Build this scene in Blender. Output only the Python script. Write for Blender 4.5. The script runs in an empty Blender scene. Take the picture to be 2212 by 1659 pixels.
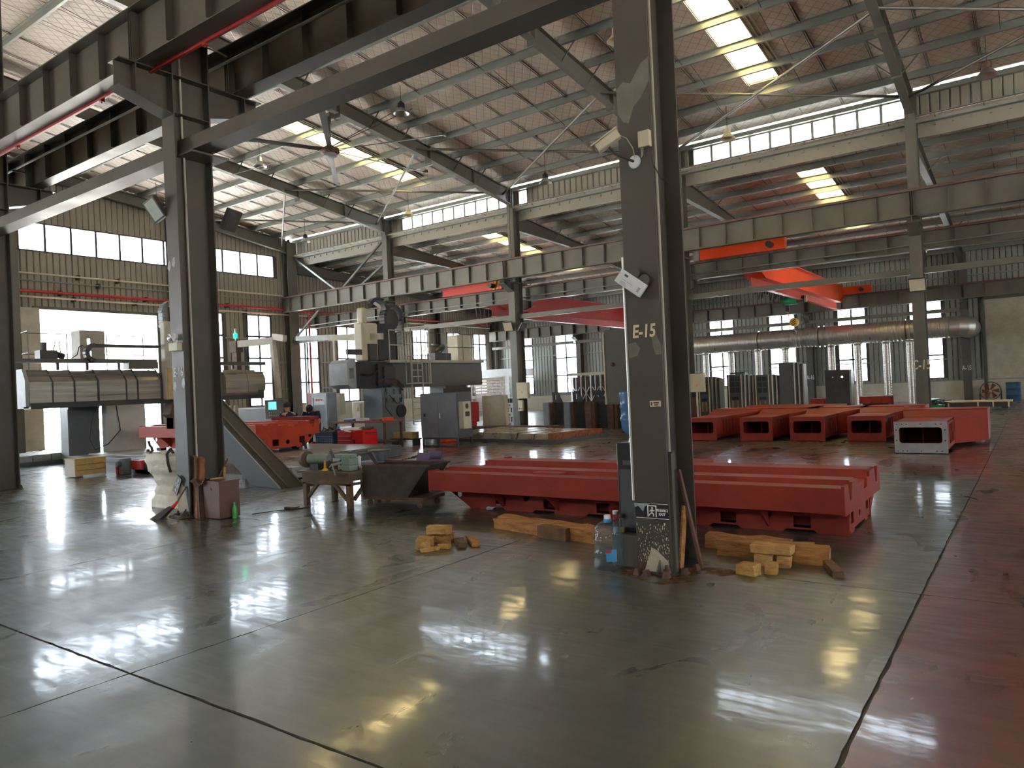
import bpy, math, random
from mathutils import Matrix, Vector
from mathutils.geometry import tessellate_polygon
random.seed(7)
SC = bpy.context.scene
COL = SC.collection
# ---------------------------------------------------------------- camera
cam = bpy.data.cameras.new('camera'); camo = bpy.data.objects.new('camera', cam); COL.objects.link(camo)
cam.lens = 25.69; cam.sensor_width = 36; cam.clip_end = 400; cam.clip_start = 0.05
RX, UX, BX = ((0.812127, 0.58174, -0.045026), (0.039763, 0.02181, 0.998971), (0.582124, -0.813082, -0.005419))
camo.matrix_world = Matrix(((RX[0],UX[0],BX[0],0),(RX[1],UX[1],BX[1],0),(RX[2],UX[2],BX[2],1.65),(0,0,0,1)))
SC.camera = camo
# ---------------------------------------------------------------- light
W = bpy.data.worlds.new('sky'); SC.world = W; W.use_nodes = True
nt = W.node_tree; bg = nt.nodes['Background']
tc = nt.nodes.new('ShaderNodeTexCoord'); sp = nt.nodes.new('ShaderNodeSeparateXYZ'); rp = nt.nodes.new('ShaderNodeValToRGB')
nt.links.new(tc.outputs['Generated'], sp.inputs[0]); nt.links.new(sp.outputs[2], rp.inputs[0]); nt.links.new(rp.outputs[0], bg.inputs[0])
rp.color_ramp.elements[0].position = 0.0; rp.color_ramp.elements[0].color = (0.82,0.91,1.0,1)
rp.color_ramp.elements[1].position = 0.9; rp.color_ramp.elements[1].color = (0.78,0.88,1.0,1)
bg.inputs[1].default_value = 8.0
sun = bpy.data.lights.new('sun','SUN'); sun.energy = 90; sun.angle = 0.02; sun.color = (1.0,0.95,0.86)
suno = bpy.data.objects.new('sun', sun); COL.objects.link(suno); suno.rotation_euler = Vector((0.25,-0.62,1.0)).to_track_quat('Z','Y').to_euler()
SC.view_settings.view_transform = 'Standard'; SC.view_settings.look = 'None'
SC.view_settings.exposure = 0.95; SC.view_settings.gamma = 1.0; SC.view_settings.use_curve_mapping = False
SC.cycles.use_denoising = True
SC.cycles.max_bounces = 9; SC.cycles.diffuse_bounces = 5; SC.cycles.glossy_bounces = 4; SC.cycles.transmission_bounces = 6; SC.cycles.transparent_max_bounces = 10
SC.cycles.caustics_reflective = False; SC.cycles.caustics_refractive = False; SC.cycles.sample_clamp_indirect = 6.0
SC.cycles.use_adaptive_sampling = True; SC.cycles.adaptive_threshold = 0.02
# ---------------------------------------------------------------- materials
M = {}
def mat(name, col, rough=0.5, metal=0.0, var=0.15, scale=3.0, bump=0.0, bscale=20.0, coat=0.0, rvar=0.0, col2=None, stretch=(1,1,1), thr=None, alpha=None):
    m = bpy.data.materials.new(name); m.use_nodes = True; t = m.node_tree; N = t.nodes; L = t.links
    b = N['Principled BSDF']; b.inputs['Specular IOR Level'].default_value = 0.18 if name.startswith('primer') else 0.35; b.inputs['Roughness'].default_value = rough; b.inputs['Metallic'].default_value = metal
    b.inputs['Coat Weight'].default_value = coat; b.inputs['Coat Roughness'].default_value = 0.06
    g = N.new('ShaderNodeNewGeometry'); mp = N.new('ShaderNodeMapping'); mp.inputs['Scale'].default_value = stretch
    L.new(g.outputs['Position'], mp.inputs[0])
    n = N.new('ShaderNodeTexNoise'); n.inputs['Scale'].default_value = scale; n.inputs['Detail'].default_value = 6; n.inputs['Roughness'].default_value = 0.62
    L.new(mp.outputs[0], n.inputs['Vector'])
    r = N.new('ShaderNodeValToRGB'); e = r.color_ramp.elements
    c2 = col2 or tuple(min(1,c*(1+var)) for c in col); c1 = tuple(c*(1-var) for c in col) if not col2 else col
    lo, hi = thr or (0.3, 0.7)
    e[0].position = lo; e[1].position = hi; e[0].color = (*c1,1); e[1].color = (*c2,1)
    L.new(n.outputs['Fac'], r.inputs[0]); L.new(r.outputs[0], b.inputs['Base Color'])
    if rvar:
        mr = N.new('ShaderNodeMapRange'); mr.inputs[1].default_value = 0.3; mr.inputs[2].default_value = 0.7
        mr.inputs[3].default_value = max(0.02, rough-rvar); mr.inputs[4].default_value = rough+rvar
        L.new(n.outputs['Fac'], mr.inputs[0]); L.new(mr.outputs[0], b.inputs['Roughness'])
    if bump:
        n2 = N.new('ShaderNodeTexNoise'); n2.inputs['Scale'].default_value = bscale; n2.inputs['Detail'].default_value = 4
        L.new(mp.outputs[0], n2.inputs['Vector'])
        bp = N.new('ShaderNodeBump'); bp.inputs['Strength'].default_value = bump; bp.inputs['Distance'].default_value = 0.02
        L.new(n2.outputs['Fac'], bp.inputs['Height']); L.new(bp.outputs[0], b.inputs['Normal'])
    if alpha is not None: b.inputs['Alpha'].default_value = alpha
    M[name] = m; return m
def emis(name, col, s):
    m = bpy.data.materials.new(name); m.use_nodes = True; b = m.node_tree.nodes['Principled BSDF']
    b.inputs['Base Color'].default_value = (*col,1); b.inputs['Emission Color'].default_value = (*col,1); b.inputs['Emission Strength'].default_value = s
    M[name] = m; return m
def clear(name, col, gl=0.08, rough=0.02, body=0.0, bcol=(1,1,1)):
    m = bpy.data.materials.new(name); m.use_nodes = True; t = m.node_tree; N = t.nodes; L = t.links
    for x in list(N):
        if x.type != 'OUTPUT_MATERIAL': N.remove(x)
    o = [x for x in N if x.type == 'OUTPUT_MATERIAL'][0]
    tr = N.new('ShaderNodeBsdfTransparent'); tr.inputs[0].default_value = (*col,1)
    g = N.new('ShaderNodeBsdfGlossy'); g.inputs['Roughness'].default_value = rough
    fr = N.new('ShaderNodeFresnel'); fr.inputs[0].default_value = 1.4
    ge = N.new('ShaderNodeNewGeometry'); iv = N.new('ShaderNodeMath'); iv.operation = 'SUBTRACT'; iv.inputs[0].default_value = 1.0; L.new(ge.outputs['Backfacing'], iv.inputs[1])
    mf = N.new('ShaderNodeMath'); mf.operation = 'MULTIPLY'; L.new(fr.outputs[0], mf.inputs[0]); L.new(iv.outputs[0], mf.inputs[1])
    mx = N.new('ShaderNodeMixShader'); L.new(mf.outputs[0], mx.inputs[0]); L.new(tr.outputs[0], mx.inputs[1]); L.new(g.outputs[0], mx.inputs[2])
    out = mx
    if body:
        d = N.new('ShaderNodeBsdfTranslucent'); d.inputs[0].default_value = (*bcol,1)
        d2 = N.new('ShaderNodeBsdfDiffuse'); d2.inputs[0].default_value = (*bcol,1)
        a = N.new('ShaderNodeMixShader'); a.inputs[0].default_value = 0.5; L.new(d.outputs[0], a.inputs[1]); L.new(d2.outputs[0], a.inputs[2])
        m2 = N.new('ShaderNodeMixShader'); m2.inputs[0].default_value = body
        L.new(mx.outputs[0], m2.inputs[1]); L.new(a.outputs[0], m2.inputs[2]); out = m2
    L.new(out.outputs[0], o.inputs[0]); M[name] = m; return m
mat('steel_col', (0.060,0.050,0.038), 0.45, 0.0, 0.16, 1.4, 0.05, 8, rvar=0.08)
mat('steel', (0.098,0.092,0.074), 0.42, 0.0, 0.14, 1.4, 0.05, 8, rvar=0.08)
mat('steel_dark', (0.05,0.043,0.038), 0.45, 0.0, 0.2, 2)
mat('galv', (0.27,0.28,0.25), 0.38, 0.35, 0.12, 1.2, rvar=0.1)
mat('galv_bright', (0.50,0.46,0.40), 0.36, 0.7, 0.08, 1.0)
mat('siding', (0.30,0.27,0.21), 0.45, 0.1, 0.1, 0.6)
mat('siding_green', (0.30,0.31,0.27), 0.45, 0.1, 0.12, 0.6)
mat('groove', (0.08,0.072,0.06), 0.6)
mat('rail_rust', (0.13,0.05,0.032), 0.55, 0.1, 0.3, 6)
mat('rust', (0.23,0.085,0.035), 0.7, 0.05, 0.5, 9, 0.2, 30)
mat('rust_dark', (0.085,0.045,0.03), 0.65, 0.1, 0.4, 7, 0.1, 25)
mat('primer', (0.225,0.030,0.018), 0.55, 0.0, 0.16, 2.0, 0.06, 30, rvar=0.08)
mat('primer_pale', (0.26,0.08,0.055), 0.55, 0.0, 0.18, 2.0, 0.06, 30)
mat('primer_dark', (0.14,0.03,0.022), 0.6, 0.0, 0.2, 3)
mat('primer_orange', (0.40,0.048,0.020), 0.5, 0.0, 0.12, 2.0)
mat('orange', (0.75,0.075,0.018), 0.4, 0.0, 0.06, 2)
mat('crane_red', (0.36,0.022,0.014), 0.4, 0.0, 0.08, 2)
mat('red_paint', (0.55,0.012,0.012), 0.35, 0, 0.08, 3, coat=0.2)
mat('pipe_red', (0.42,0.035,0.03), 0.4, 0, 0.1, 3)
mat('cream', (0.60,0.53,0.36), 0.45, 0, 0.1, 4)
mat('cream_dirty', (0.42,0.37,0.27), 0.55, 0, 0.25, 3, col2=(0.55,0.5,0.38))
mat('white', (0.72,0.72,0.70), 0.45, 0, 0.06, 4)
mat('offwhite_wall', (0.58,0.53,0.43), 0.7, 0, 0.14, 1.6)
mat('grey', (0.17,0.185,0.195), 0.45, 0, 0.12, 2)
mat('grey_mid', (0.085,0.09,0.095), 0.45, 0, 0.15, 2)
mat('grey_light', (0.33,0.34,0.34), 0.5, 0.1, 0.15, 3)
mat('black', (0.018,0.018,0.02), 0.4, 0, 0.2, 4)
mat('cast_black', (0.032,0.032,0.034), 0.55, 0.1, 0.3, 4, 0.15, 18)
mat('rubber', (0.015,0.015,0.015), 0.8)
mat('bellows', (0.30,0.265,0.215), 0.34, 0.45, 0.4, 1.6, 0.12, 8, rvar=0.08, stretch=(1,0.3,6))
mat('chute_grey', (0.026,0.027,0.025), 0.6, 0, 0.1, 3)
mat('machined', (0.36,0.34,0.32), 0.4, 0.6, 0.15, 5)
mat('wood', (0.20,0.085,0.028), 0.75, 0, 0.3, 3, 0.6, 14, col2=(0.52,0.26,0.08), stretch=(1.2,7,7))
mat('wood_pale', (0.34,0.17,0.055), 0.75, 0, 0.3, 3, 0.7, 18, col2=(0.64,0.40,0.14), stretch=(2.5,6,6))
mat('wood_dark', (0.14,0.075,0.035), 0.75, 0, 0.4, 5, 0.6, 16)
mat('crate_wood', (0.52,0.35,0.13), 0.7, 0, 0.2, 4, 0.2, 20)
mat('brown_paint', (0.115,0.058,0.042), 0.5, 0, 0.15, 4, 0.1, 60)
mat('bench_brown', (0.135,0.088,0.05), 0.55, 0, 0.3, 6, 0.1, 20)
mat('cart_brown', (0.045,0.036,0.03), 0.45, 0.2, 0.3, 5)
mat('sack', (0.80,0.77,0.64), 0.8, 0, 0.12, 5, 0.5, 9)
mat('strap', (0.06,0.045,0.04), 0.7)
mat('blue', (0.03,0.12,0.26), 0.4, 0, 0.1, 4)
mat('green', (0.02,0.17,0.07), 0.35, 0, 0.15, 4)
mat('green_bin', (0.03,0.28,0.05), 0.4)
mat('sage', (0.20,0.26,0.20), 0.5, 0, 0.1, 4)
mat('navy', (0.015,0.02,0.06), 0.8)
mat('skin', (0.42,0.23,0.15), 0.6, 0, 0.05)
mat('hair', (0.015,0.012,0.01), 0.7)
mat('trousers', (0.02,0.022,0.035), 0.85)
mat('purple', (0.10,0.06,0.14), 0.5)
mat('yellow', (0.75,0.42,0.03), 0.45)
mat('tarp', (0.42,0.43,0.44), 0.3, 0.3, 0.3, 4, 1.0, 5)
mat('lens_pale', (0.55,0.62,0.52), 0.3)
mat('label_yellow', (0.66,0.57,0.33), 0.6)
mat('label_white', (0.85,0.84,0.78), 0.6)
mat('putty', (0.145,0.135,0.105), 0.7, 0, 0.2, 5)
mat('chips', (0.30,0.19,0.10), 0.7, 0.2, 0.5, 30, 0.8, 60)
mat('tabletop', (0.20,0.165,0.12), 0.4, 0.4, 0.3, 5, rvar=0.1)
mat('pad_top', (0.33,0.28,0.21), 0.3, 0.5, 0.3, 2, rvar=0.1)
mat('brick', (0.50,0.42,0.36), 0.8, 0, 0.2, 4)
mat('ground', (0.74,0.71,0.66), 0.9, 0, 0.1, 0.3)
mat('hedge', (0.05,0.12,0.03), 0.9, 0, 0.5, 6)
mat('aluminium', (0.62,0.62,0.62), 0.28, 0.9, 0.1, 4)
mat('drum_blue', (0.02,0.07,0.13), 0.4)
mat('glass_label', (0.05,0.25,0.5), 0.4)
emis('screen', (0.12,0.55,0.6), 0.9); emis('green_lamp', (0.0,0.9,0.25), 4.0); emis('red_lamp', (1.0,0.05,0.03), 3.0); emis('led', (0.9,0.95,1.0), 1.2)
clear('glass', (0.96,0.98,1.0)); clear('skylight', (1.0,0.93,0.66), body=1.0, bcol=(1,0.90,0.62))
clear('frosted', (0.8,0.84,0.86), body=0.5, bcol=(0.8,0.83,0.85))
clear('clear_plastic', (0.74,0.82,0.87), body=0.10, bcol=(0.45,0.55,0.62)); clear('flask_glass', (0.93,0.96,0.97)); clear('blue_plastic', (0.60,0.78,0.95), body=0.35, bcol=(0.22,0.45,0.80))
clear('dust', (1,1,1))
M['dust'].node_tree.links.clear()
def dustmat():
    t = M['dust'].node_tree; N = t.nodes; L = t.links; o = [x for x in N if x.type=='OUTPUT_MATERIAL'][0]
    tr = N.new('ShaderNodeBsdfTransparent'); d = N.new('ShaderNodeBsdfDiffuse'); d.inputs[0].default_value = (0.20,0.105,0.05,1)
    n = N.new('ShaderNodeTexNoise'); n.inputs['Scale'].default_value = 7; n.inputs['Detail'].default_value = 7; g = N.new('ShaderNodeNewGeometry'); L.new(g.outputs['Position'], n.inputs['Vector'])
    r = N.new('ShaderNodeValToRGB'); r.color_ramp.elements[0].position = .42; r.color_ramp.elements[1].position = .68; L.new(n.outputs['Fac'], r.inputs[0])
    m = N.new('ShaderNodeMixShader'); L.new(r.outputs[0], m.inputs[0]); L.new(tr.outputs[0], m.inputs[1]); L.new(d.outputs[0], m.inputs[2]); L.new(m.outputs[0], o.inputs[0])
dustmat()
# insulation: quilted foil, diamonds pressed in
def insulation():
    m = bpy.data.materials.new('insulation'); m.use_nodes = True; t = m.node_tree; N = t.nodes; L = t.links; b = N['Principled BSDF']
    g = N.new('ShaderNodeNewGeometry'); s = N.new('ShaderNodeSeparateXYZ'); L.new(g.outputs['Position'], s.inputs[0])
    def line(a, c, off):
        mu = N.new('ShaderNodeMath'); mu.operation = 'MULTIPLY'; mu.inputs[1].default_value = a; L.new(s.outputs[0], mu.inputs[0])
        mv = N.new('ShaderNodeMath'); mv.operation = 'MULTIPLY_ADD'; mv.inputs[1].default_value = c; L.new(s.outputs[1], mv.inputs[0]); L.new(mu.outputs[0], mv.inputs[2])
        p = N.new('ShaderNodeMath'); p.operation = 'PINGPONG'; p.inputs[1].default_value = 0.5; L.new(mv.outputs[0], p.inputs[0])
        mm = N.new('ShaderNodeMath'); mm.operation = 'SMOOTH_MIN'; mm.inputs[1].default_value = 0.10; mm.inputs[2].default_value = 0.05; L.new(p.outputs[0], mm.inputs[0]); return mm
    a = line(3.4, 2.6, 0); c = line(3.4, -2.6, 0)
    mn = N.new('ShaderNodeMath'); mn.operation = 'MINIMUM'; L.new(a.outputs[0], mn.inputs[0]); L.new(c.outputs[0], mn.inputs[1])
    n = N.new('ShaderNodeTexNoise'); n.inputs['Scale'].default_value = 0.9; n.inputs['Detail'].default_value = 5; L.new(g.outputs['Position'], n.inputs['Vector'])
    ad = N.new('ShaderNodeMath'); ad.operation = 'MULTIPLY_ADD'; ad.inputs[1].default_value = 1.2; L.new(n.outputs['Fac'], ad.inputs[0]); L.new(mn.outputs[0], ad.inputs[2])
    bp = N.new('ShaderNodeBump'); bp.inputs['Strength'].default_value = 0.55; bp.inputs['Distance'].default_value = 0.12
    L.new(ad.outputs[0], bp.inputs['Height']); L.new(bp.outputs[0], b.inputs['Normal'])
    r = N.new('ShaderNodeValToRGB'); e = r.color_ramp.elements; e[0].position = 0.0; e[1].position = 0.045
    e[0].color = (0.34,0.27,0.21,1); e[1].color = (0.80,0.67,0.54,1)
    L.new(mn.outputs[0], r.inputs[0]); L.new(r.outputs[0], b.inputs['Base Color'])
    b.inputs['Roughness'].default_value = 0.45; b.inputs['Metallic'].default_value = 0.08
    M['insulation'] = m
insulation()
def floor_mat(name, c1, c2, scratch, rough):
    m = bpy.data.materials.new(name); m.use_nodes = True; t = m.node_tree; N = t.nodes; L = t.links; b = N['Principled BSDF']
    g = N.new('ShaderNodeNewGeometry')
    def noise(sc, det=6, st=(1,1,1), dist=0.0, rot=0):
        mp = N.new('ShaderNodeMapping'); mp.inputs['Scale'].default_value = st; mp.inputs['Rotation'].default_value = (0,0,rot); L.new(g.outputs['Position'], mp.inputs[0])
        n = N.new('ShaderNodeTexNoise'); n.inputs['Scale'].default_value = sc; n.inputs['Detail'].default_value = det; n.inputs['Distortion'].default_value = dist; L.new(mp.outputs[0], n.inputs['Vector']); return n
    a = noise(0.7, 8, dist=0.8); r = N.new('ShaderNodeValToRGB'); e = r.color_ramp.elements
    e[0].position = 0.32; e[1].position = 0.7; e[0].color = (*c1,1); e[1].color = (*c2,1); L.new(a.outputs['Fac'], r.inputs[0])
    s1 = noise(5.0, 2, (9,0.35,1), 0.3, 0.5); s2 = noise(5.0, 2, (0.35,11,1), 0.3, 0.3)
    mx = N.new('ShaderNodeMath'); mx.operation = 'MAXIMUM'; L.new(s1.outputs['Fac'], mx.inputs[0]); L.new(s2.outputs['Fac'], mx.inputs[1])
    r2 = N.new('ShaderNodeValToRGB'); r2.color_ramp.elements[0].position = 0.76; r2.color_ramp.elements[1].position = 0.98
    L.new(mx.outputs[0], r2.inputs[0])
    mul = N.new('ShaderNodeMath'); mul.operation = 'MULTIPLY'; mul.inputs[1].default_value = 0.5; L.new(r2.outputs[0], mul.inputs[0])
    mc = N.new('ShaderNodeMix'); mc.data_type = 'RGBA'; L.new(mul.outputs[0], mc.inputs[0]); L.new(r.outputs[0], mc.inputs[6]); mc.inputs[7].default_value = (*scratch,1)
    L.new(mc.outputs[2], b.inputs['Base Color'])
    rn = noise(1.3, 7, (1.6,0.8,1), 1.0, 0.6); mr = N.new('ShaderNodeMapRange'); mr.inputs[1].default_value = 0.30; mr.inputs[2].default_value = 0.72
    mr.inputs[3].default_value = rough-0.10; mr.inputs[4].default_value = rough+0.12; L.new(rn.outputs['Fac'], mr.inputs[0])
    L.new(mr.outputs[0], b.inputs['Roughness'])
    st = noise(2.4, 8, (0.7,3.2,1), 1.5, 0.62); cr = N.new('ShaderNodeMapRange'); cr.inputs[1].default_value = 0.35; cr.inputs[2].default_value = 0.66
    cr.inputs[3].default_value = 0.12; cr.inputs[4].default_value = 0.85; L.new(st.outputs['Fac'], cr.inputs[0]); L.new(cr.outputs[0], b.inputs['Coat Weight'])
    cr2 = N.new('ShaderNodeMapRange'); cr2.inputs[1].default_value = 0.3; cr2.inputs[2].default_value = 0.75; cr2.inputs[3].default_value = 0.05; cr2.inputs[4].default_value = 0.13
    L.new(rn.outputs['Fac'], cr2.inputs[0]); L.new(cr2.outputs[0], b.inputs['Coat Roughness'])
    bn = noise(1.6, 4, (1.0,1.6,1)); bn2 = noise(14, 3); ab = N.new('ShaderNodeMath'); ab.operation = 'MULTIPLY_ADD'; ab.inputs[1].default_value = 0.04; L.new(bn2.outputs['Fac'], ab.inputs[0]); L.new(bn.outputs['Fac'], ab.inputs[2])
    bp = N.new('ShaderNodeBump'); bp.inputs['Strength'].default_value = 0.11; bp.inputs['Distance'].default_value = 0.02
    L.new(ab.outputs[0], bp.inputs['Height']); L.new(bp.outputs[0], b.inputs['Normal']); L.new(bp.outputs[0], b.inputs['Coat Normal'])
    b.inputs['IOR'].default_value = 1.75
    M[name] = m
floor_mat('floor_green', (0.048,0.054,0.038), (0.088,0.088,0.062), (0.22,0.20,0.15), 0.33)
floor_mat('floor_red', (0.105,0.022,0.014), (0.155,0.038,0.024), (0.24,0.14,0.10), 0.33)
# ---------------------------------------------------------------- mesh helpers
class MB:
    def __init__(s): s.v = []; s.f = []
    def add(s, vs, fs):
        n = len(s.v); s.v += [tuple(p) for p in vs]; s.f += [tuple(i+n for i in f) for f in fs]; return s
    def box(s, x0,x1,y0,y1,z0,z1):
        return s.hexa([(x0,y0,z0),(x1,y0,z0),(x1,y1,z0),(x0,y1,z0),(x0,y0,z1),(x1,y0,z1),(x1,y1,z1),(x0,y1,z1)])
    def hexa(s, p): return s.add(p, [(0,3,2,1),(4,5,6,7),(0,1,5,4),(1,2,6,5),(2,3,7,6),(3,0,4,7)])
    def beam(s, p0, p1, w, h, up=(0,0,1)):
        a = Vector(p0); b = Vector(p1); d = (b-a).normalized(); u = Vector(up)
        if abs(d.dot(u)) > 0.98: u = Vector((1,0,0))
        r = d.cross(u).normalized()*w/2; u = r.cross(d).normalized()*h/2
        return s.hexa([a-r-u,a+r-u,b+r-u,b-r-u,a-r+u,a+r+u,b+r+u,b-r+u])
    def tube(s, p0, p1, r, n=8, r1=None, cap=True):
        return s.path([p0,p1], r, n, [r, r if r1 is None else r1], cap)
    def path(s, pts, r, n=8, rs=None, cap=True):
        P = [Vector(p) for p in pts]; b = len(s.v); k = len(P); prev = None
        for i,p in enumerate(P):
            d = (P[min(i+1,k-1)]-P[max(i-1,0)]).normalized()
            if prev is None:
                u = Vector((0,0,1)) if abs(d.z) < 0.9 else Vector((1,0,0)); prev = d.cross(u).normalized()
            a = (prev - d*prev.dot(d)).normalized(); prev = a; c = d.cross(a); rr = rs[i] if rs else r
            s.v += [tuple(p + (a*math.cos(2*math.pi*j/n)+c*math.sin(2*math.pi*j/n))*rr) for j in range(n)]
        for i in range(k-1):
            for j in range(n):
                s.f.append((b+i*n+j, b+i*n+(j+1)%n, b+(i+1)*n+(j+1)%n, b+(i+1)*n+j))
        if cap:
            s.f.append(tuple(b+j for j in range(n))[::-1]); s.f.append(tuple(b+(k-1)*n+j for j in range(n)))
        return s
    def lathe(s, prof, c, n=24, ax='z', cap=False):
        b = len(s.v)
        for r,h in prof:
            for j in range(n):
                t = 2*math.pi*j/n; u, w = r*math.cos(t), r*math.sin(t)
                p = (u,w,h) if ax == 'z' else ((u,h,w) if ax == 'y' else (h,u,w))
                s.v.append((c[0]+p[0], c[1]+p[1], c[2]+p[2]))
        for i in range(len(prof)-1):
            for j in range(n): s.f.append((b+i*n+j, b+i*n+(j+1)%n, b+(i+1)*n+(j+1)%n, b+(i+1)*n+j))
        if cap: s.f.append(tuple(b+j for j in range(n))[::-1]); s.f.append(tuple(b+(len(prof)-1)*n+j for j in range(n)))
        return s
    def plate(s, outer, holes, ax, a, b):
        def P(q, t): return {'x':(t,q[0],q[1]),'y':(q[0],t,q[1]),'z':(q[0],q[1],t)}[ax]
        loops = [outer]+list(holes); flat = [q for l in loops for q in l]
        tris = tessellate_polygon([[Vector((q[0],q[1],0)) for q in l] for l in loops])
        n = len(flat); s.add([P(q,a) for q in flat]+[P(q,b) for q in flat], [tuple(t) for t in tris]+[tuple(i+n for i in t)[::-1] for t in tris])
        base = len(s.v)-2*n; k = 0
        for l in loops:
            m = len(l)
            for i in range(m): s.f.append((base+k+i, base+k+(i+1)%m, base+n+k+(i+1)%m, base+n+k+i))
            k += m
        return s
    def prism(s, poly, ax, a, b): return s.plate(poly, [], ax, a, b)
    def xf(s, mtx): s.v = [tuple(mtx @ Vector(p)) for p in s.v]; return s
def circ(x, y, r, n=14, ry=None): return [(x+r*math.cos(2*math.pi*i/n), y+(ry or r)*math.sin(2*math.pi*i/n)) for i in range(n)]
def rect(x0,x1,y0,y1): return [(x0,y0),(x1,y0),(x1,y1),(x0,y1)]
def rrect(x0,x1,y0,y1,r,n=4):
    o = []
    for cx,cy,a in ((x1-r,y1-r,0),(x0+r,y1-r,90),(x0+r,y0+r,180),(x1-r,y0+r,270)):
        for i in range(n+1): t = math.radians(a+90*i/n); o.append((cx+r*math.cos(t), cy+r*math.sin(t)))
    return o
OFF = {}
def mesh(name, mb, m, off=(0,0,0)):
    me = bpy.data.meshes.new(name); me.from_pydata([(p[0]-off[0],p[1]-off[1],p[2]-off[2]) for p in mb.v], [], mb.f)
    me.materials.append(M[m] if isinstance(m,str) else m); me.validate(); 
    import bmesh as _b
    bm = _b.new(); bm.from_mesh(me); _b.ops.recalc_face_normals(bm, faces=bm.faces); bm.to_mesh(me); bm.free()
    me.shade_smooth(); me.set_sharp_from_angle(angle=0.7); return me
def tagit(o, label=None, cat=None, group=None, kind=None):
    if label: o['label'] = label
    if cat: o['category'] = cat
    if group: o['group'] = group
    if kind: o['kind'] = kind
    return o
def thing(name, label, cat, loc=(0,0,0), group=None, kind=None, rz=0):
    o = bpy.data.objects.new(name, None); COL.objects.link(o); o.location = loc; o.rotation_euler = (0,0,rz); o.empty_display_size = 0.1
    OFF[o] = tuple(loc) if not rz else (0,0,0)
    return tagit(o, label, cat, group, kind)
def part(name, mb, m, parent, label=None, kind=None, bevel=0):
    off = OFF[parent]; o = bpy.data.objects.new(name, mesh(name, mb, m, off)); COL.objects.link(o); o.parent = parent; OFF[o] = off
    if label: o['label'] = label
    if kind: o['kind'] = kind
    if bevel: md = o.modifiers.new('b','BEVEL'); md.width = bevel; md.segments = 2; md.limit_method = 'ANGLE'
    return o
def inst(name, me, parent, loc, rot=None, scale=None):   # repeated piece sharing mesh data
    o = bpy.data.objects.new(name, me); COL.objects.link(o); o.parent = parent
    off = OFF[parent]; o.location = (loc[0]-off[0], loc[1]-off[1], loc[2]-off[2])
    if rot: o.rotation_euler = rot
    if scale: o.scale = scale
    return o
def solo(name, mb, m, label, cat, loc=(0,0,0), group=None, kind=None, bevel=0, rz=0):
    o = bpy.data.objects.new(name, mesh(name, mb, m, loc if not rz else (0,0,0))); COL.objects.link(o); o.location = loc; o.rotation_euler = (0,0,rz); OFF[o] = tuple(loc)
    if bevel: md = o.modifiers.new('b','BEVEL'); md.width = bevel; md.segments = 2; md.limit_method = 'ANGLE'
    return tagit(o, label, cat, group, kind)
def struct(name, mb, m, parent=None):
    o = bpy.data.objects.new(name, mesh(name, mb, m)); COL.objects.link(o); OFF[o] = (0,0,0)
    if parent: o.parent = parent
    else: o['kind'] = 'structure'
    return o
def dup(root, loc, label=None, group=None, rz=None):
    r = root.copy(); COL.objects.link(r); r.location = loc; OFF[r] = tuple(loc)
    if rz is not None: r.rotation_euler = (0,0,rz)
    if label: r['label'] = label
    if group: r['group'] = group
    for ch in list(root.children):
        c = ch.copy(); COL.objects.link(c); c.parent = r
        for g in ch.children: d = g.copy(); COL.objects.link(d); d.parent = c
    return r
def text(name, s, size, m, parent, loc, rot, shear=0.0, ext=0.001, sx=1.0, off=None, bold=0.0):
    cu = bpy.data.curves.new(name, 'FONT'); cu.body = s; cu.size = size; cu.extrude = ext; cu.shear = shear; cu.offset = bold
    cu.align_x = 'CENTER'; cu.align_y = 'CENTER'; cu.resolution_u = 2; cu.materials.append(M[m])
    o = bpy.data.objects.new(name, cu); COL.objects.link(o); o.parent = parent; b = off or OFF.get(parent,(0,0,0)); o.location = tuple(loc[i]-b[i] for i in range(3)); o.rotation_euler = rot; o.scale = (sx,1,1)
    bpy.context.view_layer.update(); dg = bpy.context.evaluated_depsgraph_get(); me = bpy.data.meshes.new_from_object(o.evaluated_get(dg)); me.name = name
    q = bpy.data.objects.new(name, me); COL.objects.link(q); q.parent = parent; q.location = o.location; q.rotation_euler = o.rotation_euler; q.scale = o.scale; bpy.data.objects.remove(o); return q
PI = math.pi
FACEY = (PI/2,0,0)      # text facing -Y
FACEX = (PI/2,0,PI/2)   # text facing +X
K = lambda n: -2.73-7.354*(n-15)
GX = -32.15
Hs = lambda y: 10.1+0.115*(24.7-y) if y > -3 else 10.1+0.115*27.7-0.115*(-3-y)
Ls = lambda y: 9.13-0.092*(y-24.8)
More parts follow.
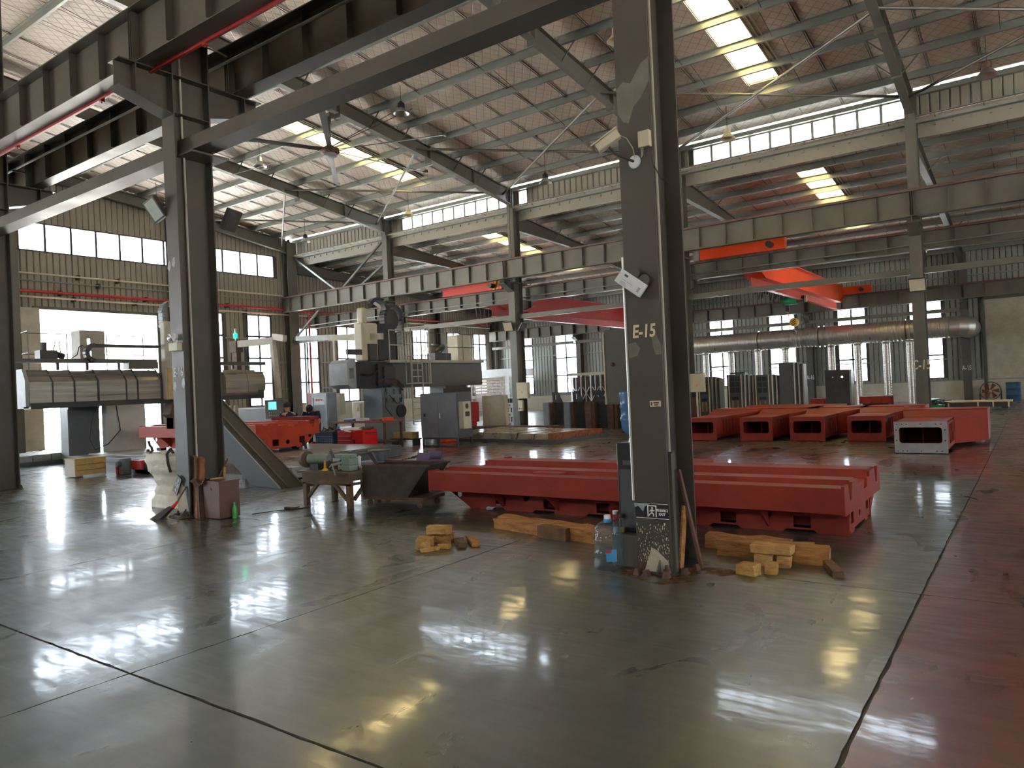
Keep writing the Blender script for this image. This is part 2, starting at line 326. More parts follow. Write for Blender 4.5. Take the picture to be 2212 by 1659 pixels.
# ================================================================ FLOOR
fl = MB().box(GX-.3, 26, -14, 43.2, -0.30, -0.012)
floor = struct('floor', fl, 'groove')
XJ = [-32.0,-30.3,-26.6,-22.9,-19.2,-15.6,-12.0,-8.3,-4.6,-0.74,3.0,6.7,10.4,14.2,18.0,22.0,26.0]
YJ = [-14.0,-9.2,-5.4,-1.6,2.25,6.08,9.85,13.2,16.1,20.0,23.8,27.6,31.4,35.2,39.0,43.2]
for i in range(len(XJ)-1):
    for j in range(len(YJ)-1):
        red = (XJ[i] > -1 and XJ[i] < 2) or (YJ[j] == 13.2)
        near = YJ[j] < 7 and XJ[i] < 4
        g = 0.009 if (YJ[j] == 2.25 or XJ[i] == -0.74) else 0.004
        if near:      # ragged saw-cut edges
            x0,x1,y0,y1 = XJ[i],XJ[i+1],YJ[j],YJ[j+1]; P = []
            def edge(a,b,n):
                for k in range(n):
                    t = k/n; P.append((a[0]+(b[0]-a[0])*t, a[1]+(b[1]-a[1])*t))
            edge((x0,y0),(x1,y0),40); edge((x1,y0),(x1,y1),40); edge((x1,y1),(x0,y1),40); edge((x0,y1),(x0,y0),40)
            cx,cy = (x0+x1)/2,(y0+y1)/2; Q = []
            for x,y in P:
                r = 0.003+random.random()**3*0.009
                wide = r + (0.005 if abs(y-2.25) < .01 or abs(x+0.74) < .01 else 0)
                nx = x + (wide if x < cx-1.2 and abs(x-x0) < .001 else -wide if abs(x-x1) < .001 else 0)
                ny = y + (wide if abs(y-y0) < .001 else -wide if abs(y-y1) < .001 else 0); Q.append((nx,ny))
            mb = MB().prism(Q, 'z', -0.012, 0)
        else: mb = MB().box(XJ[i]+g, XJ[i+1]-g, YJ[j]+g, YJ[j+1]-g, -0.012, 0)
        part('slab', mb, 'floor_red' if red else 'floor_green', floor)
struct('ground_outside', MB().box(-140, GX-.3, -60, 110, -0.35, -0.12).box(GX-.3, 90, 43.25, 110, -.35,-.12).box(26,90,-60,43.25,-.35,-.12).box(GX-.3,26,-60,-14,-.35,-.12), 'ground')
# ================================================================ ROOF
ceil = thing('ceiling', None, None, (0,0,0), kind='structure')
# insulation sheets, one per roof sheet, with skylight openings
SKYX = [(-20.98,-20.08),(-6.62,-5.76),(8.1,8.96)]
xs = []; x = GX
while x < 26:
    nx = x+1.22
    for a,b in SKYX:
        if x < a < nx or abs(x-a) < 1e-6 and False: nx = a
        if a <= x < b: nx = b
    nx = min(nx, 26); xs.append((x,nx)); x = nx
def slope_sheet(x0,x1,ya,yb,F,name,m):
    mb = MB(); n = 8; y = [ya+(yb-ya)*k/n for k in range(n+1)]
    sag = 0.018
    for k in range(n):
        p = []
        for (xx,yy) in ((x0+.012,y[k]),(x1-.012,y[k]),(x1-.012,y[k+1]),(x0+.012,y[k+1])): p.append((xx,yy,F(yy)))
        mb.hexa(p+[(a,b,c+.02) for a,b,c in p])
    part(name, mb, m, ceil)
for x0,x1 in xs:
    sky = any(abs(x0-a) < 1e-6 for a,b in SKYX)
    segs = [(-14,-3),(-3,15.3 if sky else 24.95)] + ([(22.15,24.95)] if sky else [])
    for a,b in segs: slope_sheet(x0,x1,a,b,Hs,'insulation_sheet','insulation')
    lsegs = [(24.8,27.1),(34.95,43.1)] if sky else [(24.8,43.1)]
    for a,b in lsegs: slope_sheet(x0,x1,a,b,Ls,'insulation_sheet','insulation')
    if sky:
        part('skylight_panel', MB().hexa([(x0,15.3,Hs(15.3)+.05),(x1,15.3,Hs(15.3)+.05),(x1,22.15,Hs(22.15)+.05),(x0,22.15,Hs(22.15)+.05)]+[(x0,15.3,Hs(15.3)+.055),(x1,15.3,Hs(15.3)+.055),(x1,22.15,Hs(22.15)+.055),(x0,22.15,Hs(22.15)+.055)]), 'skylight', ceil)
        part('skylight_panel', MB().hexa([(x0,27.1,Ls(27.1)+.05),(x1,27.1,Ls(27.1)+.05),(x1,34.95,Ls(34.95)+.05),(x0,34.95,Ls(34.95)+.05)]+[(x0,27.1,Ls(27.1)+.055),(x1,27.1,Ls(27.1)+.055),(x1,34.95,Ls(34.95)+.055),(x0,34.95,Ls(34.95)+.055)]), 'skylight', ceil)
        for (a,b,F) in ((15.3,22.15,Hs),(27.1,34.95,Ls)):   # pressed metal edge ribs beside the skylight
            for q in (x1+.05,x1+.16,x1+.27):
                part('roof_rib', MB().beam((q,a,F(a)-.03),(q,b,F(b)-.03),.04,.04), 'siding', ceil)
# unseen deck added above the insulation to block light leaks, open over the skylights
dk = MB(); ex = [GX-.3]+[q for ab in SKYX for q in ab]+[26.2]
def deckq(x0,x1,ya,yb,F): dk.hexa([(x0,ya,F(ya)+.08),(x1,ya,F(ya)+.08),(x1,yb,F(yb)+.08),(x0,yb,F(yb)+.08),(x0,ya,F(ya)+.11),(x1,ya,F(ya)+.11),(x1,yb,F(yb)+.11),(x0,yb,F(yb)+.11)])
for i,(a,b) in enumerate(zip(ex,ex[1:])):
    sky = i % 2 == 1
    deckq(a,b,-14.3,-3,Hs)
    for ya,yb in ([(-3,15.3),(22.15,25.35)] if sky else [(-3,25.35)]): deckq(a,b,ya,yb,Hs)
    for ya,yb in ([(24.9,27.1),(34.95,43.3)] if sky else [(24.9,43.3)]): deckq(a,b,ya,yb,Ls)
part('light_block_deck', dk, 'galv', ceil)
# dark laps between sheets
me = mesh('seam_cord', MB().beam((0,0,0),(0,27.8,-27.8*.115),.012,.012), 'steel_dark')
me2 = mesh('seam_cord', MB().beam((0,0,0),(0,18.2,-18.2*.092),.012,.012), 'steel_dark')
for k,(x0,x1) in enumerate(xs[1:]):
    if any(a-.3 < x0 < b+.3 for a,b in SKYX): continue
    for d in (-.035,.03): inst('seam_cord', me, ceil, (x0+d,-3,Hs(-3)-.025))
    inst('seam_cord', me2, ceil, (x0,24.85,Ls(24.85)-.02))
# purlins: Z channels
def zpurlin(L, s):
    mb = MB().box(.02,L-.02,-.003,.003,-.20,0)
    mb.box(.02,L-.02,-.065,0,-.003,.003).box(.02,L-.02,0,.065,-.203,-.197).box(.02,L-.02,-.068,-.064,-.02,0).box(.02,L-.02,.061,.065,-.2,-.18)
    rot = Matrix.Rotation(math.atan(-s), 4, 'X'); return mb.xf(rot)
mh = mesh('purlin', zpurlin(7.354,.115), 'galv'); ml = mesh('purlin', zpurlin(7.354,.092), 'galv')
clip = mesh('purlin_clip', MB().box(-.06,.06,-.008,.0,-.21,-.02), 'steel')
PH = [22.5-1.4*k for k in range(19)] + [23.9]
PL = [25.5,26.75,28.0,29.4,30.8,32.2,33.6,35.0,36.4,37.8,39.2,40.6,42.0]
for b in range(-4+15, 19):           # bays 11..18
    xa = K(b+1)
    for y in PH: inst('purlin', mh, ceil, (xa,y,Hs(y)-.01))
    for y in PL: inst('purlin', ml, ceil, (xa,y,Ls(y)-.01))
for n in (15,16,17,18):
    for y in PH[:9]+[23.9]: inst('purlin_clip', clip, ceil, (K(n),y,Hs(y)-.01))
    for y in PL: inst('purlin_clip', clip, ceil, (K(n),y,Ls(y)-.01))
for n in range(12,19):
    for f in (.33,.67):
        x = K(n)-7.354*f
        for k in range(10):
            y = 22.5-1.4*k; d = .07 if k%2 else -.07
            part('sag_rod', MB().tube((x+d,y,Hs(y)-.17),(x+d,y-1.4,Hs(y-1.4)-.05),.008,5), 'steel_dark', ceil)
        for k in range(0,12):
            y = PL[k]; d = .07 if k%2 else -.07; y2 = PL[k+1]
            part('sag_rod', MB().tube((x+d,y,Ls(y)-.05),(x+d,y2,Ls(y2)-.17),.008,5), 'steel_dark', ceil)
# ================================================================ RAFTERS
def ibeam_poly(mb, top, bot, x, w, tf=.016, tw=.012):
    # top / bot: lists of (y,z) left to right
    mb.prism([*top, *bot[::-1]], 'x', x-tw/2, x+tw/2)
    for line, s in ((top,-1),(bot,1)):
        for (a,b) in zip(line, line[1:]):
            mb.hexa([(x-w/2,a[0],a[1]),(x+w/2,a[0],a[1]),(x+w/2,b[0],b[1]),(x-w/2,b[0],b[1])]+[(x-w/2,a[0],a[1]+s*tf),(x+w/2,a[0],a[1]+s*tf),(x+w/2,b[0],b[1]+s*tf),(x-w/2,b[0],b[1]+s*tf)])
NAMES = {14:'right of',15:'at',16:'at',17:'at',18:'at'}
rl = {15:('high roof rafter running up from the column marked C-15','low roof rafter falling away behind the column marked C-15'),
      16:('high roof rafter whose end is hidden by the column marked E-15','low roof rafter seen just right of the column marked E-15'),
      17:('high roof rafter meeting the middle tall column left of the E-15 column','low roof rafter behind the middle tall column left of the E-15 column'),
      18:('high roof rafter meeting the tall column above the dark gantry machine','low roof rafter behind the tall column above the dark gantry machine'),
      19:('high roof rafter against the gable wall above the strip window','low roof rafter against the far end of the gable wall'),
      14:('high roof rafter to the right of the photo beyond the C-15 column','low roof rafter right of the C-15 column')}
for n in (14,15,16,17,18,19):
    x = K(n) if n < 19 else GX+.35
    t = thing('roof_rafter', 'dark steel '+rl[n][0], 'rafter', (x,24.7,Hs(24.7)-.7), 'high roof rafters')
    T = lambda y: Hs(y)-.215
    mb = MB(); ibeam_poly(mb, [(-3,T(-3)),(6.1,T(6.1)),(24.75,T(24.75))], [(-3,T(-3)-.5),(6.1,T(6.1)-.6),(9.5,T(9.5)-.46),(19.8,T(19.8)-.46),(24.75,T(24.75)-.64)], x, .22)
    part('beam', mb, 'steel', t)
    if n < 19 and n > 14:
        for y in (19.8,15.6,22.3):
            part('splice_plate', MB().box(x-.13,x+.13,y-.015,y+.015,T(y)-.60,T(y)-.02), 'steel', t)
        for y in (13.7+.4, 18.0+.3, 21.1, 22.5, 16.9+0):
            z = T(y)
            for s in (-1,1): part('fly_brace', MB().beam((x+s*.08,y,z-.46),(x+s*.55,y,z+.02),.03,.03), 'steel', t)
    part('gusset', MB().box(x-.12,x+.12,24.68,24.70,9.1,10.0), 'steel', t)
    t = thing('roof_rafter', 'dark steel '+rl[n][1], 'rafter', (x,25.2,8.2), 'low roof rafters')
    T2 = lambda y: Ls(y)-.215; mb = MB()
    ibeam_poly(mb, [(25.2,T2(25.2)),(42.8,T2(42.8))], [(25.2,T2(25.2)-.66),(29.2,T2(29.2)-.40),(38.5,T2(38.5)-.38),(42.6,T2(42.6)-.6)], x, .2)
    part('beam', mb, 'steel', t)
    if n < 19:
        for y in (28.0,30.8,33.6,36.4):
            for s in (-1,1): part('fly_brace', MB().beam((x+s*.08,y,T2(y)-.38),(x+s*.5,y,T2(y)+.02),.03,.03), 'steel', t)
        part('splice_plate', MB().box(x-.12,x+.12,31.6,31.63,T2(31.6)-.46,T2(31.6)-.01), 'steel', t)
# roof bracing tubes
BZ = lambda y: Hs(y)-.50
bl = {15:'between the E-15 and C-15 columns', 16:'left of the E-15 column', 17:'behind the ceiling fan', 18:'nearest the gable wall', 14:'right of the C-15 column'}
for n in (14,15,16,17,18):
    xa, xb = K(n), (K(n+1) if n < 18 else GX+.3)
    t = thing('roof_brace', 'pair of crossed dark brace tubes under the high roof, %s'%bl[n], 'brace', (xa,19.2,BZ(19.2)), 'roof cross braces')
    for k,(ya,yb) in enumerate(((24.3,19.2),(19.2,24.3))):
        part('brace_rod', MB().tube((xa,ya,BZ(ya)-.05*k),(xb,yb,BZ(yb)-.05*k),.042,8), 'steel', t)
# ================================================================ COLUMNS
def hcol(mb, x, y0, y1, z0, z1, w=.318, tf=.02, tw=.014):
    mb.box(x-w/2,x+w/2,y0,y0+tf,z0,z1).box(x-w/2,x+w/2,y1-tf,y1,z0,z1).box(x-tw/2,x+tw/2,y0+tf,y1-tf,z0,z1)
BM = ['steel_col']
def bracket(t, x, ya, yb, ztop, ztip, zroot):
    mb = MB(); mb.prism([(ya,ztop),(yb,ztop),(yb,ztip),(ya,zroot)], 'x', x-.008, x+.008)
    for p,q in (((ya,ztop),(yb,ztop)),((ya,zroot),(yb,ztip))):
        mb.hexa([(x-.15,p[0],p[1]-.016),(x+.15,p[0],p[1]-.016),(x+.15,q[0],q[1]-.016),(x-.15,q[0],q[1]-.016),(x-.15,p[0],p[1]),(x+.15,p[0],p[1]),(x+.15,q[0],q[1]),(x-.15,q[0],q[1])])
    ym = ya+(yb-ya)*.68; zm = zroot+(ztip-zroot)*.68
    mb.box(x-.14,x+.14,ym-.007,ym+.007,zm,ztop); part('bracket', mb, BM[0], t)
def ecol(n, label):
    x = K(n); t = thing('steel_column', label, 'column', (x,6.1,0))
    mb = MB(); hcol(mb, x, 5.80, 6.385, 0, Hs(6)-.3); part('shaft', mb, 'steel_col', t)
    bracket(t, x, 5.80, 5.05, 6.40, 6.03, 5.82); bracket(t, x, 6.385, 7.30, 6.40, 6.16, 5.92)
    for z in (6.40,5.85): part('stiffener', MB().box(x-.155,x+.155,5.82,6.365,z-.012,z), 'steel_col', t)
    part('base_plate', MB().box(x-.20,x+.20,5.76,6.42,0,.015), 'steel_dark', t)
    for sx in (-1,1):
        for y in (5.775,6.41):
            part('anchor_bolt', MB().tube((x+sx*.12,y,.02),(x+sx*.12,y,.085),.014,8).tube((x+sx*.12,y,.02),(x+sx*.12,y,.05),.028,6), 'rust_dark', t)
    # welded lug scraps at the foot
    part('foot_gusset', MB().hexa([(x+.05,5.80,.02),(x+.06,5.80,.02),(x+.06,5.71,.02),(x+.05,5.71,.02),(x+.05,5.80,.12),(x+.06,5.80,.12),(x+.06,5.79,.12),(x+.05,5.79,.12)]), 'steel', t)
    return t
E15 = ecol(15, 'nearest dark grey steel column, painted E-15 with an exit sign at its foot')
E16 = ecol(16, 'dark grey steel column painted E-16 beside the white bulk bag and brown box')
E17 = ecol(17, 'dark steel column at the far left edge of the photo')
part('conduit_pipe', MB().path([(K(15)+.05,6.1,11),(K(15)+.05,6.1,.95)],.016,8), 'cream_dirty', E15, label='beige conduit on the column web')
part('conduit_pipe', MB().path([(K(15)+.045,6.02,11),(K(15)+.045,6.02,3.35)],.014,8), 'crate_wood', E15, label='tan conduit ending halfway up')
part('conduit_box', MB().box(K(15)+.01,K(15)+.09,6.07,6.14,.86,1.02), 'steel', E15)
part('conduit_pipe', MB().path([(K(16)+.06,5.98,6.55),(K(16)+.06,5.98,5.55),(K(16)+.05,6.0,5.45),(K(16)+.05,6.0,.78)],.016,8), 'cream_dirty', E16, label='beige conduit on the column web')
part('conduit_pipe', MB().path([(K(16)+.06,5.98,6.5),(K(16)+.06,5.98,7.02),(K(16)+.1,6.6,7.0),(K(16)+.1,6.75,6.98)],.014,8), 'cream_dirty', E16, label='beige conduit looping over to the crane beam')
part('conduit_pipe', MB().path([(K(15)-.17,5.80,2.75),(K(15)-.17,5.80,.62)],.011,8), 'galv_bright', E15, label='thin bright pipe on the left edge')
text('painted_number','E-15',.155,'label_yellow',E15,(K(15)+.0,5.797,2.085),FACEY,shear=.12,sx=.78,bold=.004)
text('painted_number','E-16',.18,'label_white',E16,(K(16)-.0,5.796,2.09),FACEY,shear=.1,sx=.78,bold=.006)
part('paint_patch', MB().prism([(K(15)-.155,4.22),(K(15)-.09,4.27),(K(15)-.02,4.24),(K(15)+.08,4.38),(K(15)+.155,4.42),(K(15)+.155,4.22),(K(15)+.08,4.1),(K(15)+.0,4.03),(K(15)-.05,3.9),(K(15)-.1,3.92),(K(15)-.15,4.0)], 'y', 5.7985, 5.8), 'putty', E15)
part('paint_patch', MB().prism([(K(15)-.155,1.99),(K(15)-.08,2.0),(K(15)-.04,1.94),(K(15)-.07,1.88),(K(15)-.15,1.86)], 'y', 5.7985, 5.8), 'putty', E15)
part('paint_patch', MB().prism([(K(15)+.07,2.04),(K(15)+.11,2.06),(K(15)+.155,1.96),(K(15)+.155,1.88),(K(15)+.1,1.88),(K(15)+.08,1.95)], 'y', 5.7985, 5.8), 'putty', E15)
part('paint_patch', MB().prism([(K(15)-.1,.0),(K(15)-.06,.1),(K(15)-.02,.22),(K(15)+.03,.2),(K(15)+.12,.12),(K(15)+.155,.0)], 'y', 5.7985, 5.8), 'cream_dirty', E15)
random.seed(3)
mb = MB()
for k in range(170):
    px = K(15)-.15+random.random()*.3; pz = .08+random.random()**1.3*.36; r = .0015+random.random()*.003
    mb.prism(circ(px,pz,r,5,r*(1+random.random()*3)), 'y', 5.7982, 5.8)
part('paint_splatter', mb, 'cream', E15, kind='stuff')
part('paint_patch', MB().prism([(K(16)-.15,.0),(K(16)-.155,.42),(K(16)-.05,.5),(K(16)+.04,.42),(K(16)+.1,.2),(K(16)+.14,0)], 'y', 5.7985, 5.8), 'cream_dirty', E16)
for (x0,z0) in ((K(16)-.14,3.62),(K(16)-.02,3.66),(K(16)-.12,1.86),(K(16)+.1,1.9)):
    part('paint_patch', MB().prism([(x0-.03,z0),(x0+.0,z0+.09),(x0+.05,z0+.11),(x0+.06,z0+.02),(x0+.03,z0-.05)], 'y', 5.7985, 5.8), 'grey_light', E16)
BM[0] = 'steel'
# C row
cl = {15:('dark steel column painted C-15 rising behind the red castings'),16:'dark steel column mostly hidden behind the E-15 column',
      17:'middle dark steel column with a small floodlight and switch boxes',18:'dark steel column behind the black gantry machine',14:'dark steel column beyond the right edge of the photo'}
for n in (14,15,16,17,18):
    x = K(n); t = thing('steel_column', cl[n], 'column', (x,24.9,0))
    mb = MB(); hcol(mb, x, 24.58, 25.18, 0, 6.0, .32); part('lower_shaft', mb, 'steel', t)
    mb = MB(); hcol(mb, x, 24.75, 25.18, 6.0, 9.9, .3); part('upper_shaft', mb, 'steel', t)
    bracket(t, x, 24.58, 23.90, 6.10, 5.92, 5.62); bracket(t, x, 25.18, 26.15, 5.31, 5.12, 4.85)
    part('cap_plate', MB().box(x-.17,x+.17,24.5,25.25,5.98,6.02), 'steel', t)
    part('base_plate', MB().box(x-.25,x+.25,24.45,25.3,0,.025), 'steel_dark', t)
    if n == 15: text('painted_number','C-15',.40,'label_yellow',t,(x,24.575,1.78),FACEY,shear=.15,sx=.62,bold=.005)
    if n == 17: part('conduit_pipe', MB().path([(x+.02,24.66,9.6),(x+.02,24.66,1.2)],.02,6), 'steel', t)
for n in (15,16,17,18):
    x = K(n); t = thing('steel_column', {15:'dark wall column painted A-15 beside the beige door',16:'dark wall column painted A-16 behind the silver duct',17:'dark wall column behind the middle machine parts',18:'dark wall column in the far left of the window wall'}[n], 'column', (x,42.6,0))
    mb = MB(); hcol(mb, x, 42.4, 42.8, 0, 7.3, .34); part('shaft', mb, 'steel', t)
    bracket(t, x, 42.4, 41.75, 5.0, 4.85, 4.55)
    if n in (15,16): text('painted_number','A-%d'%n,.34,'label_white',t,(x,42.39,1.62 if n==15 else 1.48),FACEY,sx=.6,bold=.008)
# gable columns
for i,(y,lab) in enumerate(((11.75,'wind column in the gable wall left of the open door'),(18.25,'wind column in the gable wall right of the open door'),(24.75,'corner column where the C crane beams meet the gable wall'),(31.2,'gable column with a pipe between the far windows'),(36.6,'gable column beyond the black gantry machine'),(42.5,'corner column at the far end of the gable wall'))):
    t = thing('wall_column', 'dark '+lab, 'column', (GX+.3,y,0))
    mb = MB(); zt = (Hs(y) if y < 24.8 else Ls(y))-.25; w = .34 if i != 2 else .6
    mb.box(GX+.1,GX+.12,y-w/2,y+w/2,0,zt).box(GX+.48,GX+.50,y-w/2,y+w/2,0,zt).box(GX+.12,GX+.48,y-.008,y+.008,0,zt); part('shaft', mb, 'steel', t)
# ================================================================ CRANE BEAMS
def cbeam(label, y, z0, z1, x0=GX+.25, x1=12, wt=.30, wb=.24, pitch=.9, rail='rail_rust', phase=0.0, m='steel'):
    t = thing('crane_beam', label, 'beam', (x0,y,z0))
    mb = MB().box(x0,x1,y-.006,y+.006,z0+.014,z1-.014).box(x0,x1,y-wt/2,y+wt/2,z1-.016,z1).box(x0,x1,y-wb/2,y+wb/2,z0,z0+.014)
    part('girder', mb, m, t)
    part('crane_rail', MB().box(x0,x1,y-.035,y+.035,z1,z1+.07), rail, t)
    me = mesh('stiffener', MB().box(-.005,.005,-wb/2+.012,wb/2-.012,z0+.06,z1-.016), m)
    x = K(19)+phase
    while x < x1:
        if x > x0+.1: inst('stiffener', me, t, (x,y,0))
        x += 7.354/8
    for n in range(14,19):
        for d in (-.05,.05): inst('stiffener', me, t, (K(n)+d,y,0))
    return t
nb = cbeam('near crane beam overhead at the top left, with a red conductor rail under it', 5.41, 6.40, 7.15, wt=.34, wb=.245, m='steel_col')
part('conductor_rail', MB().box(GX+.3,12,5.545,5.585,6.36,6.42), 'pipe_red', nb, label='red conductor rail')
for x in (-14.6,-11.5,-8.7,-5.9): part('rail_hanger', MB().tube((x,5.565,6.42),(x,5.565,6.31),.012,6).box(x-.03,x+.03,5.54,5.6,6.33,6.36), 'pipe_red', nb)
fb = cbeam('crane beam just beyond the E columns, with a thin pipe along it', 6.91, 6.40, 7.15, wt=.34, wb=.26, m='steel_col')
cn = cbeam('long crane beam on the near side of the C columns with a rust-red rail', 24.24, 6.11, 6.86)
cf = cbeam('lower crane beam on the far side of the C columns', 25.83, 5.32, 5.90)
ca = cbeam('crane beam along the far window wall', 42.0, 5.02, 5.72, wb=.3)
for t,y,z,ln in ((fb,6.60,6.78,'pipe'),(cf,25.55,5.48,'pipe')):
    part('side_pipe', MB().tube((GX+.4,y,z),(12,y,z),.022,8), 'galv', t)
    for k in range(7):
        x = -29.5+6.0*k; part('pipe_arm', MB().beam((x,y-.05,z-.03),(x,y+.3,z-.03),.03,.04), 'steel', t)
# tie beams
def tie(label,y0,y1,z0,z1,x0,x1,m='steel'):
    solo('tie_beam', MB().box(x0,x1,y0,y1,z0,z1), m, label, 'beam', (x0,(y0+y1)/2,z0))
for a,b,lab in ((17,16,'square tie beam between the left edge column and the E-16 column'),(16,15,'square tie beam climbing from the E-16 column over the E-15 column'),(18,17,'square tie beam beyond the left edge of the photo'),(15,14,'square tie beam right of the E-15 column')):
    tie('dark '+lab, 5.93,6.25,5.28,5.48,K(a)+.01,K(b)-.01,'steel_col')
for n in (16,15): 
    solo('gusset_plate', MB().box(K(n)+.01,K(n)+.42,5.9,6.5,5.24,5.27), 'steel', 'flat gusset plate under the tie beam at the E-%d column'%n, 'plate', (K(n)+.2,6.2,5.24))
for a,lab in ((18,'from the gable wall to the column behind the black gantry'),(17,'from the black gantry to the middle column'),(16,'between the middle column and the E-15 column'),(15,'between the E-15 column and the C-15 column'),(14,'right of the C-15 column')):
    tie('slim tie beam '+lab, 24.8,24.95,4.50,4.68,K(a+1)+.16 if a<18 else GX+.5,K(a)-.16)
for a,lab in ((18,'left'),(17,'middle left'),(16,'behind the E-15 column'),(15,'above the silver duct at the right')):
    tie('far wall tie beam, '+lab, 41.95,42.1,4.42,4.60,K(a+1)+.16 if a<18 else GX+.5,K(a)-.16)
# bracing in the last bay of row C
for i,(p,q,lab) in enumerate((((-31.8,25,9.1),(-28.4,25,6.9),'pale'),((-25.1,25,9.0),(-28.3,25,6.9),'grey'),((-25.0,25,7.9),(-27.0,25,6.9),'short grey'),((-31.8,24.7,4.6),(-29.6,24.7,6.05),'lower grey'))):
    solo('brace_strut', MB().beam(p,q,.09,.09), 'galv' if i == 0 else 'steel', '%s diagonal strut in the last bay by the gable corner, %s'%(lab,('leaning down from the wall','leaning down from the column','nearest the column','under the crane beam')[i]), 'brace', p)
# ================================================================ WALLS
def wall(name, ax, c, u0, u1, z0, ztop, holes, m='siding', inward=1, pitch=.24, sheet=3):
    """ribbed siding: recessed backing with openings, pans proud of it"""
    w = MB(); cuts = sorted(set([u0,u1]+[q for h in holes for q in h[:2] if u0 < q < u1]+([-3] if ax == 'x' and u0 < -3 < u1 else [])))
    for a,b in zip(cuts, cuts[1:]):
        z = z0; segs = []
        for lo,hi in sorted((h[2],h[3]) for h in holes if h[0] < (a+b)/2 < h[1]):
            if lo > z+.005: segs.append((z,z,lo,lo))
            z = hi
        segs.append((z,z,ztop(a+1e-6),ztop(b-1e-6)))
        for la,lb,ha,hb in segs:
            c0, c1 = c-.04*inward, c
            if ax == 'x': w.hexa([(c0,a,la),(c1,a,la),(c1,b,lb),(c0,b,lb),(c0,a,ha),(c1,a,ha),(c1,b,hb),(c0,b,hb)])
            else: w.hexa([(a,c0,la),(b,c0,lb),(b,c1,lb),(a,c1,la),(a,c0,ha),(b,c0,hb),(b,c1,hb),(a,c1,ha)])
    wo = struct(name, w, 'groove')
    u = u0; k = 0
    while u < u1-.05:
        mb = MB()
        for s in range(sheet):
            a, b = u+s*pitch+.012, min(u+(s+1)*pitch-.012, u1)
            if b <= a+.03: continue
            mid = (a+b)/2; cuts = sorted([(h[2],h[3]) for h in holes if h[0]-.10 < mid < h[1]+.10]); z = z0
            segs = []
            for lo,hi in cuts:
                if lo > z+.02: segs.append((z,lo))
                z = hi
            segs.append((z,ztop(mid)))
            for lo,hi in segs:
                if hi-lo < .03: continue
                v0, v1 = sorted((c, c+.03*inward))
                if ax == 'x':
                    e = .025
                    mb.hexa([(c,a,lo),(c+.03*inward,a+e,lo),(c+.03*inward,b-e,lo),(c,b,lo),(c,a,hi),(c+.03*inward,a+e,hi),(c+.03*inward,b-e,hi),(c,b,hi)])
                else:
                    e = .025
                    mb.hexa([(a,c,lo),(a+e,c+.03*inward,lo),(b-e,c+.03*inward,lo),(b,c,lo),(a,c,hi),(a+e,c+.03*inward,hi),(b-e,c+.03*inward,hi),(b,c,hi)])
        if mb.v: part('siding_sheet', mb, m, wo)
        u += pitch*sheet
    return wo
WN = [0]
def window(ax, c, u0, u1, z0, z1, nu, zs, m='steel_dark', fr=.05, glass='glass'):
    WN[0] += 1
    f = MB()
    def bar(a,b,lo,hi,d=.05):
        if ax == 'x': f.box(c-d,c+d,a,b,lo,hi)
        else: f.box(a,b,c-d,c+d,lo,hi)
    bar(u0,u1,z0,z0+fr); bar(u0,u1,z1-fr,z1); bar(u0,u0+fr,z0,z1); bar(u1-fr,u1,z0,z1)
    us = [u0+(u1-u0)*k/nu for k in range(nu+1)]; zz = [z0]+list(zs)+[z1]
    for u in us[1:-1]: bar(u-.04,u+.04,z0,z1,.035)
    for z in zs: bar(u0,u1,z-.04,z+.04,.035)
    w = struct('window_%d'%WN[0], f, m)
    for a,b in zip(us,us[1:]):
        for lo,hi in zip(zz,zz[1:]):
            g = MB()
            if ax == 'x': g.box(c-.003,c+.003,a+.02,b-.02,lo+.02,hi-.02)
            else: g.box(a+.02,b-.02,c-.003,c+.003,lo+.02,hi-.02)
            part('pane', g, glass, w)
# gable wall (left)
GW = [(19.4,20.85,1.3,5.95),(22.2,23.6,1.3,5.95),(25.15,26.65,1.3,5.4),(28.0,29.55,1.3,5.6),(34.2,35.8,1.3,5.7),(37.6,38.95,1.3,5.6),(40.4,41.85,1.3,5.6)]
DOOR = (12.62,17.5,-.01,5.62)
gholes = [DOOR]+[(a,b,lo,hi) for a,b,lo,hi in GW]+[(12.1,23.95,7.93,9.1)]
def gtop(y): return (Hs(y) if y < 24.8 else Ls(y))+.0
wall('wall_left', 'x', GX, -14, 24.8, 0, gtop, [h for h in gholes if h[0] < 24.8]+[(2.0,8.0,1.2,6.0),(-11,-3,1.2,6)])
wall('wall_left_far', 'x', GX, 24.8, 43.1, 0, gtop, [h for h in gholes if h[0] > 24.8])
window('x', GX, 12.1, 23.95, 7.93, 9.1, 12, [])
for a,b,lo,hi in GW:
    zs = [2.45, 3.75, 4.85]
    window('x', GX, a, b, lo, hi, 2, zs)
# masonry dado along gable and window wall
struct('baseboard_left', MB().box(GX,GX+.12,17.55,43,0,1.28).box(GX,GX+.12,8.1,11.9,0,1.28), 'offwhite_wall')
AW = [(-30.3,-28.8,1.15,5.1),(-26.9,-25.2,1.15,5.15),(-22.75,-21.3,1.15,5.2),(-19.4,-17.9,1.15,5.15),(-15.9,-14.4,1.15,5.1),(-12.37,-10.9,1.15,5.1),(-8.7,-7.26,1.15,5.1),(-5.22,-3.72,1.15,5.1),(3.0,4.5,1.15,5.1),(6.3,7.8,1.15,5.1)]
BD = (-1.93,1.6,0,4.95)
wall('wall_far', 'y', 42.95, GX, 26, 0, lambda x: Ls(42.95)+.02, AW+[BD], 'siding_green', inward=-1)
for a,b,lo,hi in AW: window('y', 42.95, a, b, lo, hi, 2, [2.35,3.55,4.5])
struct('baseboard_far', MB().box(GX,-1.95,42.83,42.94,0,1.0), 'offwhite_wall')
struct('trim_1', MB().box(GX,26,42.80,42.92,1.0,1.06), 'galv')
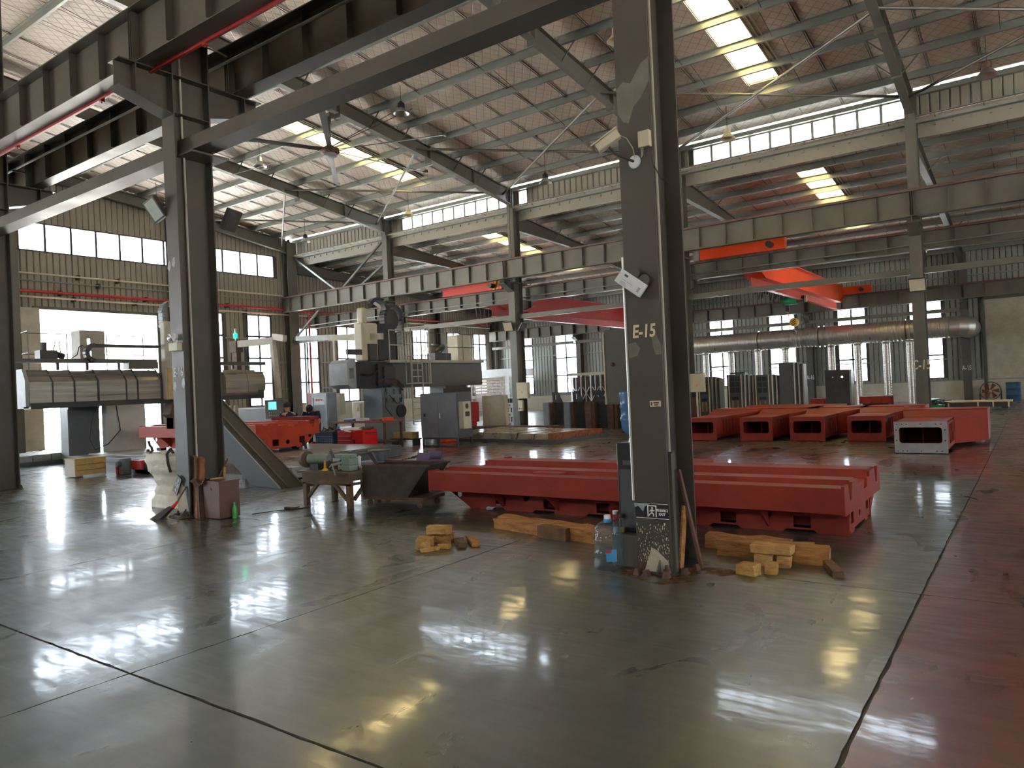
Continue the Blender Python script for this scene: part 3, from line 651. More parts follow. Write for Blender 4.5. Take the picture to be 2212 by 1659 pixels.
# girts (pale horizontal rails)
gi = 0
for z in (2.1,3.75,4.55,6.2):
    for n in (18,17,16,15,14): solo('wall_girt', MB().box(K(n+1)+.2 if n<18 else GX+.5,K(n)-.2,42.72,42.9,z,z+.05), 'galv', 'pale horizontal girt on the far window wall, %s bay, %s'%({18:'leftmost',17:'second',16:'third',15:'fourth',14:'fifth'}[n],{2.1:'lowest',3.75:'second lowest',4.55:'third from the floor',6.2:'topmost'}[z]), 'girt', (K(n+1),42.8,z), 'girts on the far wall') if not(n==14 and z<5) else None
for z in (2.1,3.5,4.7):
    for (a,b) in ((20.95,22.1),(23.7,24.4),(26.75,27.9),(29.65,31.0),(31.4,34.1),(35.9,37.5),(39.05,40.3)):
        gi += 1; solo('wall_girt', MB().box(GX+.05,GX+.2,a,b,z,z+.06), 'galv', 'short pale girt between the gable wall windows', 'girt', (GX+.1,(a+b)/2,z), 'girts between the gable windows')
# sliding door at the far right
dr = struct('door_1', MB().box(BD[0],BD[1],42.86,42.98,0,BD[3]), 'cream_dirty')
for z0,z1 in ((0.02,1.84),(1.88,3.44),(3.48,4.9)): part('door_panel', MB().box(BD[0]+.04,BD[1]-.04,42.82,42.86,z0,z1), 'cream_dirty', dr)
struct('trim_2', MB().box(BD[0]-.12,BD[0],42.78,42.95,0,BD[3]+.1).box(BD[0]-.12,BD[1],42.78,42.95,BD[3],BD[3]+.12), 'steel')
# open gable door: frame and slid-back beige leaf
struct('door_2', MB().box(GX-.05,GX+.16,12.52,12.62,0,5.7).box(GX-.05,GX+.16,17.5,17.6,0,5.7).box(GX-.05,GX+.16,12.52,17.6,5.62,5.74), 'steel')
solo('door_leaf', MB().box(GX+.18,GX+.24,12.02,12.70,.02,5.66), 'cream_dirty', 'beige sliding door leaf pushed back to the left of the open gate', 'door', (GX+.2,12.3,0))
# clerestory wall above row C
CZ0, CZ1 = 9.17, 9.86
win = [(-23.95,-17.66),(-17.25,-16.80),(-9.62,-2.88)]
ch = [(a,b,CZ0+.02,CZ1-.02) for a,b in win]
wall('wall_clerestory', 'y', 25.2, GX, 26, 9.05, lambda x: Hs(25.2)+.02, ch, 'siding', inward=-1, pitch=.26)
for a,b in win: window('y', 25.2, a, b, CZ0, CZ1, max(1,int((b-a)/.62)), [], m='siding', fr=.03)
struct('trim_3', MB().box(GX,26,24.98,25.14,CZ1+.0,CZ1+.12), 'galv')
struct('trim_4', MB().box(GX,26,24.98,25.16,9.02,9.16), 'galv')
struct('trim_5', MB().box(GX,26,25.2,25.26,8.62,9.05), 'siding')
gut = struct('trim_6', MB().box(GX,26,25.28,25.31,8.80,8.95), 'siding')
me = mesh('sheet_end', MB().hexa([(-.03,25.16,8.92),(.03,25.16,8.92),(.03,25.5,8.84),(-.03,25.5,8.84),(-.03,25.16,9.0),(.03,25.16,9.0),(.03,25.5,8.94),(-.03,25.5,8.94)]), 'siding')
for k in range(105): inst('sheet_end', me, gut, (GX+.4+.47*k,0,0))
# right and rear building shell
wall('wall_right', 'x', 26, -14, 24.8, 0, gtop, [(-10,-4,1.2,5.5),(0,5,1.2,5.5),(9,14,1.2,5.5),(17,22,1.2,5.5)], inward=-1, pitch=.5)
wall('wall_right_far', 'x', 26, 24.8, 43.1, 0, gtop, [], inward=-1, pitch=.5)
wall('wall_back', 'y', -14, GX, 26, 0, lambda x: Hs(-14)+.02, [(-20,-14,7.0,9.0),(-2,4,7,9),(12,16,7,9)], inward=1, pitch=.5)  # unseen wall added to cut light from behind; high openings admit some
# services on the gable wall
def wallpipe(label, z, r, m, y0, y1, brk=()):
    t = thing('wall_pipe', label, 'pipe', (GX+.3,y0,z)); part('pipe', MB().tube((GX+.3,y0,z),(GX+.3,y1,z),r,10), m, t)
    for y in brk: part('pipe_bracket', MB().box(GX+.05,GX+.33,y-.04,y+.04,z-.1,z+.1), 'steel_dark', t)
wallpipe('red fire pipe crossing the gable wall below the strip window', 6.30, .06, 'pipe_red', 8, 24.3, (13.5,17,21))
wallpipe('red fire pipe on the far part of the gable wall', 6.25, .06, 'pipe_red', 25.3, 42, (28,33,38))
wallpipe('pale cable duct, upper of those on the gable wall', 7.0, .04, 'cream', 8, 24.2, (14.2,15.8,20.4))
wallpipe('thin grey cable pipe below the pale cable duct', 6.72, .028, 'galv', 8, 24.2, (15.0,20.4))
wallpipe('pale pipe just above the open gate', 6.08, .04, 'cream', 8, 18.3, (14.0,16.5))
wallpipe('pale pipe over the far gable windows', 6.02, .04, 'cream', 18.5, 42, (22,27,35))
for i,(x,y) in enumerate(((-31.2,25.35),(-31.2,25.0))):
    solo('down_pipe', MB().path([(x,y,6.0 if i==0 else 4.9),(x,y,0)],.055 if i==0 else .05,10), ('pipe_red','galv')[i], ('red vertical fire pipe beside the gable corner column','grey vertical pipe beside the gable corner column')[i], 'pipe', (x,y,0))
# outside, seen through the gate
t = thing('garden_railing', 'low pink railing outside the open gate', 'fence', (-46,20.3,0))
for k in range(14): part('post', MB().box(-46.03,-45.97,18.2+.3*k-.02,18.2+.3*k+.02,-.1,.9), 'primer_pale', t)
part('rail', MB().box(-46.03,-45.97,18.1,22.3,.85,.92).box(-46.03,-45.97,18.1,22.3,.1,.16), 'primer_pale', t)
for i,(y,r) in enumerate(((27.0,.8),(29.5,.6))):
    mb = MB(); random.seed(i)
    for k in range(160):
        a = random.random()*2*PI; h = random.random(); rr = r*(1-h*.5)*random.random()**.4
        c = Vector((-52+rr*math.cos(a), y+rr*math.sin(a), -.1+h*r*1.3)); d = Vector((random.uniform(-1,1),random.uniform(-1,1),random.uniform(-.5,1))).normalized()*.12; e = d.cross(Vector((0,0,1))).normalized()*.06
        mb.add([c-d,c+e,c+d,c-e],[(0,1,2,3)])
    solo('shrub', mb, 'hedge', 'green shrub outside the gate, %s'%('bigger one','smaller one')[i], 'shrub', (-52,y,-.1))
# ================================================================ LIGHT FITTINGS
def lamp(label, x, y, ztop, group='high bay lamps hanging from the roof', m='aluminium'):
    t = thing('high_bay_lamp', label, 'lamp', (x,y,ztop-.62), group)
    part('cord', MB().tube((x,y,ztop-.45),(x,y,(Hs(y))-.05),.010,6), 'steel_dark', t)
    part('housing', MB().lathe([(.0,.03),(.05,.03),(.06,-.02),(.105,-.03),(.11,-.17),(.09,-.18),(.0,-.18)], (x,y,ztop-.45), 20), m, t)
    part('shade', MB().lathe([(.09,-.17),(.115,-.20),(.23,-.33),(.245,-.345),(.24,-.35),(.105,-.205),(.08,-.18)], (x,y,ztop-.45), 28), 'aluminium' if m != 'cream' else 'cream', t)
lamp('high bay lamp hanging below the tie beam at the top centre', -15.35, 16.3, 10.93, m='black')
lamp('high bay lamp right of the E-16 column near the ceiling fan', -22.4, 16.3, 10.83)
lamp('high bay lamp just left of the E-16 column above the floodlight', -29.8, 16.5, 10.62, m='black')
lamp('high bay lamp half hidden by the top of the E-15 column', -8.04, 16.3, 10.85, m='cream')
lamp('high bay lamp in front of the ribbed clerestory wall left of the E-15 column', -14.46, 22.9, 9.98, m='black')
lamp('high bay lamp in front of the bright clerestory left of centre', -21.4, 22.9, 9.98, m='cream')
lamp('high bay lamp furthest left under the roof by the gable corner', -28.2, 22.9, 9.90, m='black')
lamp('high bay lamp at the far upper right of the photo', -.71, 22.9, 10.05, m='rust_dark')
lamp('high bay lamp right of the E-15 column in front of the long clerestory window', -7.6, 22.9, 10.00, m='cream')
# big ceiling fan
fx,fy,fz = -17.55,15.35,9.28
t = thing('ceiling_fan', 'large industrial ceiling fan with long dark blades hung from a roof rafter', 'fan', (fx,fy,fz))
part('down_rod', MB().tube((fx,fy,fz+.1),(fx,fy,10.35),.045,10), 'steel_dark', t)
part('mount', MB().box(fx-.16,fx+.16,fy-.1,fy+.1,10.30,10.42).tube((fx-.12,fy,10.3),(fx,fy,9.9),.02,6).tube((fx+.12,fy,10.3),(fx,fy,9.9),.02,6), 'steel_dark', t)
part('motor_hub', MB().lathe([(0,.16),(.12,.15),(.15,.08),(.28,.05),(.30,-.06),(.20,-.10),(.20,-.17),(.0,-.17)], (fx,fy,fz), 28), 'rust_dark', t)
part('hub_cap', MB().lathe([(.20,-.10),(.205,-.18),(.17,-.20),(0,-.20)], (fx,fy,fz), 28), 'grey_light', t)
bl = MB().hexa([(.24,-.06,-.02),(3.80,-.09,-.03),(3.80,.09,.01),(.24,.08,.03),(.24,-.06,.0),(3.80,-.09,-.01),(3.80,.09,.03),(.24,.08,.05)])
bl.box(3.74,3.81,-.10,.10,-.03,.07)
me = mesh('blade', bl, 'steel_dark')
for a in (-44,21,81,136,248): inst('blade', me, t, (fx,fy,fz), (0,0,math.radians(a)))
for p in ((-22.6,15.7,10.85),(-24.7,16.7,10.3),(-16.5,17.2,10.75),(-15.9,17.4,10.75)): part('guy_wire', MB().tube((fx,fy,fz+.1),p,.012,5), 'steel_dark', t)
# floodlights
def flood(name,label,x,y,z,rz,tilt,w=.34,h=.40,lens='cream',body='steel_dark',arm=(0,.18,0),roll=0):
    t = thing(name, label, 'floodlight', (x,y,z)); R = Matrix.Rotation(rz,4,'Z')@Matrix.Rotation(-tilt,4,'X')@Matrix.Rotation(roll,4,'Y')
    part('housing', MB().box(-w/2,w/2,-.02,.05,-h/2,h/2).box(-w*.3,w*.3,.05,.09,-h*.3,h*.3).xf(Matrix.Translation((x,y,z))@R), body, t, bevel=.006)
    part('lens', MB().box(-w/2+.025,w/2-.025,-.026,-.019,-h/2+.025,h/2-.025).xf(Matrix.Translation((x,y,z))@R), lens, t)
    part('bracket', MB().beam((x,y,z),(x+arm[0],y+arm[1],z+arm[2]),.04,.012).box(-w/2-.015,-w/2,-.02,.1,-.03,.03).box(w/2,w/2+.015,-.02,.1,-.03,.03) if False else MB().beam((x,y+.03,z),(x+arm[0],y+arm[1],z+arm[2]),.05,.02), 'rust_dark', t)
flood('floodlight','square floodlight with pale glass on the left of the E-16 column, up high',K(16)-.30,5.72,4.50,.15,-.45,.27,.33,'lens_pale',arm=(.18,.10,.02),roll=-.28)
flood('floodlight','dark floodlight seen edge-on to the right of the E-16 column',K(16)+.12,6.70,4.42,1.9,-.5,.3,.34,'steel_dark',arm=(-.05,-.32,.05))
flood('floodlight','small floodlight on the middle column below the crane beams',K(17)-.1,24.40,4.18,.2,-.5,.42,.42,'cream',arm=(.15,.2,0))
flood('floodlight','dark back of a floodlight on the right of the middle column',K(17)+.42,24.7,4.12,1.6,-.6,.4,.4,'steel_dark',arm=(-.25,.1,.1))
flood('floodlight','floodlight with pale glass on the C-15 column',K(15)+.02,24.42,4.14,.0,-.4,.46,.40,'cream',arm=(.05,.2,.0))
flood('floodlight','small pale floodlight on the far wall column behind the tie beam',K(17)-.05+7.35-7.35,42.1,3.9,.0,-.5,.5,.5,'led',arm=(.0,.3,.1))
# tilted emergency light pack on E-15
x0 = K(15)-.03; T = Matrix.Translation((x0-.02,5.70,2.50))@Matrix.Rotation(.25,4,'Z')@Matrix.Rotation(math.radians(38),4,'Y')
t = thing('emergency_light_box','off-white emergency light box hanging crooked above the E-15 number','light', (x0,5.7,2.5))
part('case', MB().box(-.13,.13,-.035,.035,-.062,.062).xf(T), 'white', t, bevel=.008)
part('lamp_head', MB().lathe([(0,-.01),(.045,-.01),(.052,.05),(.03,.07),(0,.07)], (0,0,0), 16,'y').xf(T@Matrix.Translation((-.03,.03,.085))), 'steel_dark', t)
part('lamp_head', MB().lathe([(0,-.01),(.045,-.01),(.052,.05),(.03,.07),(0,.07)], (0,0,0), 16,'y').xf(T@Matrix.Translation((.07,.03,.085))), 'steel_dark', t)
part('mount_arm', MB().box(-.11,.12,.03,.09,.04,.075).xf(T), 'steel_dark', t)
mb = MB()
for k in range(7): mb.box(-.075+.016*k,-.070+.016*k,-.0362,-.035,-.012,-.007)
for k in range(3): mb.box(-.08,-.03+.01*k,-.0362,-.035,-.030-.010*k,-.0275-.010*k)
for k in range(4): mb.box(.082,.105,-.0362,-.035,-.012+.011*k-.02,-.007+.011*k-.02)
mb.box(-.08,-.045,-.0362,-.035,.022,.040); part('print', mb.xf(T), 'steel_dark', t)
# twin-head emergency light at E-16
x0 = K(16)+.04
t = thing('emergency_light','cream twin-head emergency light on the E-16 column','light',(x0,5.75,2.45))
part('case', MB().box(x0-.13,x0+.1,5.72,5.80,2.40,2.52), 'cream', t, bevel=.006)
for d in (-.09,.03):
    part('lamp_head', MB().lathe([(0,.0),(.04,-.0),(.055,-.05),(.05,-.052),(0,-.03)], (x0+d,5.76,2.60), 18,'y').tube((x0+d,5.76,2.52),(x0+d,5.76,2.58),.008,6), 'aluminium' if d<0 else 'white', t)
# security camera
t = thing('security_camera','yellowed security camera on a bracket near the top of the E-15 column','camera',(K(15)-.02,5.7,3.56))
c0 = Vector((K(15)-.16,5.56,3.70)); d = Vector((-.13,-.05,-.085)).normalized()
T = Matrix.Translation(c0)@d.to_track_quat('Y','Z').to_matrix().to_4x4()
part('housing', MB().box(-.045,.045,-.13,.09,-.045,.03).xf(T), 'cream', t, bevel=.01)
part('sun_shield', MB().hexa([(-.055,-.14,.03),(.055,-.14,.03),(.055,.12,.03),(-.055,.12,.03),(-.05,-.14,.042),(.05,-.14,.042),(.05,.12,.042),(-.05,.12,.042)]).xf(T), 'cream', t)
part('lens', MB().lathe([(0,.088),(.03,.088),(.03,.095),(0,.095)],(0,0,-.005),16,'y').xf(T), 'black', t)
part('arm', MB().path([tuple(c0+Vector((.02,.02,-.04))),(K(15)-.10,5.62,3.60),(K(15)-.01,5.79,3.555)],.012,8), 'steel_dark', t)
part('wall_flange', MB().lathe([(0,-.02),(.03,-.02),(.055,-.008),(.058,0)],(K(15)-.01,5.797,3.555),24,'y'), 'white', t)
part('cable', MB().path([tuple(c0+Vector((.09,.04,.06))),(K(15)-.03,5.7,3.74),(K(15)+.0,5.75,3.66),(K(15)+.0,5.79,3.57)],.004,6), 'cream_dirty', t)
t = thing('junction_box','yellowed plastic junction box beside the security camera','box',(K(15)+.10,5.77,3.72))
part('case', MB().box(K(15)+.05,K(15)+.155,5.745,5.80,3.65,3.79), 'cream', t, bevel=.006)
part('cable', MB().path([(K(15)+.13,5.77,3.65),(K(15)+.15,5.78,3.52),(K(15)+.20,5.86,3.38),(K(15)+.24,5.95,3.34)],.005,6), 'black', t)
part('cable', MB().path([(K(15)+.07,5.77,3.65),(K(15)+.065,5.77,3.57),(K(15)+.08,5.77,3.59),(K(15)+.085,5.77,3.65)],.004,6), 'cream_dirty', t)
t = solo('switch_label', MB().box(K(15)+.03,K(15)+.13,5.788,5.80,1.435,1.485), 'cream', 'small stained plastic plate on the E-15 column below eye level', 'plate', (K(15)+.08,5.79,1.46), bevel=.003)
part('print', MB().box(K(15)+.04,K(15)+.055,5.7865,5.788,1.445,1.475).box(K(15)+.065,K(15)+.115,5.7865,5.788,1.462,1.475).box(K(15)+.07,K(15)+.11,5.7865,5.788,1.445,1.455), 'rust_dark', t)
# exit sign band
t = thing('exit_sign','black exit sign sticker wrapped round the foot of the E-15 column, corner peeling','sign',(K(15),5.79,.53))
part('panel', MB().box(K(15)-.156,K(15)+.158,5.794,5.799,.465,.607), 'black', t)
part('peeled_corner', MB().prism([(K(15)-.16,.60),(K(15)+.0,.603),(K(15)-.06,.575),(K(15)-.08,.53),(K(15)-.12,.575),(K(15)-.155,.565)],'y',5.786,5.793), 'grey_light', t)
part('stripe', MB().box(K(15)-.15,K(15)+.155,5.7925,5.794,.472,.477).box(K(15)+.0,K(15)+.155,5.7925,5.794,.598,.6015), 'label_white', t)
text('letters','EXIT',.030,'label_white',t,(K(15)+.095,5.7925,.512),FACEY,bold=.0006)
text('letters','安全出口',.027,'label_white',t,(K(15)+.097,5.7925,.545),FACEY,bold=.0006)
mb = MB(); cx = K(15)+.005; mb.plate(rect(cx-.045,cx+.04,.487,.587),[rect(cx-.036,cx+.031,.487,.578)],'y',5.7920,5.794)
mb.prism(circ(cx+.0,.563,.008,10),'y',5.7915,5.794)
for p,q in (((0,.552),(-.004,.522)),((-.004,.522),(-.022,.512)),((-.022,.512),(-.03,.497)),((-.002,.522),(.012,.510)),((.012,.510),(.010,.492)),((0,.549),(-.018,.542)),((-.018,.542),(-.022,.53)),((0,.549),(.015,.538)),((.015,.538),(.02,.545))): mb.beam((cx+p[0],5.7928,p[1]),(cx+q[0],5.7928,q[1]),.008,.002,(0,1,0))
part('running_figure', mb, 'label_white', t)
# things round the foot of E-15
kx = K(15)
solo('steel_box', MB().box(kx-.46,kx-.165,5.90,6.42,0,.285), 'steel', 'plain grey steel box under the black water dispenser', 'box', (kx-.3,6.1,0), bevel=.006)
t = thing('water_dispenser','black water dispenser with a blue water bottle on top, left of the E-15 column','dispenser',(kx-.3,6.15,.286))
part('body', MB().box(kx-.435,kx-.17,6.02,6.30,.286,1.10), 'black', t, bevel=.012)
part('tap_recess', MB().box(kx-.37,kx-.22,6.012,6.022,.90,.94).box(kx-.41,kx-.2,6.014,6.022,.33,.86), 'grey_mid', t)
part('side_panel', MB().box(kx-.445,kx-.434,6.04,6.28,.9,1.09), 'crate_wood', t)
part('collar', MB().lathe([(0,0),(.07,0),(.06,.035),(.0,.035)],(kx-.30,6.16,1.10),20), 'white', t)
def bottle(t, x, y, z, up=1, m='blue_plastic'):
    prof = [(0.0,0),(.118,.0),(.133,.012),(.135,.05),(.128,.075),(.128,.13),(.134,.14),(.134,.155),(.127,.165),(.127,.235),(.136,.25),(.136,.27),(.127,.282),(.125,.335),(.118,.36),(.09,.395),(.05,.415),(.032,.425),(.030,.455),(0,.455)]
    if up < 0: prof = [(r,.455-h) for r,h in prof][::-1]
    part('bottle', MB().lathe(prof,(x,y,z),32), m, t)
bottle(t, kx-.30, 6.16, 1.12, -1)
t = thing('water_bottle','large empty clear water bottle with a white cap standing on the floor by the column','bottle',(-3.17,5.80,0))
bottle(t, -3.17, 5.80, 0, 1, 'clear_plastic')
part('cap', MB().lathe([(0,.475),(.028,.475),(.031,.468),(.031,.44),(0,.44)],(-3.17,5.80,0),20), 'white', t)
part('neck_wrap', MB().lathe([(.034,.41),(.0335,.44)],(-3.17,5.80,0),20), 'glass_label', t)
a0 = -1.25
lb = MB(); vs = []
for k in range(9):
    a = a0+.09*k; vs += [(-3.17+.1365*math.cos(a),5.80+.1365*math.sin(a),.085),(-3.17+.1365*math.cos(a),5.80+.1365*math.sin(a),.19)]
lb.add(vs, [(2*k,2*k+2,2*k+3,2*k+1) for k in range(8)]); part('label', lb, 'glass_label', t, label='blue and red paper label')
lb = MB(); vs = []
for k in range(5):
    a = a0+.09*k; vs += [(-3.17+.1375*math.cos(a),5.80+.1375*math.sin(a),.165),(-3.17+.1375*math.cos(a),5.80+.1375*math.sin(a),.188)]
lb.add(vs, [(2*k,2*k+2,2*k+3,2*k+1) for k in range(4)]); part('label_stripe', lb, 'red_paint', t)
for i,(x,y,h,lab) in enumerate(((kx-.49,6.05,.20,'clear glass flask with a chrome lid on the grey box, left one'),(kx-.43,5.98,.17,'short glass flask with pale tea on the grey box beside the dispenser'))):
    y = 5.96+.02*i; x = kx-.44+.055*i*1.0
    t = thing('drinking_flask', lab, 'flask', (x,y,.286))
    part('glass', MB().lathe([(0,0),(.027,0),(.029,.01),(.029,h-.04),(.024,h-.03)],(x,y,.286),16), 'flask_glass', t)
    part('lid', MB().lathe([(.026,h-.03),(.027,h),(.0,h)],(x,y,.286),16), 'aluminium' if i == 0 else 'black', t)
    part('tea', MB().lathe([(0,.004),(.025,.004),(.025,.05),(0,.05)],(x,y,.286),12), 'wood' if i else 'white', t)
t = thing('wall_cabinet','tall grey-brown electrical cabinet hung behind the left side of the E-15 column','cabinet',(kx-.5,6.9,1.4))
part('body', MB().box(kx-.78,kx-.12,6.55,6.85,1.44,2.19), 'steel', t, bevel=.006)
part('door', MB().box(kx-.775,kx-.125,6.535,6.55,1.46,2.17), 'steel', t, bevel=.004)
part('lock', MB().lathe([(0,-.02),(.018,-.02),(.02,0)],(kx-.70,6.535,1.84),12,'y'), 'rust_dark', t)
part('strap_bracket', MB().beam((kx-.2,6.5,1.99),(kx-.12,6.1,1.99),.02,.04), 'steel_dark', t)
part('bright_edge', MB().box(kx-.80,kx-.787,6.53,6.56,1.44,2.15), 'cream', t)
t = thing('control_box','cream electrical box with a yellow warning triangle, behind the right of the E-15 column','box',(K(16)+.5,24.5,1.25))
part('case', MB().box(K(16)+.26,K(16)+.76,24.4,24.58,1.22,1.86), 'cream', t, bevel=.01)
part('warning_sign', MB().prism([(K(16)+.44,1.40),(K(16)+.56,1.40),(K(16)+.50,1.50)],'y',24.39,24.4), 'yellow', t)
t = thing('control_box','cream electrical box with a warning triangle on the middle column','box',(K(17)+.5,24.4,1.2))
part('case', MB().box(K(17)+.21,K(17)+.75,24.36,24.56,1.20,1.86), 'cream', t, bevel=.01)
part('warning_sign', MB().prism([(K(17)+.42,1.42),(K(17)+.54,1.42),(K(17)+.48,1.52)],'y',24.35,24.36), 'yellow', t)
t = thing('socket_box','small cream socket box with a dangling cord on the middle column','box',(K(17)+.3,24.45,.7))
part('case', MB().box(K(17)+.19,K(17)+.41,24.45,24.56,.70,1.13), 'cream', t, bevel=.008)
part('socket', MB().box(K(17)+.24,K(17)+.27,24.44,24.45,.77,.81).box(K(17)+.32,K(17)+.35,24.44,24.45,.77,.81), 'black', t)
part('cord', MB().path([(K(17)+.3,24.5,.7),(K(17)+.27,24.48,.5),(K(17)+.36,24.48,.38),(K(17)+.4,24.5,.55),(K(17)+.38,24.5,.7)],.012,6), 'black', t)
# planks leaning in the web of E-15
for i,(p,q,w,h,m,lab) in enumerate((((kx+.10,5.86,.01),(kx+.10,5.90,.60),.03,.09,'wood','orange plank upright in the web of the E-15 column'),((kx+.17,5.86,.01),(kx+.14,5.92,1.02),.03,.05,'steel','tall dark steel strip standing in the web of the E-15 column'),((kx+.155,6.0,.01),(kx+.13,6.2,.52),.02,.08,'wood','second orange board behind the steel strip at the E-15 column'),((kx+.30,6.12,.0),(kx+.06,6.27,.84),.025,.04,'brown_paint','brown batten leaning diagonally in the E-15 column'))):
    solo('plank', MB().beam(p,q,w,h,(0,1,0)), m, lab, 'plank', p)
for i,(x,y) in enumerate(((kx-.03,5.66),(kx-.12,5.68),(kx+.15,5.67),(kx+.24,5.85),(kx+.27,6.02))):
    solo('angle_scrap', MB().hexa([(x-.03,y,0),(x+.03,y-.01,0),(x+.035,y+.06,0),(x-.02,y+.07,0),(x-.02,y+.02,.05),(x+.01,y+.01,.055),(x+.015,y+.06,.05),(x-.01,y+.065,.045)]), 'rust_dark', 'dusty bent angle scrap at the foot of the E-15 column, %s'%('in front','front left','front right','by the planks','furthest right')[i], 'scrap', (x,y,0))
# ================================================================ TIMBER
def timber(label, p, q, w, h, m='wood', rough=.012, seed=0, name='timber_block', cat='timber'):
    random.seed(seed); a, b = Vector(p), Vector(q); d = (b-a); L = d.length; d.normalize(); r = d.cross(Vector((0,0,1))).normalized(); u = r.cross(d)
    n = max(2,int(L/.12)); vs = []; fs = []; R = [(-.5,0),(.5,0),(.5,.55),(.5,1),(.2,1),(-.15,1),(-.5,1),(-.5,.5)]
    for k in range(n+1):
        c = a+d*(L*k/n)
        for (i,j) in R:
            jit = rough*(1 if j > .4 else .25)
            vs.append(tuple(c+r*(i*w+random.uniform(-jit,jit))+u*(max(0,j*h+random.uniform(-jit,jit) if j else 0))+d*(random.uniform(-jit,jit) if k in (0,n) else 0)))
    m_ = len(R)
    for k in range(n):
        for j in range(m_): fs.append((k*m_+j,k*m_+(j+1)%m_,(k+1)*m_+(j+1)%m_,(k+1)*m_+j))
    fs.append(tuple(range(m_))[::-1]); fs.append(tuple(n*m_+j for j in range(m_)))
    return solo(name, MB().add(vs,fs), m, label, cat, tuple(a))
timber('long orange timber baulk on the floor left of the water bottle', (-5.25,6.93,.0),(-3.35,6.60,.0),.15,.13,'wood',.012,1)
timber('short square timber offcut pushed against the long baulk left of the bottle', (-4.50,6.70,.0),(-4.10,6.63,0),.10,.13,'wood_dark',.008,2)
timber('second timber baulk behind the one left of the water bottle', (-5.30,7.08,.0),(-3.55,6.80,.0),.13,.125,'wood',.014,3)
timber('split timber baulk running right from the E-15 column', (-2.50,6.72,0),(-1.66,6.84,0),.15,.14,'wood',.014,4)
timber('dark end of the timber baulk right of the E-15 column', (-2.08,6.62,0),(-1.50,6.70,0),.12,.15,'wood',.010,5)
timber('third timber baulk close behind the E-15 column', (-2.7,6.95,0),(-1.9,6.98,0),.14,.13,'wood',.012,15)
timber('brown weathered plank lying diagonally at the right end of the timbers', (-1.70,7.10,0),(-1.36,6.30,0),.085,.05,'wood_dark',.006,6)
def block(label,x,y,z,w,d,h,rz,m,seed,cat='timber'):
    random.seed(seed); j = lambda s=.008: random.uniform(-s,s)
    vs = [(sx*w/2+j(),sy*d/2+j(),zz+(j() if zz else 0)) for zz in (0,h) for sx,sy in ((-1,-1),(1,-1),(1,1),(-1,1))]
    o = solo('wood_block', MB().hexa(vs), m, label, cat, (x,y,z), bevel=.004, rz=rz); return o
for a in ((('pale block with a black charred side, lowest in front of the stack',-2.02,6.10,0,.17,.12,.09,-.2,'wood_pale',11)),(('pale cube at the bottom right of the small block stack',-1.86,6.22,0,.10,.12,.09,.1,'wood_pale',12)),
          (('left pale block in the middle layer of the small stack',-1.99,6.50,0,.16,.20,.10,.05,'wood_pale',13)),(('right pale cube in the middle layer of the small stack',-1.82,6.46,0,.10,.10,.10,.05,'wood_pale',14)),
          (('wide pale block lying on top of the small stack',-1.93,6.50,.105,.34,.14,.075,.03,'wood_pale',16)),(('pale cube just under the top block, right side',-1.79,6.62,0,.12,.10,.10,.0,'wood_pale',17))):
    block(*a)
ob = bpy.data.objects['wood_block']; 
random.seed(77); cm = MB()
for k in range(9):
    u = -.080+.018*k; cm.hexa([(u,-.0665,.006),(u+.012,-.0665,.006),(u+.012,-.0625,.006),(u,-.0625,.006),(u+.004,-.0665,.05+random.random()*.035),(u+.010,-.0665,.05+random.random()*.03),(u+.010,-.0625,.06),(u+.004,-.0625,.06)])
part('char_mark', cm, 'cast_black', ob, kind='stuff')
for a in ((('split log wedge on the left of the small wood heap',-5.32,5.72,0,.16,.18,.11,.5,'wood_pale',21)),(('split log lying on top of the small wood heap',-5.32,5.95,.11,.26,.13,.08,.4,'wood_pale',22)),
          (('log supporting the top piece of the small wood heap',-5.36,6.02,0,.26,.14,.11,.45,'wood',23)),(('dark flat offcut in the small wood heap',-5.05,5.98,0,.28,.10,.055,-.75,'wood_dark',24)),
          (('long brown offcut at the right of the small wood heap',-4.98,6.10,0,.36,.08,.06,-.7,'wood',25)),(('thin pale stick at the front of the small wood heap',-5.16,5.62,0,.20,.05,.035,1.1,'wood_pale',26)),
          (('small pale chunk in the middle of the small wood heap',-5.12,5.80,0,.13,.08,.04,.2,'wood_pale',27)),):
    block(*a)
for i in range(26):
    random.seed(100+i); x = -4.1+random.uniform(-.5,.6); y = 6.75+random.uniform(-.06,.1); a = random.uniform(-1,1)
    if i == 0: tsp = thing('splinters','loose pale splinters on the timber baulks','splinters',(-4,6.7,.13),kind='stuff'); msp = MB()
    msp.beam((x,y,.135),(x+.12*math.cos(a),y+.05*math.sin(a),.15+random.random()*.02),.004,.003)
part('splinter', msp, 'wood_pale', tsp)
dp = []
for j in range(40):
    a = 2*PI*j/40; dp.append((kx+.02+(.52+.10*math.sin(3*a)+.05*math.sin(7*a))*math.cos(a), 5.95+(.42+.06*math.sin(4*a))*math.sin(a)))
d_ = struct('floor_dust_1', MB().prism(dp,'z',.0004,.0008), 'dust');  # brown dust patch on the floor round the E-15 foot
dp = [(K(16)+.15+.6*math.cos(2*PI*j/30), 5.98+.38*math.sin(2*PI*j/30)) for j in range(30)]; struct('floor_dust_2', MB().prism(dp,'z',.0004,.0008), 'dust')  # brown dust patch on the floor round the E-16 foot
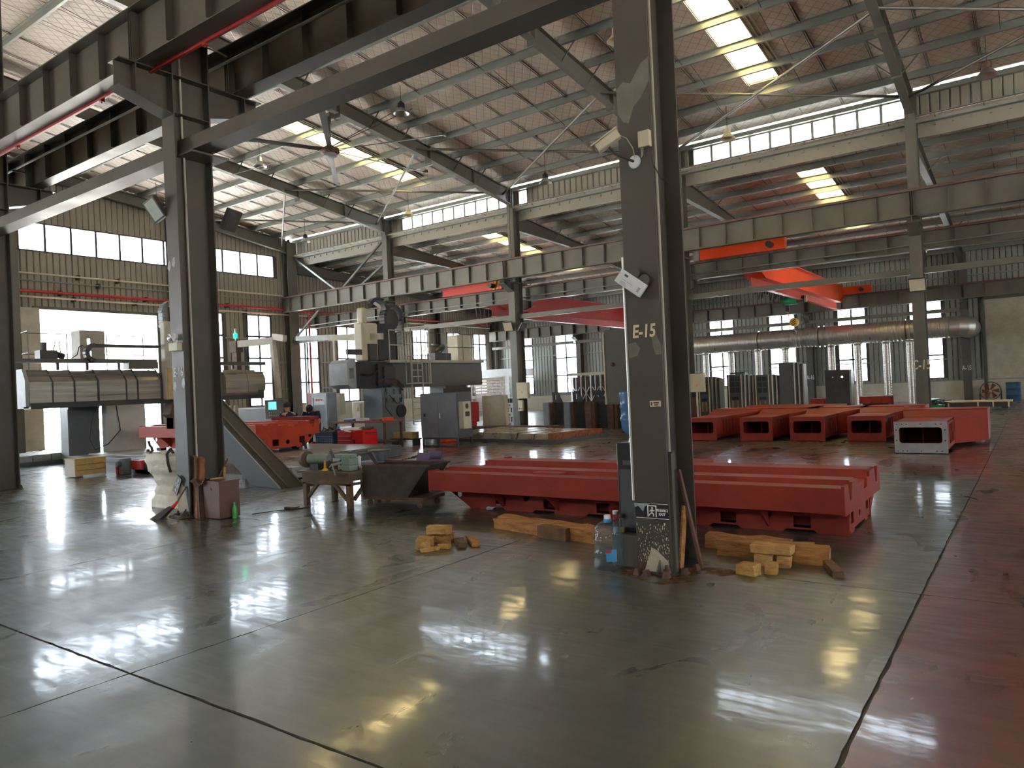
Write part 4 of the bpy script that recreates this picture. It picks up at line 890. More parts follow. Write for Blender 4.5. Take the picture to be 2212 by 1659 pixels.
# ================================================================ RED MACHINE BEDS
def bed(label, x0, y0, L, Wd, H, group, m='primer', nx=6, rise=0.0):
    """x from x0 (left) to x0+L, end plate at +x; near long side at y0"""
    t = thing('machine_bed', label, 'machine bed', (x0,y0,rise), group); z = rise
    hb = H*.5                                             # underside of the top box
    x1 = x0+L; ya, yb = y0+.36, y0+Wd-.42
    # top box with guideways
    mb = MB(); s = Wd/1.9
    prof = [(0,hb),(Wd,hb),(Wd,H-.02),(Wd-.09*s,H-.02),(Wd-.11*s,H-.09),(Wd-.36*s,H-.09),(Wd-.38*s,H+.015),(Wd-.62*s,H+.015),(Wd-.66*s,H-.08),(.66*s,H-.08),(.62*s,H+.015),(.38*s,H+.015),(.34*s,H-.045),(.24*s,H-.045),(.22*s,H-.02),(0,H-.02)]
    mb.prism([(y0+a,z+b) for a,b in prof], 'x', x0+.05, x1-.03); part('top_box', mb, m, t)
    # end plates
    for k,(xa,xb) in enumerate(((x1-.03,x1),(x0,x0+.05))):
        ends = MB(); o = [(y0,z+hb-.02),(y0+Wd,z+hb-.02),(y0+Wd,z+H),(y0+Wd-.14*s,z+H),(y0+Wd-.20*s,z+H-.17),(y0+Wd-.26*s,z+H-.17),(y0+Wd-.32*s,z+H),(y0+Wd-.62*s,z+H),(y0+Wd-.62*s,z+H-.06),(y0+Wd/2+.2*s,z+H-.06),(y0+Wd/2+.18*s,z+H-.15),(y0+Wd/2-.0*s,z+H-.15),(y0+Wd/2-.02*s,z+H-.06),(y0+.62*s,z+H-.06),(y0+.62*s,z+H),(y0+.36*s,z+H),(y0+.30*s,z+H-.17),(y0+.24*s,z+H-.17),(y0+.18*s,z+H),(y0,z+H)]
        ends.prism(o,'x',xa,xb); part('end_plate', ends, m, t)
    ta = .0
    low = MB(); o = [(ya,z+hb),(yb+.3,z+hb),(yb+.3,z+hb-.06),(yb+.02,z+.03),(yb-.14,z+.03),(yb-.14,z),(yb-.3,z),(yb-.3,z+.03),(ya+.3,z+.03),(ya+.3,z),(ya+.1,z),(ya+.1,z+.03),(ya,z+.03)]
    ym = (ya+yb)/2
    hs = [rect(ya+.14,ya+.27,z+.09,z+.21), circ(ym+.0,z+.14,.035,12), rect(yb-.22,yb-.09,z+.11,z+.23), circ(ya+.06,z+.19,.035,12), circ(yb+.12,z+hb-.08,.03,12)]
    if y0 > 9:   # far bed: taper on both sides
        o = [(y0+.10,z+hb),(yb+.3,z+hb),(yb+.3,z+hb-.04),(yb-.02,z+.03),(yb-.14,z+.03),(yb-.14,z),(yb-.3,z),(yb-.3,z+.03),(ya+.3,z+.03),(ya+.3,z),(ya+.1,z),(ya+.1,z+.03),(ya+.02,z+.03),(y0+.10,z+hb-.05)]
        hs = [rect(ya+.14,ya+.32,z+.09,z+.25), circ(ym+.02,z+.16,.055,12), rect(yb-.20,yb-.03,z+.11,z+.27), circ(y0+.26,z+hb-.08,.055,12), circ(yb+.14,z+hb-.05,.055,12)]
    for xa in (x1-.05,): part('end_web', low.plate(o, hs, 'x', xa-.02, xa), m, t)
    # long side web with tapered end, holes and feet
    for yy,nm in ((ya,'side_web'),(yb,'side_web')):
        w = MB(); xs0 = x0+.10; out = [(xs0,z+hb),(x1-.04,z+hb),(x1-.04,z)]
        k = nx; step = (L-.6)/k; xe = x1-.04
        for i in range(k):
            a = xe-i*step; out += [(a-.30*step/.8,z),(a-.34*step/.8,z+.03),(a-.62*step/.8,z+.03),(a-.66*step/.8,z)]
        out += [(xs0+.36,z),(xs0,z+hb-.06)]
        H_ = [circ(xs0+.16,z+hb-.09,.05,12)]
        for i in range(k):
            cx = x1-.5-i*step*.98; H_.append(rect(cx-.09,cx+.09,z+.05,z+.17))
            if i % 2 == 0 and cx-.4 > xs0+.4: H_.append(circ(cx-.36,z+hb-.085,.055,12))
        w.plate(out, H_, 'y', yy-.01, yy+.01); part(nm, w, m, t)
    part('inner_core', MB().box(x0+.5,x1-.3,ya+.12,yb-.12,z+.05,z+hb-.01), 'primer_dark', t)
    g = mesh('gusset', MB().prism([(y0+.04,z+hb),(ya,z+hb),(ya,z+.03)],'x',-.008,.008), m)
    for i in range(nx-1): inst('gusset', g, t, (x1-.85-i*(L-.9)/(nx-1)*.98,0,0))
    for i,(a,b) in enumerate(((.30,.38),(.62,.69))):
        part('key_pad', MB().box(x0+L*a,x0+L*b,y0+.20*s,y0+.36*s,z+H-.03,z+H+.0), m, t)
    return t
bed('long red cast machine bed lying across the floor behind the E-15 column', -6.97, 7.62, 5.42, 1.95, .545, 'red machine beds')
# small red box beyond bed 1
t = thing('casting_box','small red cast box with an open top behind the long red bed','casting',(-4.9,11.1,0))
mb = MB(); mb.plate(rect(-5.55,-4.33,10.7,11.6),[rect(-5.15,-4.65,10.95,11.35)],'z',.30,.34); part('top', mb, 'primer', t)
part('walls', MB().box(-5.55,-4.33,10.7,10.74,0,.30).box(-5.55,-4.33,11.56,11.6,0,.30).box(-4.37,-4.33,10.7,11.6,0,.30).box(-5.55,-5.51,10.7,11.6,0,.30), 'primer', t)
bed('bright orange-red cast machine bed clamped on the gantry machine table', -21.1, 10.87, 5.55, 1.95, .66, 'red machine beds', 'primer_orange', 6, .37)
solo('casting_plate', MB().box(-17.7,-16.0,12.9,13.2,1.03,1.13), 'primer', 'red block standing on the far edge of the clamped machine bed', 'casting', (-17,13,1.03))
# ================================================================ RED COLUMN CASTINGS, right
def casting(label, x0, y0, w=.83, machined=False, h=.61):
    t = thing('column_casting', label, 'casting', (x0,y0,0), 'red column castings in a row'); x1 = x0+w
    f = MB(); f.plate(rect(x0,x1,0,h),[rrect(x0+.09,x1-.09,h*.33,h*.82,.05)],'y',y0,y0+.03); part('front_face', f, 'machined' if machined else 'primer', t)
    if machined:
        bh = MB()
        for q in (.05,.13,.2,.42,.66,.74): bh.lathe([(0,-.002),(.012,-.002)],(x0+q*w/.83,y0,h-.05),8,'y').lathe([(0,-.002),(.012,-.002)],(x0+q*w/.83,y0,.05),8,'y')
        for q in (.25,.45): bh.lathe([(0,-.002),(.014,-.002)],(x0+.04,y0,q*h/.61),8,'y').lathe([(0,-.002),(.014,-.002)],(x1-.04,y0,q*h/.61),8,'y')
        part('bolt_hole', bh, 'black', t)
    b = MB().box(x0+.01,x1-.01,y0+.03,y0+1.6,h-.03,h-.005).box(x0+.01,x0+.03,y0+.03,y0+1.6,.10,h-.01).box(x1-.03,x1-.01,y0+.03,y0+1.6,.10,h-.01).box(x0+.01,x1-.01,y0+.03,y0+1.6,.07,.10)
    b.box(x0+.02,x1-.02,y0+1.55,y0+1.6,.1,h-.01); part('box_body', b, 'primer', t)
    part('inner_web', MB().box(x0+w*.48,x0+w*.50,y0+.5,y0+1.5,.1,h-.03), 'primer', t)
    # rear flared body
    r = MB(); za = h+.02; zb = h+.10
    r.hexa([(x0-.0,y0+1.6,.07),(x1+.0,y0+1.6,.07),(x1+.55,y0+2.5,.07),(x0-.15,y0+2.5,.07),(x0-.0,y0+1.6,h),(x1,y0+1.6,h),(x1+.55,y0+2.5,zb),(x0-.15,y0+2.5,zb)])
    r.box(x0-.15,x1+.55,y0+2.5,y0+3.4,.07,zb+.02); part('flared_body', r, 'primer', t)
    part('foot', MB().box(x0,x1,y0,y0+.06,0,.012).box(x0+.1,x0+.3,y0+3.0,y0+3.3,0,.07).box(x1,x1+.3,y0+3.0,y0+3.3,0,.07), 'machined', t)
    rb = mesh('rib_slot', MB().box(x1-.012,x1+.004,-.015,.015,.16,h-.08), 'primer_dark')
    for k in range(4): inst('rib_slot', rb, t, (0,y0+.55+.25*k,0))
    return t
L5 = ('beside the E-15 column, leftmost of the row','second of the row','third of the row','fourth of the row')
for i,x0 in enumerate((-7.78,-6.32,-5.06,-3.72)): casting('red cast column with a dark window, '+L5[i], x0, 18.95)
casting('red casting with a bare metal bolted frame, front right of the row', -2.34, 16.3, .92, True, .63)
for i,(a,b,z) in enumerate(((-7.7,-6.0,.62),(-6.3,-4.7,.60),(-1.55,-1.15,.52))):
    t = solo('column_casting', MB().hexa([(a,22.9,.0),(b,22.9,.0),(b,24.1,0),(a,24.1,0),(a,22.9,z),(b,22.9,z),(b,24.1,z+.12),(a,24.1,z+.12)]) if i < 2 else MB().box(-2.6,-1.12,20.6,22.2,.05,.62), 'primer', 'red cast block behind the row of castings, %s'%('left one','second one','rightmost, by the red lane')[i], 'casting', (a,23,0), 'red castings behind the row', bevel=.02)
# ================================================================ OVERHEAD CRANES (C-A bay)
def crane(label, xc, m, xe0, xe1, zb0, zb1):
    t = thing('bridge_crane', label, 'crane', (xc,34,6.0))
    # girder: box with lower flange, tapered ends
    mb = MB(); A = 26.3; B = 41.6; n = [(A,.0),(A+1.2,-.42),(B-1.2,-.42),(B,.0)]
    def pt(x,y,z): return (x,y,z)
    z = 6.27
    prof = [(A,z-.05),(A,z-.55),(A+1.3,z-.95),(B-1.0,z-.95),(B,z-.5),(B,z-.05)]
    mb.prism(prof,'x',xc-.22,xc+.22); part('girder', mb, m, t)
    fl_ = MB(); L = [(A,z-.55),(A+1.3,z-.95),(B-1.0,z-.95),(B,z-.5)]
    for (a,b) in zip(L,L[1:]): fl_.hexa([(xc-.34,a[0],a[1]-.02),(xc+.34,a[0],a[1]-.02),(xc+.34,b[0],b[1]-.02),(xc-.34,b[0],b[1]-.02),(xc-.34,a[0],a[1]),(xc+.34,a[0],a[1]),(xc+.34,b[0],b[1]),(xc-.34,b[0],b[1])])
    fl_.box(xc-.3,xc+.3,A,B,z-.05,z-.03); part('flange', fl_, m, t)
    ib = MB().box(xc-.012,xc+.012,A+.6,B-.6,z-1.27,z-.97).box(xc-.10,xc+.10,A+.6,B-.6,z-1.29,z-1.27); part('track_beam', ib, m, t)
    for y,z0,nm in ((25.83,5.975,'end_carriage'),(42.0,5.795,'end_carriage')):
        L2 = 1.45
        e = part(nm, MB().box(xe0,xe1,y-.14,y+.14,z0,z0+.40), m, t, bevel=.01)
        part('wheel', MB().tube((xe0+.3,y-.05,z0+.02),(xe0+.3,y+.05,z0+.02),.12,14).tube((xe1-.3,y-.05,z0+.02),(xe1-.3,y+.05,z0+.02),.12,14), 'steel_dark', e)
        part('buffer', MB().box(xe0-.12,xe0,y-.06,y+.06,z0+.1,z0+.3), 'rubber', e)
        part('drive_motor', MB().tube((xe1-.45,y-.15,z0+.18),(xe1-.45,y-.45,z0+.18),.11,12), 'steel_dark', e)
    return t
c1 = crane('red bridge crane spanning the far bay left of the E-15 column', -20.2, 'crane_red', -22.1, -18.7, 0, 0)
c2 = crane('bright orange-red bridge crane spanning the far bay at the right', -8.3, 'orange', -9.75, -6.75, 0, 0)
part('hazard_stripe', MB().box(-8.08,-8.075,40.2,40.27,5.45,6.1).box(-8.08,-8.075,40.35,40.42,5.45,6.1), 'yellow', c2)
part('hazard_stripe', MB().prism([(-19.0,5.99),(-18.9,5.99),(-18.78,6.36),(-18.88,6.36)],'y',25.675,25.685).prism([(-19.2,5.99),(-19.1,5.99),(-18.98,6.36),(-19.08,6.36)],'y',25.675,25.685), 'yellow', c1)
solo('wind_curtain', MB().box(-10.0,-9.78,25.72,25.9,5.975,6.36), 'galv', 'ribbed grey panel end beside the orange crane carriage', 'panel', (-9.9,25.8,5.975))
def festoon(label, x, y0, y1, z, n, r, m='black', gather=True):
    t = thing('cable_festoon', label, 'cable', (x,y0,z)); part('track', MB().box(x-.02,x+.02,y0,y1,z,z+.04), 'galv', t)
    y = y0
    for k in range(n):
        w = (y1-y0)/n; d = .45+.35*math.sin(k*.7)**2; P = []
        for j in range(9): u = j/8; P.append((x-.05*math.sin(PI*u), y+w*u, z-.02-d*math.sin(PI*u)))
        part('cable_loop', MB().path(P, r, 6), m, t); y += w
festoon('row of black cable loops hanging beside the orange crane', -9.1, 29.5, 34.8, 5.65, 13, .022)
festoon('row of cable loops hanging beside the red crane', -20.9, 26.6, 28.6, 5.45, 6, .02, 'steel_dark')
t = thing('electric_hoist','green electric hoist hanging under the orange crane','hoist',(-8.75,34.2,4.9))
hx,hy = -8.55,34.0
part('drum', MB().tube((hx-.45,hy,5.02),(hx+.05,hy,5.02),.21,20).tube((hx-.58,hy,5.02),(hx-.45,hy,5.02),.16,20), 'green', t)
part('motor', MB().tube((hx+.05,hy,5.02),(hx+.38,hy,5.02),.17,16), 'steel_dark', t)
part('end_cover', MB().tube((hx+.38,hy,5.02),(hx+.46,hy,5.02),.14,16), 'cream', t)
part('trolley', MB().box(hx-.3,hx+.25,hy-.14,hy+.14,5.26,5.40), 'green', t)
part('trolley_wheel', MB().tube((hx-.2,hy-.2,5.44),(hx-.2,hy-.1,5.44),.07,12).tube((hx+.15,hy-.2,5.44),(hx+.15,hy-.1,5.44),.07,12), 'green', t)
part('control_hose', MB().path([(hx-.35,hy,4.85),(hx-.36,hy,4.55),(hx-.35,hy,4.3)],.02,6), 'orange', t)
part('control_box', MB().box(hx-.45,hx-.3,hy-.05,hy+.05,4.5,4.8), 'black', t)
for d in (-.06,.06): part('wire_rope', MB().tube((hx-.12+d,hy,4.9),(hx-.12+d*.6,hy,4.15),.008,6), 'steel_dark', t)
t = thing('hook_block','yellow and black striped hook block hanging over the silver duct','hook',(hx-.12,hy,3.6))
part('block', MB().tube((hx-.12,hy-.12,4.02),(hx-.12,hy+.12,4.02),.19,20), 'yellow', t)
for q in (-.10,0,.10): part('stripe', MB().beam((hx-.22,hy-.125,3.96+q*.9),(hx-.02,hy-.125,4.06+q*.9),.006,.035), 'black', t)
part('hook', MB().path([(hx-.12,hy,3.84),(hx-.12,hy,3.68),(hx-.03,hy,3.60),(hx-.06,hy,3.50),(hx-.15,hy,3.49),(hx-.21,hy,3.56)],.03,8), 'galv', t)
for d in (-1,1):
    c = MB(); z = 3.50
    while z > 2.30: c.path([(hx-.13+d*.02,hy,z),(hx-.13+d*.055,hy,z-.035),(hx-.13+d*.04,hy,z-.07)],.012,5); z -= .07
    part('chain', c, 'machined', t, kind='stuff')
# ================================================================ SILVER DUCT
DX0, DX1, DY, DZ, DR = -16.4, -3.2, 40.3, 3.60, .50
t = thing('spiral_duct','long silver spiral ventilation duct along the far window wall','duct',(DX0,DY,DZ))
def ring(x0,x1,r0,r1=None,n=28): return MB().lathe([(r0,x0),(r1 or r0,x1)],(0,DY,DZ),n,'x')
for a,b in ((DX0,-12.2),(-12.1,-9.1),(-9.0,-5.1),(-5.0,DX1)):
    mb = MB(); prof = []; x = a
    while x < b: prof += [(DR,x),(DR,min(x+.13,b)),(DR+.016,min(x+.145,b)),(DR+.016,min(x+.165,b))]; x += .18
    mb.lathe(prof+[(DR,b)],(0,DY,DZ),28,'x'); part('duct_section', mb, 'galv_bright', t)
for x in (-12.2,-9.1,-8.85,-5.1): part('flange', ring(x,x+.06,DR+.035), 'galv_bright', t) and part('flange', MB().lathe([(DR,x),(DR+.05,x),(DR+.05,x+.05),(DR,x+.05)],(0,DY,DZ),28,'x'), 'galv_bright', t)
for k in range(5):
    a = k*22.5; b = a+22.5; mb = MB(); rows = []
    for ang in (a,b):
        th = math.radians(ang); cx, cy = DX1+.62*math.sin(th), DY+.62*(1-math.cos(th)); dx, dy = math.cos(th), math.sin(th)
        rows.append([(cx+(DR*math.cos(f))*dy*1.0, cy-(DR*math.cos(f))*dx, DZ+DR*math.sin(f)) for f in [2*PI*j/28 for j in range(28)]])
    mb.add(rows[0]+rows[1],[(j,(j+1)%28,28+(j+1)%28,28+j) for j in range(28)])
    if k < 4: part('elbow_segment', mb, 'galv_bright', t)
part('elbow_end', MB().tube((DX1+.62,DY+.62,DZ),(DX1+.62,DY+2.6,DZ),DR,28), 'galv_bright', t)
for x in (-15.2,-13.75,-12.25,-10.8,-8.5,-7.25,-5.95,-4.9):
    mb = MB(); prof = []; z = .02
    while z < 3.0: prof += [(.165,z),(.165,z+.08),(.175,z+.09),(.175,z+.11)]; z += .12
    prof += [(.165,3.05),(.24,3.10),(.24,3.18),(.20,3.2)]
    mb.lathe(prof,(x,DY,0),18); part('branch_duct', mb, 'galv_bright', t)
for x in (-6.6,-14.5): part('hanger', MB().path([(x,DY,5.0),(x,DY-.45,3.3),(x,DY,3.05)],.02,5), 'steel_dark', t)
# ================================================================ FAR RIGHT THINGS
t = thing('axial_fan','big round drum fan with rusty blades by the beige door','fan',(-1.75,41.2,0))
part('drum', MB().lathe([(.40,-.25),(.44,-.26),(.44,.26),(.40,.25),(.40,-.25)],(-1.75,41.2,.50),24,'y'), 'grey_mid', t)
fbm = MB()
for k in range(6):
    a = k*PI/3; fbm.hexa([(-1.75+.06*math.cos(a),41.15,.5+.06*math.sin(a)),(-1.75+.36*math.cos(a-.25),41.1,.5+.36*math.sin(a-.25)),(-1.75+.36*math.cos(a+.3),41.2,.5+.36*math.sin(a+.3)),(-1.75+.06*math.cos(a+.8),41.2,.5+.06*math.sin(a+.8)),(-1.75+.06*math.cos(a),41.17,.5+.06*math.sin(a)),(-1.75+.36*math.cos(a-.25),41.12,.5+.36*math.sin(a-.25)),(-1.75+.36*math.cos(a+.3),41.22,.5+.36*math.sin(a+.3)),(-1.75+.06*math.cos(a+.8),41.22,.5+.06*math.sin(a+.8))])
part('blades', fbm, 'rust', t); part('stand', MB().box(-2.15,-1.35,41.0,41.4,0,.06).box(-2.2,-2.14,41.1,41.3,0,.5).box(-1.36,-1.3,41.1,41.3,0,.5), 'steel_dark', t)
t = thing('oil_drum','dark blue steel drum beside the drum fan','drum',(-.85,40.9,0))
part('body', MB().lathe([(0,0),(.29,0),(.29,.28),(.305,.30),(.29,.32),(.29,.58),(.305,.60),(.29,.62),(.29,.86),(.3,.88),(.28,.87),(0,.86)],(-.85,40.9,0),24), 'drum_blue', t)
t = thing('conveyor_frame','long dark steel frame with a yellow top lying before the beige door','frame',(-1.8,34.4,0))
part('top', MB().box(-3.15,-.75,34.0,34.8,.27,.32), 'label_yellow', t); part('side', MB().box(-3.1,-.8,33.98,34.02,.08,.27).box(-3.1,-.8,34.78,34.82,.08,.27), 'steel_dark', t)
for x in (-1.9,-1.4,-2.9,-.9): part('strap', MB().box(x,x+.05,33.96,33.98,.08,.30), 'label_yellow', t)
for x in (-3.0,-1.0): part('foot', MB().box(x-.1,x+.1,34.1,34.7,0,.1), 'steel_dark', t)
t = thing('green_bin','green plastic bin heaped with dark scrap at the foot of the C-15 column','bin',(-3.1,34.0,0))
part('bin', MB().hexa([(-3.75,33.7,0),(-3.05,33.7,0),(-3.05,34.3,0),(-3.75,34.3,0),(-3.8,33.65,.2),(-3.0,33.65,.2),(-3.0,34.35,.2),(-3.8,34.35,.2)]), 'green_bin', t)
sc = MB(); random.seed(5)
for k in range(40): 
    p = Vector((random.uniform(-3.8,-2.85),random.uniform(33.65,34.3),random.uniform(.2,.36))); d = Vector((random.uniform(-1,1),random.uniform(-.4,.4),random.uniform(-.25,.25))).normalized()*.2; sc.beam(p-d,p+d,.05,.03)
part('scrap', sc, 'steel_dark', t, kind='stuff')
part('sheet', MB().hexa([(-3.8,33.6,.36),(-3.1,33.6,.42),(-3.0,34.3,.40),(-3.8,34.3,.44),(-3.8,33.6,.38),(-3.1,33.6,.46),(-3.0,34.3,.43),(-3.8,34.3,.47)]), 'green_bin', t)
# big dark box column
t = thing('machine_column','black upright machine casting with two round holes','casting',(-7.1,34.8,0))
mb = MB(); mb.plate(rect(-7.62,-6.62,0,1.80),[circ(-7.30,1.48,.04,12),circ(-6.92,1.48,.045,12)],'y',34.6,34.64); part('front_plate', mb, 'cast_black', t)
part('body', MB().box(-7.62,-7.57,34.64,35.2,0,1.8).box(-6.67,-6.62,34.64,35.2,0,1.8).box(-7.62,-6.62,34.64,35.2,1.77,1.80), 'cast_black', t)
part('machined_edge', MB().box(-6.62,-6.55,34.62,35.2,0,1.74), 'galv', t)
# uprights with guide rails
def upright(label, x, w, h, y, back=False):
    t = thing('machine_upright', label, 'casting', (x,y,0), 'upright machine columns')
    part('casting', MB().box(x,x+w,y,y+.5,0,h), 'grey_mid', t, bevel=.01)
    if not back:
        o = MB(); 
        for k in range(3):
            for j in range(2): o.box(x+w*(.22+.30*j),x+w*(.47+.30*j),y-.012,y-.002,h*(.62+.12*k),h*(.72+.12*k))
        part('pocket', o, 'cast_black', t)
        part('slot', MB().box(x+w*.28,x+w*.38,y-.015,y,h*.25,h*.45).box(x+w*.58,x+w*.68,y-.015,y,h*.25,h*.45), 'wood', t)
        part('hole', MB().box(x+w*.3,x+w*.68,y-.014,y,h*.47,h*.53).box(x+w*.25,x+w*.7,y-.014,y,h*.06,h*.14), 'black', t)
        for q,m in ((.02,'rust_dark'),(.10,'label_yellow'),(.86,'label_yellow')): part('guide_strip', MB().box(x+w*q,x+w*(q+.05),y-.03,y,0,h), m, t)
    for k in range(5):
        part('guide_rail', MB().box(x+w+.02+.075*k,x+w+.07+.075*k,y+.02+(.03 if k%2 else 0),y+.4,0,h-(.02*k)), ('galv_bright','steel_dark','machined','rust_dark','galv')[k], t)
UY = 27.0
upright('dark upright machine column, leftmost behind the castings', -10.55, .42, 1.72, UY, True)
upright('upright machine column with yellow edges, first left of the tall one', -8.42, .62, 1.72, UY)
upright('upright machine column with yellow edges, second left of the tall one', -9.42, .62, 1.78, UY)
upright('upright machine column with yellow edges, third left of the tall one', -10.28-.05, .50, 1.74, UY-.6)
upright('tallest plain dark upright column behind the castings', -7.50, .48, 2.12, UY, True)
part('cap', MB().box(-9.3,-8.75,UY+.05,UY+.4,1.80,1.85), 'black', thing('cover_plate','flat black plate lying on top of the yellow-edged uprights','plate',(-9,UY,1.8)))
# red castings in the back
for i,(a,b,z0,z1) in enumerate(((-8.62,-7.75,.12,.50),(-6.5,-5.25,.12,.55))):
    t = thing('red_casting','red ribbed casting on stands by the far wall, %s'%('left of the black upright','right of the black upright')[i],'casting',(a,36,0))
    mb = MB(); mb.plate(rect(a,b,z0+.1,z1),[circ(a+(b-a)*.35,(z0+z1)/2+.05,.06,10),circ(a+(b-a)*.7,(z0+z1)/2+.05,.06,10)],'y',36,36.04); part('front', mb, 'primer', t)
    part('body', MB().box(a,b,36.04,36.9,z1-.04,z1).box(a,b,36.86,36.9,z0,z1), 'primer', t); part('stand', MB().box(a+.1,a+.3,36.1,36.8,0,z0+.1).box(b-.3,b-.1,36.1,36.8,0,z0+.1), 'cast_black', t)
# ================================================================ CENTRE BACK: fixtures, racks, tarp
for i in range(5):
    x = -15.55+.93*i
    t = thing('fixture_block','dark cast fixture block, %s of the row behind the step plates'%('first','second','third','fourth','fifth')[i],'casting',(x,23.75,0),'dark fixture blocks')
    part('core', MB().box(x+.25,x+.80,24.0,24.7,0,1.0), 'cast_black', t)
    part('beam_end', MB().box(x,x+.24,23.72,24.7,0,1.02), ('grey','grey','rust_dark','rust_dark','grey_mid')[i], t, label='I-beam end')
    part('side_strip', MB().box(x+.25,x+.36,23.8,24.0,0,.98), 'rust_dark', t)
    if i in (0,1,2,3): part('lug', MB().plate([(x+.3,1.0),(x+.75,1.0),(x+.55,1.42),(x+.3,1.42)],[rect(x+.40,x+.47,1.12,1.32)],'y',23.95,24.0), 'cast_black', t)
for i in range(11):
    x = -16.3+.47*i; t = thing('scissor_gate','folding white metal gate, '+('leftmost','second','third','fourth','fifth','sixth','seventh','eighth','ninth','tenth','rightmost')[i]+' of the row behind the dark blocks','gate',(x,27.2,.9),'folding gates')
    zt = 2.10+.02*i; part('post', MB().beam((x,27.2,.0),(x,27.2,zt),.05,.05), 'aluminium', t); part('post', MB().beam((x+.22,27.2,.0),(x+.22,27.2,zt-.12),.04,.04), 'aluminium', t)
    if i < 8:
        part('cross_bar', MB().beam((x+.02,27.17,.95),(x+.42,27.17,1.55),.03,.03), 'aluminium', t); part('cross_bar', MB().beam((x+.45,27.23,.95),(x+.05,27.23,1.55),.03,.03), 'aluminium', t)
    part('back_sheet', MB().box(x,x+.44,27.3,27.33,.5,zt-.12), 'rust_dark', t)
solo('gate_rail', MB().box(-16.4,-11.1,27.1,27.16,2.05,2.16), 'cream_dirty', 'pale top rail over the folding gates', 'rail', (-16.4,27.1,2.05))
tp = MB(); random.seed(9); n = 14; V = []
for i in range(n+1):
    for j in range(n+1):
        u,v = i/n,j/n; V.append((-12.75+1.25*u, 26.3+.08*math.sin(9*u+4*v)+.05*math.sin(17*v-6*u)+random.uniform(-.02,.02), 1.05+1.25*v-.12*math.sin(3*u)*(1-v)*2))
tp.add(V,[(i*(n+1)+j,(i+1)*(n+1)+j,(i+1)*(n+1)+j+1,i*(n+1)+j+1) for i in range(n) for j in range(n)])
t = thing('covered_rack','machine draped with a crumpled silver-grey tarpaulin','machine',(-12.1,26.8,0)); part('tarpaulin', tp, 'tarp', t); part('body', MB().box(-12.7,-11.55,26.5,27.0,0,2.2), 'grey_mid', t)
part('warning_lamp', MB().tube((-12.6,26.7,2.2),(-12.6,26.7,2.5),.05,10), 'red_lamp', t)
t = thing('tall_machine','tall dark machine part standing left of the hung cabinet','machine',(-11.0,24.2,0)); part('post', MB().box(-11.45,-11.15,24.0,24.5,0,1.95), 'cast_black', t); part('edge', MB().box(-11.5,-11.45,24.0,24.5,0,1.95), 'wood', t)
part('body', MB().box(-11.15,-9.7,23.9,24.6,0,1.05), 'rust_dark', t); part('panel', MB().box(-10.9,-9.9,23.86,23.9,.05,.95), 'brown_paint', t)
# stack of grey castings left of C-17
for r in range(3):
    for c in range(2):
        x = -19.05+.62*c; z = .02+.40*r
        t = thing('stacked_casting','grey and black machined casting, %s row, %s, in the stack left of the middle column'%(('bottom','middle','top')[r],('left','right')[c]),'casting',(x,25.2,z),'stacked grey castings')
        part('body', MB().box(x,x+.58,25.2,25.7,z,z+.20), 'grey_light', t, bevel=.01)
        mb = MB()
        for k in range(4): mb.box(x+.03+.14*k,x+.10+.14*k,25.22,25.6,z+.20,z+.38)
        part('tooth', mb, 'black' if r == 2 else 'grey_light', t, kind='stuff'); part('pad', MB().box(x+.1,x+.25,25.19,25.2,z+.05,z+.14), 'primer_pale', t)
# white booth and brick screen in the corner
t = thing('booth','low white-roofed booth with pale brick wall in the gable corner','booth',(-31.2,40.9,0))
part('roof', MB().box(-32.0,-28.4,39.2,42.3,2.45,2.95), 'white', t); part('post', MB().box(-31.9,-31.7,39.3,39.5,0,2.45).box(-28.7,-28.5,39.3,39.5,0,2.45), 'white', t)
br = mesh('brick', MB().box(0,.38,0,.1,0,.18), 'brick')
for r in range(12):
    for c in range(8):
        if c*.4+(.2 if r%2 else 0) < 3.0: inst('brick', br, t, (-31.75+c*.4+(.2 if r%2 else 0),39.6,.02+.2*r))
# step plates (floor machine with telescopic covers)
t = thing('way_cover','low machine bed with six telescopic steel way covers on the floor','machine',(-13,19,0))
A0, B0 = (-15.6,18.30), (-11.45,17.78)
px = [0,.17,.33,.50,.68,.84]
def P2(u, v, z): # bilinear on the footprint: front edge A0->B0, rear edge offset
    x = A0[0]+(B0[0]-A0[0])*u; y = A0[1]+(B0[1]-A0[1])*u; return (x+v*(.25-.55*u*0), y+v*2.5, z)
part('base', MB().hexa([P2(-.05,-.04,0),P2(1.05,-.04,0),P2(1.07,1.02,0),P2(-.05,1.02,0),P2(-.05,-.04,.10),P2(1.05,-.04,.10),P2(1.07,1.02,.10),P2(-.05,1.02,.10)]), 'grey_mid', t)
for k in range(6):
    u0 = px[k]+.006; u1 = (px[k+1] if k < 5 else .985)-.006; z = .30-.008*k
    part('cover_plate', MB().hexa([P2(u0,0,.10),P2(u1,0,.10),P2(u1,1,.10),P2(u0,1,.10),P2(u0,.03,z),P2(u1,.03,z),P2(u1,.97,z),P2(u0,.97,z)]), 'pad_top', t, bevel=.008)
part('end_plate', MB().hexa([P2(.99,-.02,.06),P2(1.02,-.02,.06),P2(1.02,1.0,.06),P2(.99,1.0,.06),P2(.99,-.02,.29),P2(1.02,-.02,.29),P2(1.02,1.0,.27),P2(.99,1.0,.27)]), 'rust', t)
solo('channel_frame', MB().box(-18.2,-13.2,20.9,21.4,.12,.30).box(-18.2,-13.4,20.4,20.9,.0,.12), 'rust_dark', 'low rusty bed frame behind the way covers', 'frame', (-15.6,20.9,0))
